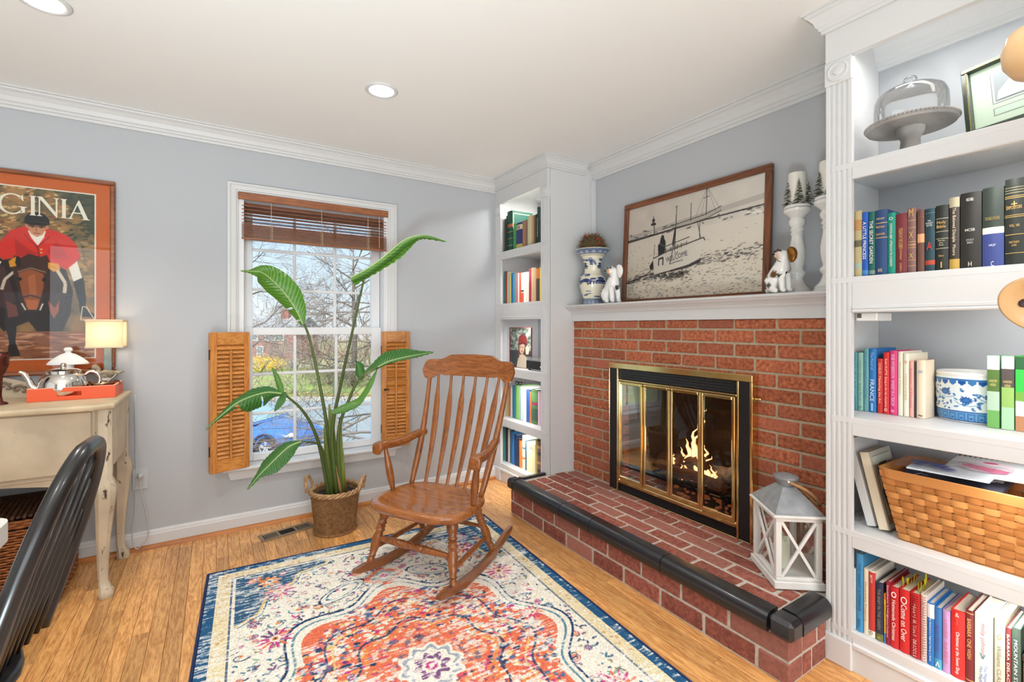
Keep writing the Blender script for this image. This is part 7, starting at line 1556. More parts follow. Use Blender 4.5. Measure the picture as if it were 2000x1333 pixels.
# ---- bottom right shelf
R5 = [(0.777, 0.764, 0.222), (0.763, 0.741, 0.282), (0.74, 0.725, 0.236), (0.725, 0.705, 0.236), (0.703, 0.681, 0.205), (0.68, 0.6745, 0.173), (0.674, 0.662, 0.219), (0.662, 0.637, 0.209), (0.636, 0.607, 0.212), (0.606, 0.58, 0.214), (0.579, 0.563, 0.221), (0.563, 0.544, 0.202), (0.544, 0.525, 0.196), (0.524, 0.505, 0.198), (0.504, 0.47, 0.212), (0.47, 0.45, 0.225), (0.449, 0.409, 0.228), (0.406, 0.383, 0.233), (0.382, 0.37, 0.217), (0.37, 0.351, 0.226)]
S5 = [
 ((214, 222, 218), 'thin white and grey picture book at the left end of the bottom shelf', [('Good-Night Tales', .5, .5, .5, (90, 90, 96))]),
 ((66, 142, 190), 'tall sky blue picture book, tallest on the bottom right shelf', [('THE GIANT JUMPEREE', .58, .62, .5, (30, 90, 140)), ('Baker', .10, .12, .4, (30, 90, 140))]),
 ((226, 216, 190), 'cream book between the blue and the red-striped ones', [('Illustrated Treasury', .5, .6, .5, (150, 120, 96))]),
 ((238, 230, 214), 'cream book with a red stripe down its spine', [('BETTY', .88, .12, .3, (240, 220, 220)), ('O', .07, .5, .05, (40, 40, 44), 'h')], dict(bands=((.10, .98, (196, 60, 52)),))),
 ((44, 52, 78), 'navy book with faint lettering', [('THE BABY IN THE GREEN', .55, .7, .4, (150, 140, 110)), ('*', .06, .5, .05, (180, 180, 60), 'h')], dict(bands=((.0, .12, (112, 112, 60)),))),
 ((240, 190, 40), 'very thin yellow and orange book', [('STRAY ON THE BAY', .5, .6, .5, (120, 80, 30))], dict(bands=((.88, .99, (230, 120, 40)), (.0, .2, (70, 130, 190))))),
 ((150, 26, 50), 'dark crimson book with white lettering beside the yellow one', [('Southern Living', .70, .5, .55, (240, 210, 210)), ('Christmas Cookbook', .3, .36, .4, (230, 190, 190))]),
 ((200, 34, 40), 'red Christmas book with white lettering right of the crimson one', [('Homemade Christmas', .46, .66, .42, WH), ('o', .88, .62, .10, (250, 226, 220), 'h')]),
 ((206, 36, 36), 'thicker red book with a large white ring above its lettering', [('Come on Over', .48, .58, .56, WH), ('O', .84, .62, .12, (250, 236, 230), 'h')]),
 ((206, 30, 34), 'red spiral cookbook with a black coil', [('Heart & Soul', .60, .5, .36, (240, 190, 180)), ('DELICIOUS', .16, .26, .34, (250, 220, 214))], dict(spiral=(40, 30, 34))),
 ((226, 212, 200), 'cream spiral-bound cookbook with a red coil', [('A Grand Tradition Cookery', .5, .8, .4, (170, 120, 100))], dict(spiral=(170, 60, 60))),
 ((34, 110, 184), 'blue novel with a white top on its spine', [('My Husband is a Regency Nanny  J. Smith', .42, .7, .28, WH)], dict(bands=((.76, .985, (226, 230, 234)),))),
 ((52, 116, 180), 'blue novel with a shell at the foot of its spine', [('Jane Green', .5, .45, .5, (110, 60, 150)), ('^', .08, .6, .08, (236, 240, 240), 'h')], dict(bands=((.0, .16, (70, 160, 190)),))),
 ((190, 148, 196), 'lilac novel left of the thick red one', [('LOVED  INHERIT', .5, .7, .45, (200, 110, 130))]),
 ((214, 44, 40), 'thick red novel between the lilac and the maroon ones', [('Jenny', .84, .1, .24, (236, 110, 90)), ('Christmas at the Sweet Shop', .38, .62, .34, (252, 232, 226), 'v', .0), ('&', .94, .3, .06, (240, 200, 180), 'h')]),
 ((116, 40, 42), 'maroon novel with a gilt border', [('BARBARA  ONE WISH', .62, .55, .5, (206, 160, 100))], dict(bands=((.96, .97, (206, 160, 100)), (.04, .05, (206, 160, 100))))),
 ((226, 230, 220), 'thick white novel with red and blue script lettering', [('milly johnson', .66, .46, .34, (190, 70, 70)), ('The Magnificent\nMrs Mayhew', .18, .34, .5, (70, 110, 170)), ('v', .46, .4, .07, (90, 150, 170), 'h')]),
 ((202, 194, 170), 'thick cream book with grey lettering right of the white novel', [('Williams CLASSICS', .36, .62, .42, (110, 110, 96)), ('o', .78, .4, .08, (150, 130, 90), 'h')]),
 ((122, 48, 48), 'slim dark red book with cream lettering beside the thick cream one', [('BARBARA DELACROIX', .5, .84, .5, (240, 226, 210))]),
 ((70, 88, 76), 'dark green picture book at the right end of the bottom shelf', [('MOUNTAIN STYLE', .5, .7, .4, (214, 222, 224))]),
]
sh(R5, 1.968, .1425, S5, 'storybooks and novels on the bottom shelf of the right bookcase', .17)
q = MB(); q.cbox(1.975, 2.15, .290, .348, .143, .275, .004); bx = thing('brown_box', 'plain brown box at the right end of the bottom shelf', 'box', (2.06, .32, .1425)); q.build('body', vmat((150, 96, 58)), bx); q = MB(); q.cbox(1.972, 2.153, .288, .350, .2752, .30, .004); q.build('lid', vmat((60, 42, 34)), bx)
# yellow sticky flags in two red books
for (y, lab) in ((.628, 'bundle of yellow page flags in the wreath book'), (.594, 'bundle of yellow page flags in the red spiral cookbook')):
    t_ = thing('page_flags', lab, 'page flags', (2.03, y, .352)); random.seed(int(y*1000))
    for i in range(7):
        yy = y+random.uniform(-.008, .008); x = 1.985+.018*i; hh = random.uniform(.016, .030); q = MB(); q.add([(x, yy, .345), (x+.014, yy+.001, .345), (x+.016, yy+random.uniform(-.006, .006), .352+hh), (x+.001, yy+random.uniform(-.006, .006), .352+hh)], [(0, 1, 2, 3)]); q.v += [(p[0], p[1]+.0004, p[2]) for p in q.v[:4]]; q.f.append((7, 6, 5, 4)); q.mi.append(0); q.build('flag', vmat((232, 224, 40)), t_, fix=False)
# ---- basket shelf: two leaning albums
def leaner(pts_bottom, H_, tilt, th, c, lab, cov=None):
    pass
def album(y_top, y_bot, x0, x1, z0, h, th, c, lab, print_=None, pc=None):
    """flat album leaning against the left side panel: foot at y_bot, head at y_top, thickness th towards the room's right"""
    r = thing('book', lab, 'book', (x0, y_bot, z0), 'albums leaning beside the basket'); ang = math.atan2(y_top-y_bot, h); up = Vector((0, math.sin(ang), math.cos(ang))); nr = Vector((0, -math.cos(ang), math.sin(ang)))
    o = Vector((x0, y_bot, z0)); ln = h/math.cos(ang)
    def P(a, b, d): return tuple(o+Vector((a, 0, 0))+up*b+nr*d)
    def slab(a0, a1, b0, b1, d0, d1, c_=.001): q = MB(); q.cbox(a0, a1, b0, b1, d0, d1, c_); q.v = [P(*p) for p in q.v]; return q
    D = x1-x0
    slab(0, D, 0.0, ln, 0, .003).build('cover', vmat(c), r); slab(0, D, 0.0, ln, th-.003, th).build('cover', vmat(c if pc is None else pc), r); slab(0, .0035, 0, ln, .003, th-.003).build('spine', vmat(c), r); slab(.004, D-.005, .004, ln-.005, .0032, th-.0032).build('page_block', M_PAGE, r)
    return r, P, ln, D
r, P_, ln, D = album(.828, .752, 2.03, 2.23, .5125, .305, .028, (222, 222, 220), 'tall grey-white album leaning against the side of the basket shelf')
r, P_, ln, D = album(.772, .711, 2.02, 2.20, .5155, .265, .030, (228, 214, 190), 'album with an ornate printed cover leaning in front of the white one', pc=(196, 190, 172))
def nouveau():
    c = Canvas(60, 84, (196, 192, 176)); rnd = random.Random(1); c.rect(5, 5, 55, 79, (150, 138, 116)); c.ell(30, 34, 21, 24, (196, 186, 160)); c.rect(9, 34, 51, 74, (196, 186, 160)); c.poly([(10, 44), (24, 34), (34, 44), (30, 60), (40, 74), (18, 74), (14, 60)], (54, 58, 96)); c.poly([(28, 40), (42, 44), (48, 66), (36, 72)], (160, 92, 64)); c.ell(28, 36, 5, 5, (206, 164, 130)); c.rect(8, 70, 52, 77, (188, 130, 96)); c.rect(5, 6, 55, 15, (206, 214, 198)); c.poly([(8, 28), (20, 14), (40, 14), (52, 28), (46, 24), (30, 18), (14, 24)], (84, 74, 64)); return c
o_ = Vector(P_(0, ln, .0305)); grid_print('front_print', nouveau(), plane_fn(o_, (D, 0, 0), tuple(Vector(P_(0, 0, .0305))-o_)), painted('cover_ink', .4), r, smooth=False)
up_ = (Vector(P_(0, ln, .0))-Vector(P_(0, 0, 0))).normalized(); text('NOUVEAU', r, vmat((70, 40, 40)), Vector(P_(D*.5, ln*.76, .0312)), (1, 0, 0), up_, D*.62, .016, 'title')
# ---- splint basket
sbk = thing('splint_basket', 'rectangular woven splint basket full of papers on the right bookcase', 'basket', (2.11, .45, .5085))
M_SPL = [mat('splint_%d' % i, c, .55, noise=.12, nscale=25, stretch=(.3, .3, 1)) for i, c in enumerate((rgb(196, 132, 70), rgb(184, 118, 58), rgb(206, 144, 80)))]
KZ0, KH = .512, .235; kb = (2.005, 2.235, .25, .648); kt = (1.965, 2.262, .21, .692)   # x0,x1,y0,y1 at foot and at rim
def kp(side, u, t, o):
    """point on the basket wall: side 0 front(-x),1 left(+y),2 back,3 right ; u 0..1 along, t height 0..1, o outward"""
    a = [kb[i]+(kt[i]-kb[i])*t for i in range(4)]; z = KZ0+KH*t
    return [(a[0]-o, a[3]+(a[2]-a[3])*u, z), (a[1]+(a[0]-a[1])*u, a[3]+o, z), (a[1]+o, a[2]+(a[3]-a[2])*u, z), (a[0]+(a[1]-a[0])*u, a[2]-o, z)][side]
NR, NU = 10, (13, 9, 13, 9)
for side in range(4):
    nu = NU[side]
    for k in range(nu):   # uprights
        q = MB(); u0, u1 = (k+.10)/nu, (k+.90)/nu; vs = []
        for j in range(NR*2+1):
            t_ = j/(NR*2); ph = math.cos(math.pi*(j/2-.5)*1.0+math.pi*k); o = -.0016*ph if 0 < j < NR*2 else 0
            vs += [kp(side, u0, t_, o), kp(side, u1, t_, o)]
        q.add(vs, [(2*j, 2*j+1, 2*j+3, 2*j+2) for j in range(NR*2)]); q.build('upright', M_SPL[1], sbk, fix=False)
    for rr in range(NR):  # weavers
        q = MB(); t0, t1 = (rr+.06)/NR, (rr+.94)/NR; vs = []; N_ = nu*6
        for j in range(N_+1):
            u = j/N_; ph = math.sin(math.pi*(u*nu)); s_ = 1 if int(min(u*nu, nu-1e-6)) % 2 == rr % 2 else -1; o = .0042*abs(ph)**.7*s_+.0005
            vs += [kp(side, u, t0, o), kp(side, u, (t0+t1)/2, o+.0008), kp(side, u, t1, o)]
        q.add(vs, [(3*j+k2, 3*j+3+k2, 3*j+4+k2, 3*j+1+k2) for j in range(N_) for k2 in (0, 1)]); q.build('weaver', M_SPL[(rr*2+side) % 3], sbk, fix=False, smooth=True)
def kloop(t, o): return [kp(0, 0, t, o), kp(0, 1, t, o), kp(3, 1, t, o), kp(2, 1, t, o)]
q = MB(); R_ = []
for (t_, o) in ((.90, .007), (1.03, .007), (1.035, .0), (1.03, -.006), (.90, -.006)):
    x0, x1, y0, y1 = [kb[i]+(kt[i]-kb[i])*t_ for i in range(4)]; x0 -= o; x1 += o; y0 -= o; y1 += o; rad = .035; pts = []
    for cx, cy, a0 in ((x1-rad, y1-rad, 0), (x0+rad, y1-rad, 90), (x0+rad, y0+rad, 180), (x1-rad, y0+rad, 270)):
        for i in range(6): aa = math.radians(a0+90*i/5); pts.append((cx+rad*math.cos(aa), cy+rad*math.sin(aa), KZ0+KH*t_))
    q.v += pts
nn = 24
for a in range(5):
    for i in range(nn): q.f.append((a*nn+i, a*nn+(i+1) % nn, ((a+1) % 5)*nn+(i+1) % nn, ((a+1) % 5)*nn+i)); q.mi.append(0)
q.build('rim_band', M_SPL[0], sbk)
q = MB(); q.box(kb[0]+.004, kb[1]-.004, kb[2]+.004, kb[3]-.004, KZ0-.002, KZ0+.004); q.build('bottom', M_SPL[1], sbk)
q = MB(); q.box(kb[0]-.002, kb[1]+.002, kb[2]-.002, kb[3]+.004, .5086, .5098); q.build('foot_band', M_SPL[2], sbk)
# papers in the basket
dk = thing('magazine', 'dark printed folder lying on top in the basket under the clear bag', 'folder', (2.08, .60, .70)); 
def sheet(q, c4, th, n=1): q.add([tuple(p) for p in c4]+[(p[0], p[1], p[2]-th) for p in c4], [(0, 1, 2, 3), (7, 6, 5, 4), (0, 4, 5, 1), (1, 5, 6, 2), (2, 6, 7, 3), (3, 7, 4, 0)]); return q
q = sheet(MB(), [(1.985, .660, .722), (1.99, .40, .738), (2.20, .40, .760), (2.20, .655, .752)], .012); q.build('cover', vmat((58, 58, 72)), dk)
q = MB()
for k in range(6): x = 1.995+.03*k; q.tube([(x, .64-.01*k, .7262+.0038*k), (x+.015, .61, .7292+.0038*k), (x+.004, .585, .7302+.0038*k)], .0012, 4)
q.build('chalk_drawing', vmat((170, 170, 190)), dk)
nb_ = thing('notepad', 'white wire-bound notepad lying on the papers in the basket', 'notepad', (2.15, .46, .775)); q = sheet(MB(), [(2.055, .552, .772), (2.055, .36, .782), (2.235, .36, .800), (2.235, .552, .790)], .008); q.build('pages', vmat((226, 234, 236)), nb_)
q = MB()
for k in range(14): y = .37+.0135*k; q.tube([(2.232+.006*math.cos(a), y, .798-.0005*k*1.0+.006*math.sin(a)) for a in np.linspace(0, 6.28, 9)], .0012, 4, cap=False)
q.build('wire_binding', M_BLACK, nb_, kind='stuff')
cc_ = thing('cut_out_card', 'white and pink cupcake shaped card on top of the basket papers', 'card', (2.10, .44, .79))
def onpad(u, v, d): x, y = 2.055+.18*v, .552-.192*u; return (x, y, .772+.010*u+.018*v+d)
pts = [(.30+.34*math.cos(a)*(1+.05*math.cos(7*a))+.2, .42+.34*math.sin(a)*(1+.05*math.cos(7*a))) for a in np.linspace(0, 6.283, 40, endpoint=False)]
q = MB(); q.add([onpad(u, v, .0035) for u, v in pts], [tuple(range(40))]); q.add([onpad(u, v, .0005) for u, v in pts], [tuple(range(40))[::-1]]); q.build('card', vmat((238, 226, 234)), cc_, fix=False)
q = MB(); pk = [(.22, .30), (.62, .10), (.78, .16), (.80, .30), (.26, .46), (.19, .40)]; q.add([onpad(u, v, .0040) for u, v in pk], [tuple(range(6))]); q.build('pink_stripe', vmat((226, 110, 150)), cc_, fix=False)
q = MB(); q.add([onpad(.5+.10*math.cos(a), .66+.05*math.sin(a), .0040) for a in np.linspace(0, 6.283, 16, endpoint=False)], [tuple(range(16))]); q.build('pink_top', vmat((206, 80, 120)), cc_, fix=False)
pbg = thing('plastic_bag', 'clear plastic bag with blue printed cards lying across the front of the basket', 'bag', (2.02, .52, .77))
q = MB(); nx_, ny_ = 14, 22; random.seed(3); vs = []
for j in range(ny_+1):
    for i in range(nx_+1):
        u, v = j/ny_, i/nx_; y = .650-.262*u; x = 1.962+.135*v+.012*u; z = .7775+.016*v+.010*math.sin(u*7+v*3)*.25+random.uniform(-.0016, .0016)+.006*u-.014*max(0, .25-v); vs.append((x, y, z))
q.add(vs, [(j*(nx_+1)+i, j*(nx_+1)+i+1, (j+1)*(nx_+1)+i+1, (j+1)*(nx_+1)+i) for j in range(ny_) for i in range(nx_)])
M_BAG = glass('thin_plastic', (.985, .99, .995, 1), .45); q.build('film', M_BAG, pbg, fix=False, smooth=False)
q = sheet(MB(), [(1.985, .622, .7695), (1.985, .42, .7745), (2.06, .42, .781), (2.07, .622, .779)], .004); q.build('white_card', vmat((222, 232, 238)), pbg)
for (x, y, s) in ((2.045, .596, .030), (2.035, .552, .026), (2.010, .60, .014), (2.02, .525, .020)):
    q = MB(); q.add([(x+s*1.0*math.sin(a)*.9, y+s*math.cos(a)*(1+.2*math.sin(3*a)), .7815+(.003 if s > .02 else .0005)-.0) for a in np.linspace(0, 6.283, 14, endpoint=False)], [tuple(range(14))]); q.build('blue_print', vmat((70, 96, 180)), pbg, fix=False)
# ---- top compartment: cake stand with dome, framed print on a stand
ZT1 = 1.8455; kx, ky = 2.145, .660
ck = thing('cake_stand', 'grey weathered wooden cake stand with beaded edge on the top shelf', 'cake stand', (kx, ky, ZT1))
M_GW = mat('grey_wood', rgb(176, 170, 164), .75, c2=rgb(132, 126, 122), nscale=14, stretch=(.3, 1, 1))
q = MB(); q.lathe([(.048, .0005), (.050, .01), (.044, .03), (.030, .060), (.028, .085), (.040, .110), (.042, .128)], 30, (kx, ky, ZT1)); q.build('foot', M_GW, ck, auto=50)
q = MB(); q.lathe([(.0005, .128), (.128, .130), (.132, .136), (.132, .146), (.0005, .147)], 64, (kx, ky, ZT1), cap=False); q.build('plate', M_GW, ck, auto=40)
q = MB()
for i in range(72): a = i*2*math.pi/72; q.ball((kx+.1315*math.cos(a), ky+.1315*math.sin(a), ZT1+.143), .0056, 6, 4)
q.build('beaded_edge', M_GW, ck, smooth=True, kind='stuff')
dm = thing('glass_dome', 'clear glass cake dome with a knob over the grey cake stand', 'dome', (kx, ky, ZT1+.148))
M_DOME = glass('dome_glass', (.955, .96, .96, 1), .8)
q = MB(); z = ZT1+.148; q.lathe([(.106, .0), (.107, .05), (.105, .085), (.096, .108), (.075, .122), (.045, .130), (.014, .133)], 48, (kx, ky, z), cap=False); q.build('bell', M_DOME, dm, smooth=True)
q = MB(); q.lathe([(.010, .132), (.009, .140), (.018, .148), (.021, .156), (.017, .165), (.0005, .168)], 24, (kx, ky, z), cap=False); q.build('knob', M_DOME, dm, smooth=True)
q = MB(); q.tube([(kx+.1065*math.cos(a), ky+.1065*math.sin(a), z+.002) for a in np.linspace(0, 6.2832, 49)], .0022, 6, cap=False); q.build('rim', M_DOME, dm, smooth=True)
fp_ = thing('framed_print', 'dark green framed print with pale green mat leaning on a stand on the top shelf', 'picture', (2.2, .40, ZT1))
fa = Vector((-.30, -.954, 0)).normalized()   # along its width, towards the right
fup = Vector((.30, .13, .945)).normalized(); fo = Vector((2.135, .498, ZT1+.030)); fn_ = fa.cross(fup)
if fn_.x > 0: fn_ = -fn_
def fpp(a, b, d): return tuple(fo+fa*a+fup*b+fn_*d)
def fslab(a0, a1, b0, b1, d0, d1): q = MB(); q.cbox(a0, a1, b0, b1, d0, d1, .003); q.v = [fpp(*p) for p in q.v]; return q
FW, FH, ft = .36, .275, .020; M_GF = mat('green_frame', rgb(52, 66, 54), .3, coat=.4)
for args in ((0, FW, 0, ft), (0, FW, FH-ft, FH), (0, ft, ft, FH-ft), (FW-ft, FW, ft, FH-ft)): fslab(*args, 0, .02).build('frame', M_GF, fp_)
fslab(ft-.001, FW-ft+.001, ft-.001, FH-ft+.001, .002, .006).build('mat_board', vmat((206, 226, 204)), fp_)
q = MB()
for (A_, B_) in (((ft-.004, ft-.004), (ft-.004, FH-ft+.004)), ((ft-.004, FH-ft+.004), (FW-ft, FH-ft+.004))):
    n = int(math.hypot(B_[0]-A_[0], B_[1]-A_[1])/.006)
    for i in range(n): u = i/n; q.ball(fpp(A_[0]+(B_[0]-A_[0])*u, A_[1]+(B_[1]-A_[1])*u, .0205), .0022, 5, 4)
q.build('gilt_beads', mat('gilt_bead', rgb(196, 176, 110), .35, .8), fp_, kind='stuff')
for (a0, a1, b0, b1, c) in ((.072, .29, .098, .222, (150, 160, 156)), (.075, .287, .101, .219, (226, 236, 222)), (.080, .282, .105, .215, (164, 174, 178)), (.072, .29, .052, .082, (150, 160, 148)), (.075, .287, .055, .079, (200, 222, 204))):
    fslab(a0, a1, b0, b1, .006, .0064+.0004*(a0 > .0725)+.0004*(a0 > .076)).build('window_mount', vmat(c), fp_)
q = MB(); q.add([fpp(.085, .11, .0086), (fpp(.15, .11, .0086)), fpp(.18, .16, .0086), fpp(.12, .175, .0086), fpp(.09, .14, .0086)], [(0, 1, 2, 3, 4)]); q.build('hill', vmat((206, 212, 216)), fp_, fix=False)
es = thing('display_stand', 'dark red wooden stand holding the green framed print', 'stand', (2.12, .45, ZT1))
q = MB(); q.tube(bez([(2.085, .505, ZT1+.010), (2.10, .512, ZT1+.020), (2.125, .512, ZT1+.040), (2.135, .508, ZT1+.045)], 5), .010, 10); q.tube(bez([(2.085, .505, ZT1+.010), (2.075, .40, ZT1+.012), (2.06, .30, ZT1+.012), (2.02, .19, ZT1+.012)], 5), .010, 10); q.build('foot_rail', mat('mahogany', rgb(96, 34, 30), .3, coat=.4), es, smooth=True, kind='stuff')
# cabinet light housings
for (y0, y1, z, lab) in ((.700, .765, 1.2985, 'white puck light housing under the Bible shelf'),):
    t_ = thing('cabinet_light', lab, 'light', (2.02, .73, z)); q = MB(); q.cbox(1.972, 2.10, y0, y1, z-.030, z-.0005, .003); q.build('housing', M_LEADW, t_); q = MB(); q.cbox(1.9705, 1.9725, y1-.018, y1-.004, z-.020, z-.004, .001); q.build('switch', vmat((92, 84, 66)), t_)
t_ = thing('cabinet_light', 'small round cabinet light on the inside of the left bookcase top', 'light', (1.99, 2.62, 2.16)); q = MB(); q.lathe([(.016, 0), (.018, .004), (.010, .012), (.012, .02), (.0005, .022)], 18, (2.0, 2.6155, 2.165), axis=(0, 1, 0)); q.build('housing', M_CHROME, t_, auto=40)

# ================================================================== LEFT BOOKCASE
L1 = [(3.266, 3.238, 0.280), (3.237, 3.222, 0.300), (3.221, 3.145, 0.328), (3.125, 3.091, 0.216), (3.088, 3.002, 0.21), (3.0, 2.956, 0.214), (2.955, 2.933, 0.214), (2.932, 2.878, 0.237), (2.876, 2.851, 0.231), (2.849, 2.829, 0.228), (2.827, 2.805, 0.23), (2.804, 2.784, 0.279)]
SL1 = [((84, 74, 58), 'worn olive brown book at the left end of the top left shelf', []), ((30, 62, 52), 'narrow dark green book beside the olive one', []), ((16, 74, 62), 'large dark green gilt book, tallest on the top left shelf', [], dict(bands=((.60, .68, (176, 92, 56)), (.15, .16, GLD), (.32, .33, GLD), (.48, .49, GLD)))), ((60, 150, 76), 'small bright green book on the top left shelf', []), ((44, 48, 110), 'navy book with cream label and yellow flowers', [('DK', .82, .6, .12, (30, 30, 36), 'h')], dict(bands=((.74, .92, (220, 206, 170)), (.0, .2, (206, 180, 90))))), ((158, 116, 84), 'tan leather book beside the navy one', []), ((128, 96, 84), 'thin brown book on the top left shelf', []), ((206, 196, 160), 'cream book, taller than the tan ones, on the top left shelf', []), ((184, 160, 110), 'straw coloured book on the top left shelf', []), ((128, 84, 60), 'reddish brown book beside the straw coloured one', []), ((38, 34, 34), 'black book near the right end of the top left shelf', []), ((16, 52, 44), 'tall dark green slim book at the right end of the top left shelf', [('ENCYCLOPEDIA', .45, .5, .5, (210, 214, 206))])]
sh(L1, 2.0, 1.8455, SL1, 'old books on the top shelf of the left bookcase', .20)
q = MB(); fr_ = .006
# the tall green book shows its gilt-framed front board
gy = 3.1448; gb_ = [o for o in COL.objects if o.get('label', '').startswith('large dark green gilt')][0]
for (x0, x1, z0, z1) in ((2.012, 2.19, 2.150, 2.155), (2.012, 2.017, 1.86, 2.155), (2.185, 2.19, 1.86, 2.155)): q.box(x0, x1, gy-.0002, gy+.0006, z0, z1)
q.build('gilt_border', vmat((186, 196, 140)), gb_)
L2 = [(3.27, 3.248, 0.268), (3.247, 3.229, 0.266), (3.227, 3.202, 0.26), (3.196, 3.167, 0.247), (3.164, 3.138, 0.246), (3.137, 3.112, 0.24), (3.111, 3.086, 0.238), (3.085, 3.063, 0.239), (3.062, 3.048, 0.234), (3.047, 3.023, 0.232), (3.021, 2.986, 0.232), (2.985, 2.95, 0.232), (2.949, 2.912, 0.231), (2.911, 2.885, 0.252), (2.879, 2.856, 0.255), (2.855, 2.822, 0.255), (2.82, 2.778, 0.248), (2.774, 2.747, 0.250)]
SL2 = [((70, 130, 112), 'teal book at the left end of the cookbook shelf', []), ((170, 60, 56), 'thin red book second on the left cookbook shelf', []), ((176, 186, 176), 'grey-green book on the left cookbook shelf', []), ((206, 176, 96), 'mustard book on the left cookbook shelf', []), ((18, 100, 150), 'deep blue book on the left cookbook shelf', []), ((70, 150, 170), 'aqua book beside the deep blue one', []), ((124, 130, 156), 'slate blue book beside the aqua one', []), ((214, 110, 80), 'coral book beside the slate one', []), ((236, 232, 224), 'white book beside the coral one on the cookbook shelf', []), ((216, 90, 50), 'orange book on the left cookbook shelf', []), ((238, 236, 230), 'white book with a red foot on its spine', [], dict(bands=((.0, .33, (206, 90, 70)), (.36, .42, (50, 60, 70))))), ((232, 228, 210), 'ivory book left of the spiral cookbooks', []), ((228, 222, 200), 'cream book touching the spiral cookbooks', []), ((176, 46, 70), 'crimson spiral cookbook on the left bookcase', [], dict(spiral=(190, 60, 80))), ((226, 190, 150), 'peach spiral cookbook on the left bookcase', [], dict(spiral=(220, 200, 170))), ((214, 180, 136), 'tan spiral cookbook on the left bookcase', [], dict(spiral=(226, 210, 190))), ((84, 70, 58), 'dark cookbook with an orange top and red coil', [], dict(bands=((.68, .98, (222, 140, 60)),), spiral=(150, 50, 50))), ((236, 206, 50), 'bright yellow book at the right end of the cookbook shelf', [])]
sh(L2, 2.0, 1.4285, SL2, 'cookbooks on the second shelf of the left bookcase', .20)
al = thing('record_album', 'record album with a red-bordered cover of a person in a red cap', 'album', (2.06, 3.1, .9185))
q = MB(); q.cbox(2.035, 2.047, 2.93, 3.242, .919, 1.238, .002); q.build('sleeve', vmat((150, 34, 38)), al)
def album_canvas():
    c = Canvas(70, 70, (120, 130, 120)); rnd = random.Random(5)
    for i in range(160): c.ell(rnd.uniform(0, 70), rnd.uniform(0, 40), rnd.uniform(2, 5), rnd.uniform(1, 3), rnd.choice([(60, 76, 62), (160, 170, 160), (196, 200, 190), (84, 96, 80)]), .7, 0, 8)
    c.rect(0, 40, 70, 70, (60, 66, 70)); c.poly([(22, 70), (30, 48), (44, 46), (60, 52), (64, 70)], (206, 190, 166)); c.ell(40, 34, 9, 12, (214, 172, 144)); c.poly([(29, 28), (30, 16), (42, 11), (56, 15), (58, 26), (44, 24)], (132, 44, 44)); c.poly([(28, 28), (44, 24), (58, 27), (57, 30), (44, 28), (30, 31)], (104, 30, 34)); c.poly([(30, 30), (33, 30), (32, 52), (27, 54)], (110, 60, 44)); c.poly([(50, 30), (54, 30), (56, 48), (50, 48)], (110, 60, 44)); c.poly([(52, 34), (60, 30), (66, 36), (62, 46), (54, 46)], (226, 206, 180)); c.ell(37, 34, 1.4, .9, (50, 40, 40)); c.ell(44, 34, 1.4, .9, (50, 40, 40)); c.ell(41, 41, 2.4, .9, (176, 60, 64)); return c
grid_print('cover_print', album_canvas(), plane_fn((2.0343, 3.226, 1.234), (0, -.294, 0), (0, 0, -.312)), painted('cover_ink', .4), al, smooth=False)
rp = thing('record_player', 'small black suitcase record player with clear lid on the left bookcase', 'record player', (2.06, 2.87, .9185))
q = MB(); q.cbox(1.985, 2.028, 2.635, 2.925, .928, .992, .004); q.build('case', M_BLACK, rp)
for y in (2.66, 2.90): q = MB(); q.lathe([(.009, .9188), (.011, .928)], 12, (2.0, y, 0)); q.build('foot', M_BLACK, rp)
q = MB(); q.lathe([(.036, .0), (.036, .004), (.0005, .0042)], 24, (2.008, 2.83, .9925)); q.v = [(2.008+(p[0]-2.008)*.45, p[1], p[2]) for p in q.v]; q.build('platter', M_CHROME, rp)
q = MB(); q.add([(1.986, 2.64, .992), (1.986, 2.92, .992), (1.986, 2.92, 1.018), (1.986, 2.64, 1.018), (2.026, 2.64, .992), (2.026, 2.92, .992), (2.026, 2.92, 1.018), (2.026, 2.64, 1.018)], [(0, 1, 2, 3), (3, 2, 6, 7), (1, 5, 6, 2), (0, 3, 7, 4)]); q.build('lid', M_CLEAR, rp, fix=False)
q = MB(); q.cbox(1.9835, 1.9853, 2.70, 2.745, .945, .958, .001); q.build('badge', vmat((210, 210, 210)), rp)
L4 = [(3.295, 3.275, 0.234), (3.273, 3.25, 0.242), (3.248, 3.222, 0.24), (3.22, 3.194, 0.248), (3.192, 3.146, 0.260), (3.144, 3.1, 0.265), (3.098, 3.034, 0.262), (3.032, 2.993, 0.258), (2.991, 2.949, 0.250), (2.948, 2.92, 0.240), (2.918, 2.842, 0.262), (2.838, 2.80, .255)]
SL4 = [((206, 186, 140), 'cream paperback left end of the fourth left shelf', []), ((190, 160, 110), 'tan paperback on the fourth left shelf', []), ((180, 110, 80), 'rust coloured paperback on the fourth left shelf', []), ((200, 206, 200), 'pale grey book on the fourth left shelf', []), ((40, 110, 140), 'teal blue book on the fourth left shelf', []), ((130, 190, 90), 'lime green book on the fourth left shelf', []), ((196, 214, 206), 'pale aqua spiral notebook on the fourth left shelf', [], dict(spiral=(70, 120, 130))), ((236, 238, 236), 'white book right of the spiral notebook', []), ((50, 90, 160), 'royal blue book on the fourth left shelf', []), ((190, 110, 60), 'copper orange book on the fourth left shelf', []), ((80, 120, 70), 'green picture book with a magenta band on the fourth left shelf', [], dict(bands=((.55, .62, (150, 40, 90)), (.1, .45, (60, 90, 70)), (.66, .9, (90, 140, 80))))), ((206, 170, 190), 'pinkish book behind the frame of the fourth left shelf', [])]
sh(L4, 2.03, .5085, SL4, 'books on the fourth shelf of the left bookcase', .20)
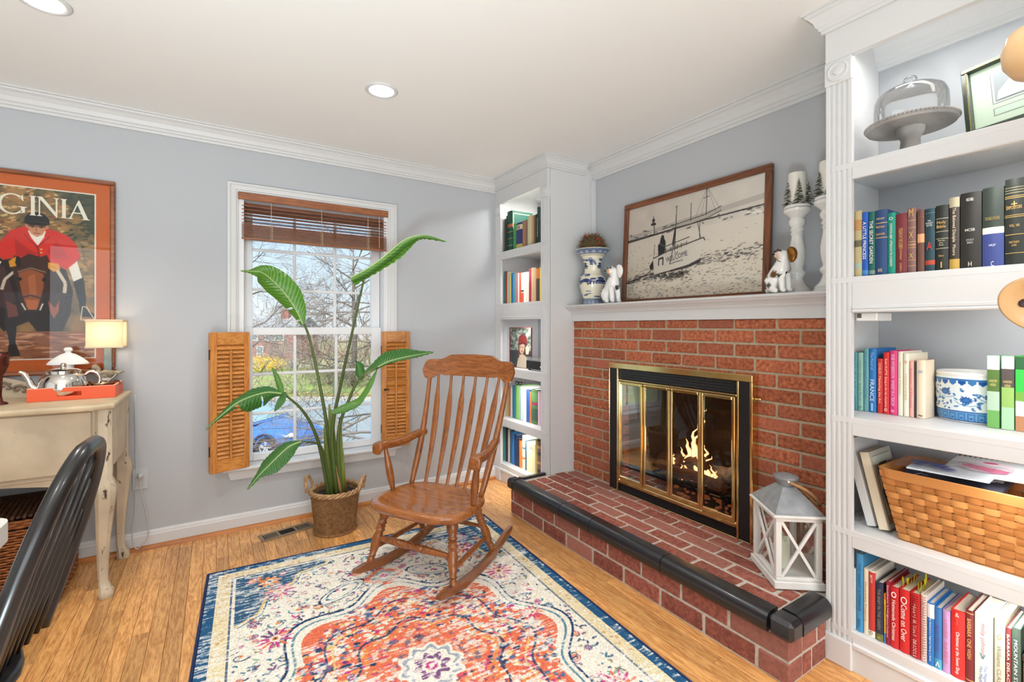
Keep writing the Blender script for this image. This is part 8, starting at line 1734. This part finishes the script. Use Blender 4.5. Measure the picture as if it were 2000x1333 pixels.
sgl = thing('sunglasses', 'dark sunglasses lying on top of the books on the left bookcase', 'glasses', (2.05, 3.12, .775)); zz = .7745
for d in (0, 1): q = MB(); q.tube([(2.052+.0, 3.155-.05*d+.02*math.cos(a), zz+.016+.014*math.sin(a)) for a in np.linspace(0, 6.28, 17)], .003, 6, cap=False); q.build('lens_rim', M_BLACK, sgl, smooth=True)
q = MB(); q.tube([(2.052, 3.175, zz+.02), (2.10, 3.176, zz+.018), (2.15, 3.176, zz+.008)], .0022, 5); q.build('temple', M_BLACK, sgl)
L5 = [(3.300, 3.269, 0.270), (3.265, 3.231, 0.268), (3.229, 3.201, 0.266), (3.199, 3.175, 0.262), (3.173, 3.134, 0.262), (3.132, 3.089, 0.243), (3.088, 3.063, 0.222), (3.061, 3.019, 0.21), (3.018, 2.98, 0.258), (2.978, 2.958, 0.225), (2.957, 2.846, 0.222), (2.844, 2.822, 0.262), (2.821, 2.773, 0.256)]
SL5 = [((90, 160, 150), 'sea green book at the left end of the bottom left shelf', []), ((50, 54, 58), 'charcoal book on the bottom left shelf', []), ((206, 206, 196), 'pale grey book on the bottom left shelf', []), ((70, 96, 120), 'dusty blue book on the bottom left shelf', []), ((40, 110, 170), 'bright blue book on the bottom left shelf', []), ((30, 52, 96), 'navy book on the bottom left shelf', []), ((56, 44, 44), 'dark brown book on the bottom left shelf', []), ((226, 120, 50), 'orange book on the bottom left shelf', []), ((232, 226, 210), 'ivory book with orange marks on the bottom left shelf', [], dict(bands=((.3, .36, (220, 120, 60)), (.6, .66, (60, 120, 150))))), ((60, 96, 110), 'slim petrol blue book on the bottom left shelf', []), ((222, 212, 170), 'wide cream picture book with teal lettering DOL', [('DOL', .86, .6, .10, (30, 110, 130), 'h')]), ((176, 160, 84), 'olive book near the right of the bottom left shelf', []), ((120, 90, 80), 'patterned brown book at the right end of the bottom left shelf', [], dict(bands=((.1, .2, (60, 50, 60)), (.35, .42, (180, 140, 90)), (.6, .7, (60, 60, 70)), (.8, .88, (190, 150, 110)))))]
sh(L5, 2.01, .1425, SL5, 'books on the bottom shelf of the left bookcase', .20)

# ================================================================== CEILING LIGHTS AND PAINTED CHANDELIER
M_GLOW = mat('lamp_glow', (1, 1, 1, 1), .5, emit=(1, .96, .9, 1), estr=6)
for i, (x, y) in enumerate(DL[:2]):
    r = thing('recessed_light', 'recessed ceiling light %s' % ('nearer the fireplace, above the rocking chair' if i == 0 else 'cut by the top edge of the picture, above the sideboard'), 'light', (x, y, ZC), 'recessed ceiling lights')
    q = MB(); q.lathe([(.078, ZC-.0006), (.080, ZC-.004), (.072, ZC-.008), (.060, ZC-.006), (.060, ZC-.0006)], 40, (x, y, 0), cap=False); q.build('trim_ring', M_TRIM, r, smooth=True)
    q = MB(); q.lathe([(.0005, ZC-.005), (.0598, ZC-.005)], 36, (x, y, 0), cap=False); q.build('lens', M_GLOW, r, fix=False)
chd = thing('painted_chandelier', 'tan painted pottery chandelier with cup and bell at the right edge', 'chandelier', (1.30, .20, 1.6))
M_POT = mat('tan_pottery', rgb(222, 182, 132), .4, coat=.3, noise=.06, nscale=20)
def px3(px, py, d):   # point at horizontal depth d along the view
    u = (px-1000)/912.3; return Vector(((VX+VY*u)*d, (VY-VX*u)*d, 1.25+(637-py)/912.3*d))
cdp = .80; ctr = px3(2072, 108, cdp)
q = MB(); q.lathe([(.0005, -.028), (.03, -.027), (.058, -.016), (.070, .004), (.072, .026), (.066, .05), (.062, .052), (.05, .03), (.0005, .01)], 40, ctr, cap=False); q.build('cup', M_POT, chd, smooth=True)
bc = px3(2052, 598, cdp); ax = Vector((-.62, .10, -.50)).normalized()
q = MB(); q.lathe([(.020, -.10), (.026, -.075), (.040, -.045), (.052, -.018), (.064, -.004), (.066, .0), (.062, .001), (.048, -.012), (.030, -.03), (.0005, -.04)], 44, bc, cap=False, axis=ax); bell = q.build('bell', M_POT, chd, smooth=True)
qx = Vector((0, 0, 1)).rotation_difference(ax)
for k, c in enumerate(((150, 40, 30), (70, 50, 60), (150, 40, 30), (96, 110, 60), (70, 50, 60))):
    a = k*1.256+.3; q = MB(); pc_ = bc+qx @ Vector((.040*math.cos(a), .040*math.sin(a), -.0185)); q.ball(pc_, .008, 8, 5, sc=(1, 1, 1)); q.tube([pc_, bc+qx @ Vector((.030*math.cos(a+.4), .030*math.sin(a+.4), -.028))], .0025, 5); q.build('painted_flower', vmat(c), bell, smooth=True)
top = px3(2115, 300, cdp); q = MB(); q.tube([(top.x, top.y, ZC-.001), (top.x, top.y, 1.02)], .008, 8); q.tube(bez([(top.x, top.y, 1.50), tuple((Vector((top.x, top.y, 1.48))+ctr)/2+Vector((0, 0, -.05))), (ctr.x, ctr.y, ctr.z-.028)], 6), .006, 7); q.tube(bez([(top.x, top.y, 1.10), tuple((Vector((top.x, top.y, 1.12))+bc-ax*.1)/2), tuple(bc-ax*.095)], 6), .006, 7); q.build('stem_and_arms', mat('old_bronze', rgb(72, 56, 38), .45, .8), chd, smooth=True)
# ================================================================== OUTDOORS
GZ = -2.6
def dirp(px, t_, z=GZ):
    u = (px-1000)/912.3; return Vector(((VX+VY*u)*t_, (VY-VX*u)*t_, z))
def ztop(py, t_): return 1.25+(637-py)/912.3*t_
RR = Vector((VY, -VX, 0)); FF = Vector((VX, VY, 0))
def xyq(a, b): p = RR*a+FF*b; return (p.x, p.y)
def slabq(name, a0, a1, b0, b1, z, m_, th=.2):
    q = MB(); c = [xyq(a0, b0), xyq(a1, b0), xyq(a1, b1), xyq(a0, b1)]; q.add([(x, y, z-th) for x, y in c]+[(x, y, z) for x, y in c], [(0, 3, 2, 1), (4, 5, 6, 7), (0, 1, 5, 4), (1, 2, 6, 5), (2, 3, 7, 6), (3, 0, 4, 7)]); return struct(q.build(name, m_))
slabq('ground', -60, 40, 5.2, 130, GZ-.02, mat('winter_grass', rgb(168, 172, 128), .95, c2=rgb(150, 146, 110), nscale=.8))
slabq('road', -60, 40, 9, 24.0, GZ+.0, mat('asphalt', rgb(150, 156, 158), .9, noise=.12, nscale=3), .015)
slabq('kerb', -60, 40, 24.0, 24.5, GZ+.13, mat('kerb_stone', rgb(176, 172, 162), .9), .14)
slabq('lawn', -60, 40, 24.5, 42, GZ+.08, mat('lawn_grass', rgb(140, 164, 84), .95, c2=rgb(168, 156, 100), nscale=.7), .09)
random.seed(14)
q = MB()
for i in range(900):
    a, b = random.uniform(-16, -2), random.gauss(25.3, .7); x, y = xyq(a, b); s = random.uniform(.05, .12); q.add([(x-s, y-s, GZ+.09), (x+s, y-s*.4, GZ+.11), (x+s*.6, y+s, GZ+.10)], [(0, 1, 2)])
o = q.build('fallen_leaves', mat('fallen_leaf', rgb(206, 150, 84), .9, c2=rgb(170, 104, 56), nscale=2), fix=False); o['kind'] = 'stuff'; tag(o, 'orange fallen leaves along the kerb across the road', 'leaves')
def limb(q, p, d, L, r, depth, droop, spread, kids, segs=3, sides=4):
    pts = [p]; dd = d.copy(); rad = [r]
    for i in range(segs):
        dd = (dd+Vector((random.gauss(0, .16), random.gauss(0, .16), random.gauss(0, .12)-droop))).normalized(); pts.append(pts[-1]+dd*(L/segs)); rad.append(r*(1-.62*(i+1)/segs))
    q[0 if depth > 1 else 1].tube(pts, rad, sides if depth > 1 else 3, cap=False)
    if depth <= 0: return
    for k in range(kids):
        f = random.uniform(.25, 1.0); i = min(int(f*segs), segs-1); base = pts[i]+(pts[i+1]-pts[i])*(f*segs-i); ax = (pts[i+1]-pts[i]).normalized()
        perp = ax.cross(Vector((random.gauss(0, 1), random.gauss(0, 1), random.gauss(0, 1)))); perp = perp.normalized() if perp.length > 1e-3 else Vector((1, 0, 0))
        limb(q, base, (ax+perp*spread).normalized(), L*random.uniform(.5, .72), max(rad[i+1]*.62, .004), depth-1, droop, spread, kids, segs, sides)
def tree(name, label, base, H_, r, c, depth=4, kids=4, droop=.02, spread=.8, limbs=7, group=None, trunk=.35, lean=Vector((0, 0, 0)), dirs=None, c2=None):
    t_ = thing(name, label, 'tree', tuple(base), group); q = (MB(), MB()); top = base+Vector((0, 0, H_*.8))+lean
    pts = [base, base+(top-base)*.35+Vector((.1, 0, 0)), base+(top-base)*.7, top]; q[0].tube(pts, [r, r*.75, r*.45, r*.12], 8)
    for k in range(limbs):
        f = trunk+(1-trunk)*k/limbs; p = base+(top-base)*f; a = k*2.4+random.random()
        d = (Vector(dirs[k % len(dirs)])+Vector((random.gauss(0, .15), random.gauss(0, .15), random.gauss(0, .1)))).normalized() if dirs else Vector((math.cos(a), math.sin(a), .55)).normalized()
        limb(q, p, d, H_*.42*(1-.45*f), r*.42*(1-.5*f), depth-1, droop, spread, kids)
    m_ = mat('bark_%d_%d_%d' % c, rgb(*c), .95); q[0].build('trunk', m_, t_, fix=False, smooth=True); q[1].build('twigs', mat('twigs_%d_%d_%d' % (c2 or c), rgb(*(c2 or c)), .95), t_, fix=False, kind='stuff'); return t_
random.seed(31)
# near tree: its thin branches hang across the right panes
nb0 = dirp(792, 8.6); tree('bare_tree', 'near bare tree right of the window, thin dark branches drooping across the lower panes', nb0, 6.6, .075, (124, 112, 104), 4, 5, .05, .75, 12, trunk=.30, dirs=[tuple(-RR*1.0+FF*.15+Vector((0, 0, .18))), tuple(-RR*1.0-FF*.3+Vector((0, 0, .05))), tuple(-RR*.9+FF*.4+Vector((0, 0, .4))), tuple(-RR*1.1+Vector((0, 0, -.08)))])
tree('bare_tree', 'distant leafless tree behind the middle panes, tallest against the sky', dirp(690, 30), 11.5, .2, (120, 108, 100), 5, 4, .0, .7, 10, 'bare trees across the road')
tree('bare_tree', 'distant leafless tree at the left edge of the upper panes', dirp(478, 22), 9.2, .16, (112, 100, 92), 5, 4, .01, .75, 9, 'bare trees across the road')
for px_, t_, hh, lab in ((560, 76, 8.5, 'far grey tree behind the brick house roof'), (608, 58, 6.6, 'far grey tree right of the brick house'), (655, 66, 7.6, 'far grey tree in the middle of the window view'), (715, 60, 7.2, 'far grey tree at the right of the window view'), (510, 80, 8.6, 'far grey tree left of the brick chimney')):
    tree('bare_tree', lab, dirp(px_, t_), hh, .2, (158, 146, 138), 5, 4, .0, .8, 9, 'bare trees across the road', trunk=.2, c2=(172, 160, 150))
def shrub(label, base, w, h, c, n, cat='shrub', name='shrub', c2=None, group=None, L=(.25, .6)):
    t_ = thing(name, label, cat, tuple(base), group); q = MB(); st = MB()
    for k in range(7):
        a = random.uniform(0, 6.28); st.tube([base, base+Vector((math.cos(a)*w*.2, math.sin(a)*w*.2, h*.4)), base+Vector((math.cos(a)*w*.35, math.sin(a)*w*.35, h*.75))], [.03, .02, .008], 4, cap=False)
    for i in range(n):
        d = Vector((random.gauss(0, 1), random.gauss(0, 1), random.gauss(0, 1))).normalized()*random.random()**.4; p = base+Vector((d.x*w*.5, d.y*w*.5, h*.52+d.z*h*.48)); g = Vector((random.gauss(0, .5), random.gauss(0, .5), random.gauss(.6, .5))).normalized()*random.uniform(*L)
        q.tube([p, p+g*.5+Vector((0, 0, .02)), p+g], [.014, .010, .003], 3, cap=False, mi=0 if random.random() < .6 else 1)
    st.build('stems', mat('shrub_stem', rgb(110, 92, 80), .95), t_, fix=False); q.build('twigs', [mat('shrub_%d_%d_%d' % c, rgb(*c), .95), mat('shrub_%d_%d_%d' % (c2 or c), rgb(*(c2 or c)), .95)], t_, fix=False, kind='stuff')
random.seed(40)
GS = 'leafless shrubs along the far lawn'
for px_, t_, w, h, c, c2, lab in ((575, 41, 4.6, 2.7, (186, 150, 136), (150, 126, 108), 'pinkish leafless shrub in the middle panes'), (612, 40, 4.8, 3.0, (176, 146, 122), (150, 120, 104), 'tan leafless shrub right of the pinkish one'), (650, 41, 5.0, 3.3, (182, 152, 126), (140, 112, 96), 'dense tan shrub behind the right stems of the plant'), (690, 39, 4.8, 3.2, (190, 154, 136), (150, 118, 100), 'large leafless shrub in the right panes'), (725, 40, 4.6, 3.3, (176, 146, 126), (148, 122, 102), 'leafless shrub at the right edge of the window view'), (540, 44, 3.6, 2.4, (178, 146, 132), (146, 122, 108), 'low leafless shrub beside the yellow forsythia'), (640, 30, 3.6, 1.3, (140, 132, 96), (120, 116, 84), 'low olive shrub on the lawn'), (690, 29, 3.8, 1.4, (132, 126, 92), (116, 110, 80), 'low olive shrub on the lawn at the right')):
    shrub(lab, dirp(px_, t_), w, h, c, 620, c2=c2, group=GS)
shrub('bright yellow forsythia bush across the road in the left panes', dirp(508, 38), 3.4, 1.5, (240, 204, 50), 900, c2=(214, 168, 40), L=(.12, .3))
shrub('yellow forsythia bush partly behind the first one', dirp(536, 39.5), 2.4, 1.1, (232, 196, 60), 500, c2=(206, 160, 44), L=(.12, .3))
shrub('green conical evergreen before the brick house', dirp(545, 47), 1.9, 2.9, (112, 148, 100), 700, c2=(90, 126, 84), L=(.15, .35))
# brick house across the road
hs = thing('brick_house', 'red brick house with white windows far across the road', 'house', tuple(dirp(520, 55)))
M_HB = mat('house_brick', rgb(176, 116, 104), .95, noise=.2, nscale=4); M_HR = mat('house_roof', rgb(156, 158, 160), .9)
hc = dirp(470, 55); def_ = lambda a, b, z: tuple(hc+RR*a+FF*b+Vector((0, 0, z)))
def hbox(a0, a1, b0, b1, z0, z1): q = MB(); q.box(a0, a1, b0, b1, z0, z1); q.v = [def_(*p) for p in q.v]; return q
hbox(-6, 6.2, 0, 7, 0, 3.4).build('wall', M_HB, hs)
q = MB(); q.add([def_(-6.4, -.4, 3.4), def_(6.6, -.4, 3.4), def_(6.6, 7.4, 3.4), def_(-6.4, 7.4, 3.4), def_(-6.4, 3.5, 5.0), def_(6.6, 3.5, 5.0)], [(0, 1, 5, 4), (2, 3, 4, 5), (0, 4, 3), (1, 2, 5), (0, 3, 2, 1)]); q.build('roof', M_HR, hs)
hbox(3.4, 4.3, 2.8, 3.6, 4.0, 5.9).build('chimney', M_HB, hs)
for a in (-3.8, -1.2, 1.5, 3.4, 4.6):
    for z in ((2.1, 3.1),):
        f = hbox(a-.55, a+.55, -.06, .02, z[0], z[1]).build('window', M_LEADW, hs); hbox(a-.42, a+.42, -.08, -.06, z[0]+.12, z[1]-.12).build('pane', mat('far_glass', rgb(120, 140, 150), .1), f)
f = hbox(1.9, 2.7, -.06, .02, .2, 1.5).build('window', M_LEADW, hs); hbox(2.0, 2.6, -.08, -.06, .3, 1.4).build('pane', mat('far_glass', rgb(120, 140, 150), .1), f)
# blue car parked on the road
car = thing('car', 'blue car parked by the road, seen through the lower left panes', 'car', tuple(dirp(470, 13.6)))
CB = dirp(518, 13.4)   # ground under the front wheel hub
ce = (RR*.985+FF*-.17).normalized(); cw = Vector((-ce.y, ce.x, 0))  # ce = forward, cw = away from us
def cpnt(x, y, z): return tuple(CB+ce*x+cw*y+Vector((0, 0, z)))
M_CAR = mat('car_paint', rgb(70, 120, 200), .25, coat=.8); M_CGL = mat('car_glass', rgb(150, 176, 180), .08, coat=.5); M_TYRE = mat('tyre', rgb(46, 46, 48), .85); M_ALLOY = mat('alloy', rgb(214, 216, 218), .3, .5)
ST_ = [(.92, .42, .62, .55), (.86, .30, .70, .70), (.70, .24, .78, .80), (.40, .22, .86, .86), (.0, .22, .93, .88), (-.45, .22, .98, .89), (-.75, .22, 1.02, .89), (-1.6, .22, 1.02, .89), (-2.6, .22, 1.04, .89), (-3.2, .24, 1.02, .86), (-3.5, .36, .90, .78), (-3.56, .46, .80, .70)]
q = MB(); n = 12
for x, zl, zh, hw in ST_:
    for i in range(n):
        a = 2*math.pi*i/n+math.pi/12; cy, cz = math.cos(a), math.sin(a); y = hw*(abs(cy)**.45)*(1 if cy > 0 else -1); z = (zl+zh)/2+(zh-zl)/2*(abs(cz)**.55)*(1 if cz > 0 else -1); q.v.append(cpnt(x, .88+y, z))
for s_ in range(len(ST_)-1):
    for i in range(n): q.f.append((s_*n+i, s_*n+(i+1) % n, (s_+1)*n+(i+1) % n, (s_+1)*n+i)); q.mi.append(0)
q.f += [tuple(range(n))[::-1], tuple((len(ST_)-1)*n+i for i in range(n))]; q.mi += [0, 0]; q.build('body', M_CAR, car, auto=50)
cab = [(-.42, .98, .80), (-1.10, 1.42, .66), (-1.9, 1.47, .66), (-2.6, 1.40, .66), (-3.15, 1.03, .78)]
def cabq(seq, y_in=0.0): pass
q = MB(); B_ = [(-.42, .97), (-3.15, 1.0)]; lo = [(-.42, .80), (-1.15, .80), (-1.9, .80), (-2.55, .80), (-3.15, .78)]; hi = [(-1.10, .64), (-1.35, .64), (-1.9, .64), (-2.4, .64), (-2.55, .62)]; hz_ = [1.38, 1.44, 1.47, 1.43, 1.38]
V = []
for (x, w_), (x2, w2), z2 in zip(lo, hi, hz_): V += [cpnt(x, .88-w_, .98), cpnt(x2, .88-w2, z2), cpnt(x2, .88+w2, z2), cpnt(x, .88+w_, .98)]
F_ = []
for i in range(4): F_ += [(4*i, 4*i+1, 4*i+5, 4*i+4), (4*i+1, 4*i+2, 4*i+6, 4*i+5), (4*i+2, 4*i+3, 4*i+7, 4*i+6)]
F_ += [(0, 3, 2, 1), (16, 17, 18, 19)]; q.add(V, F_); q.build('cabin', M_CAR, car)
def quad(name, pts, m_, off): q = MB(); q.add([tuple(Vector(p)+off) for p in pts], [(0, 1, 2, 3)]); q.build(name, m_, car, fix=False)
quad('windshield', [cpnt(-.50, .88-.72, 1.01), cpnt(-.50, .88+.72, 1.01), cpnt(-1.06, .88+.58, 1.355), cpnt(-1.06, .88-.58, 1.355)], M_CGL, ce*.018+Vector((0, 0, .02)))
quad('side_window', [cpnt(-.75, .88-.785, 1.02), cpnt(-1.75, .88-.785, 1.02), cpnt(-1.75, .88-.665, 1.40), cpnt(-1.20, .88-.665, 1.36)], M_CGL, -cw*.02); quad('side_window', [cpnt(-1.85, .88-.785, 1.02), cpnt(-2.7, .88-.785, 1.02), cpnt(-2.4, .88-.665, 1.37), cpnt(-1.85, .88-.665, 1.40)], M_CGL, -cw*.02)
q = MB(); q.ball(cpnt(.74, .16, .70), .13, 12, 8, sc=(1, 1, .55)); q.build('headlight', mat('headlight', rgb(230, 232, 234), .15, coat=.5), car, smooth=True)
q = MB(); q.ball(cpnt(-.62, -.10, 1.04), .09, 10, 6, sc=(1, 1, .7)); q.build('mirror', M_CAR, car, smooth=True)
for x in (0, -2.62):
    for y in (.02, 1.60):
        q = MB(); q.lathe([(.20, -.02), (.31, -.02), (.33, .02), (.33, .17), (.30, .20), (.20, .20)], 26, cpnt(x, y, .33), cap=False, axis=tuple(cw)); wl = q.build('wheel', M_TYRE, car, auto=40)
        q = MB(); q.lathe([(.21, 0), (.205, -.012), (.19, .01), (.19, .1)], 26, cpnt(x, y, .33), cap=False, axis=tuple(cw)); 
        for k in range(5):
            for dd in (-.11, .11):
                a = k*1.2566+dd+.3; q.tube([cpnt(x, y, .33), cpnt(x+.195*math.cos(a), y-.005, .33+.195*math.sin(a))], [.03, .018], 5)
        q.build('rim', M_ALLOY, wl, smooth=False)
        q = MB(); q.lathe([(.0005, .05), (.2, .05)], 20, cpnt(x, y, .33), cap=False, axis=tuple(cw)); q.build('brake_disc', mat('dark_disc', rgb(70, 72, 76), .5, .4), wl)
    q = MB(); th_ = np.linspace(-.15, math.pi+.15, 20); q.tube([cpnt(x+.385*math.cos(a), -.012, .34+.385*math.sin(a)) for a in th_], .03, 6); q.build('wheel_arch_shade', mat('arch_shadow', rgb(36, 44, 62), .7), car, smooth=True)  # dark tube painted in as the shade under each wheel arch
finish_texts()
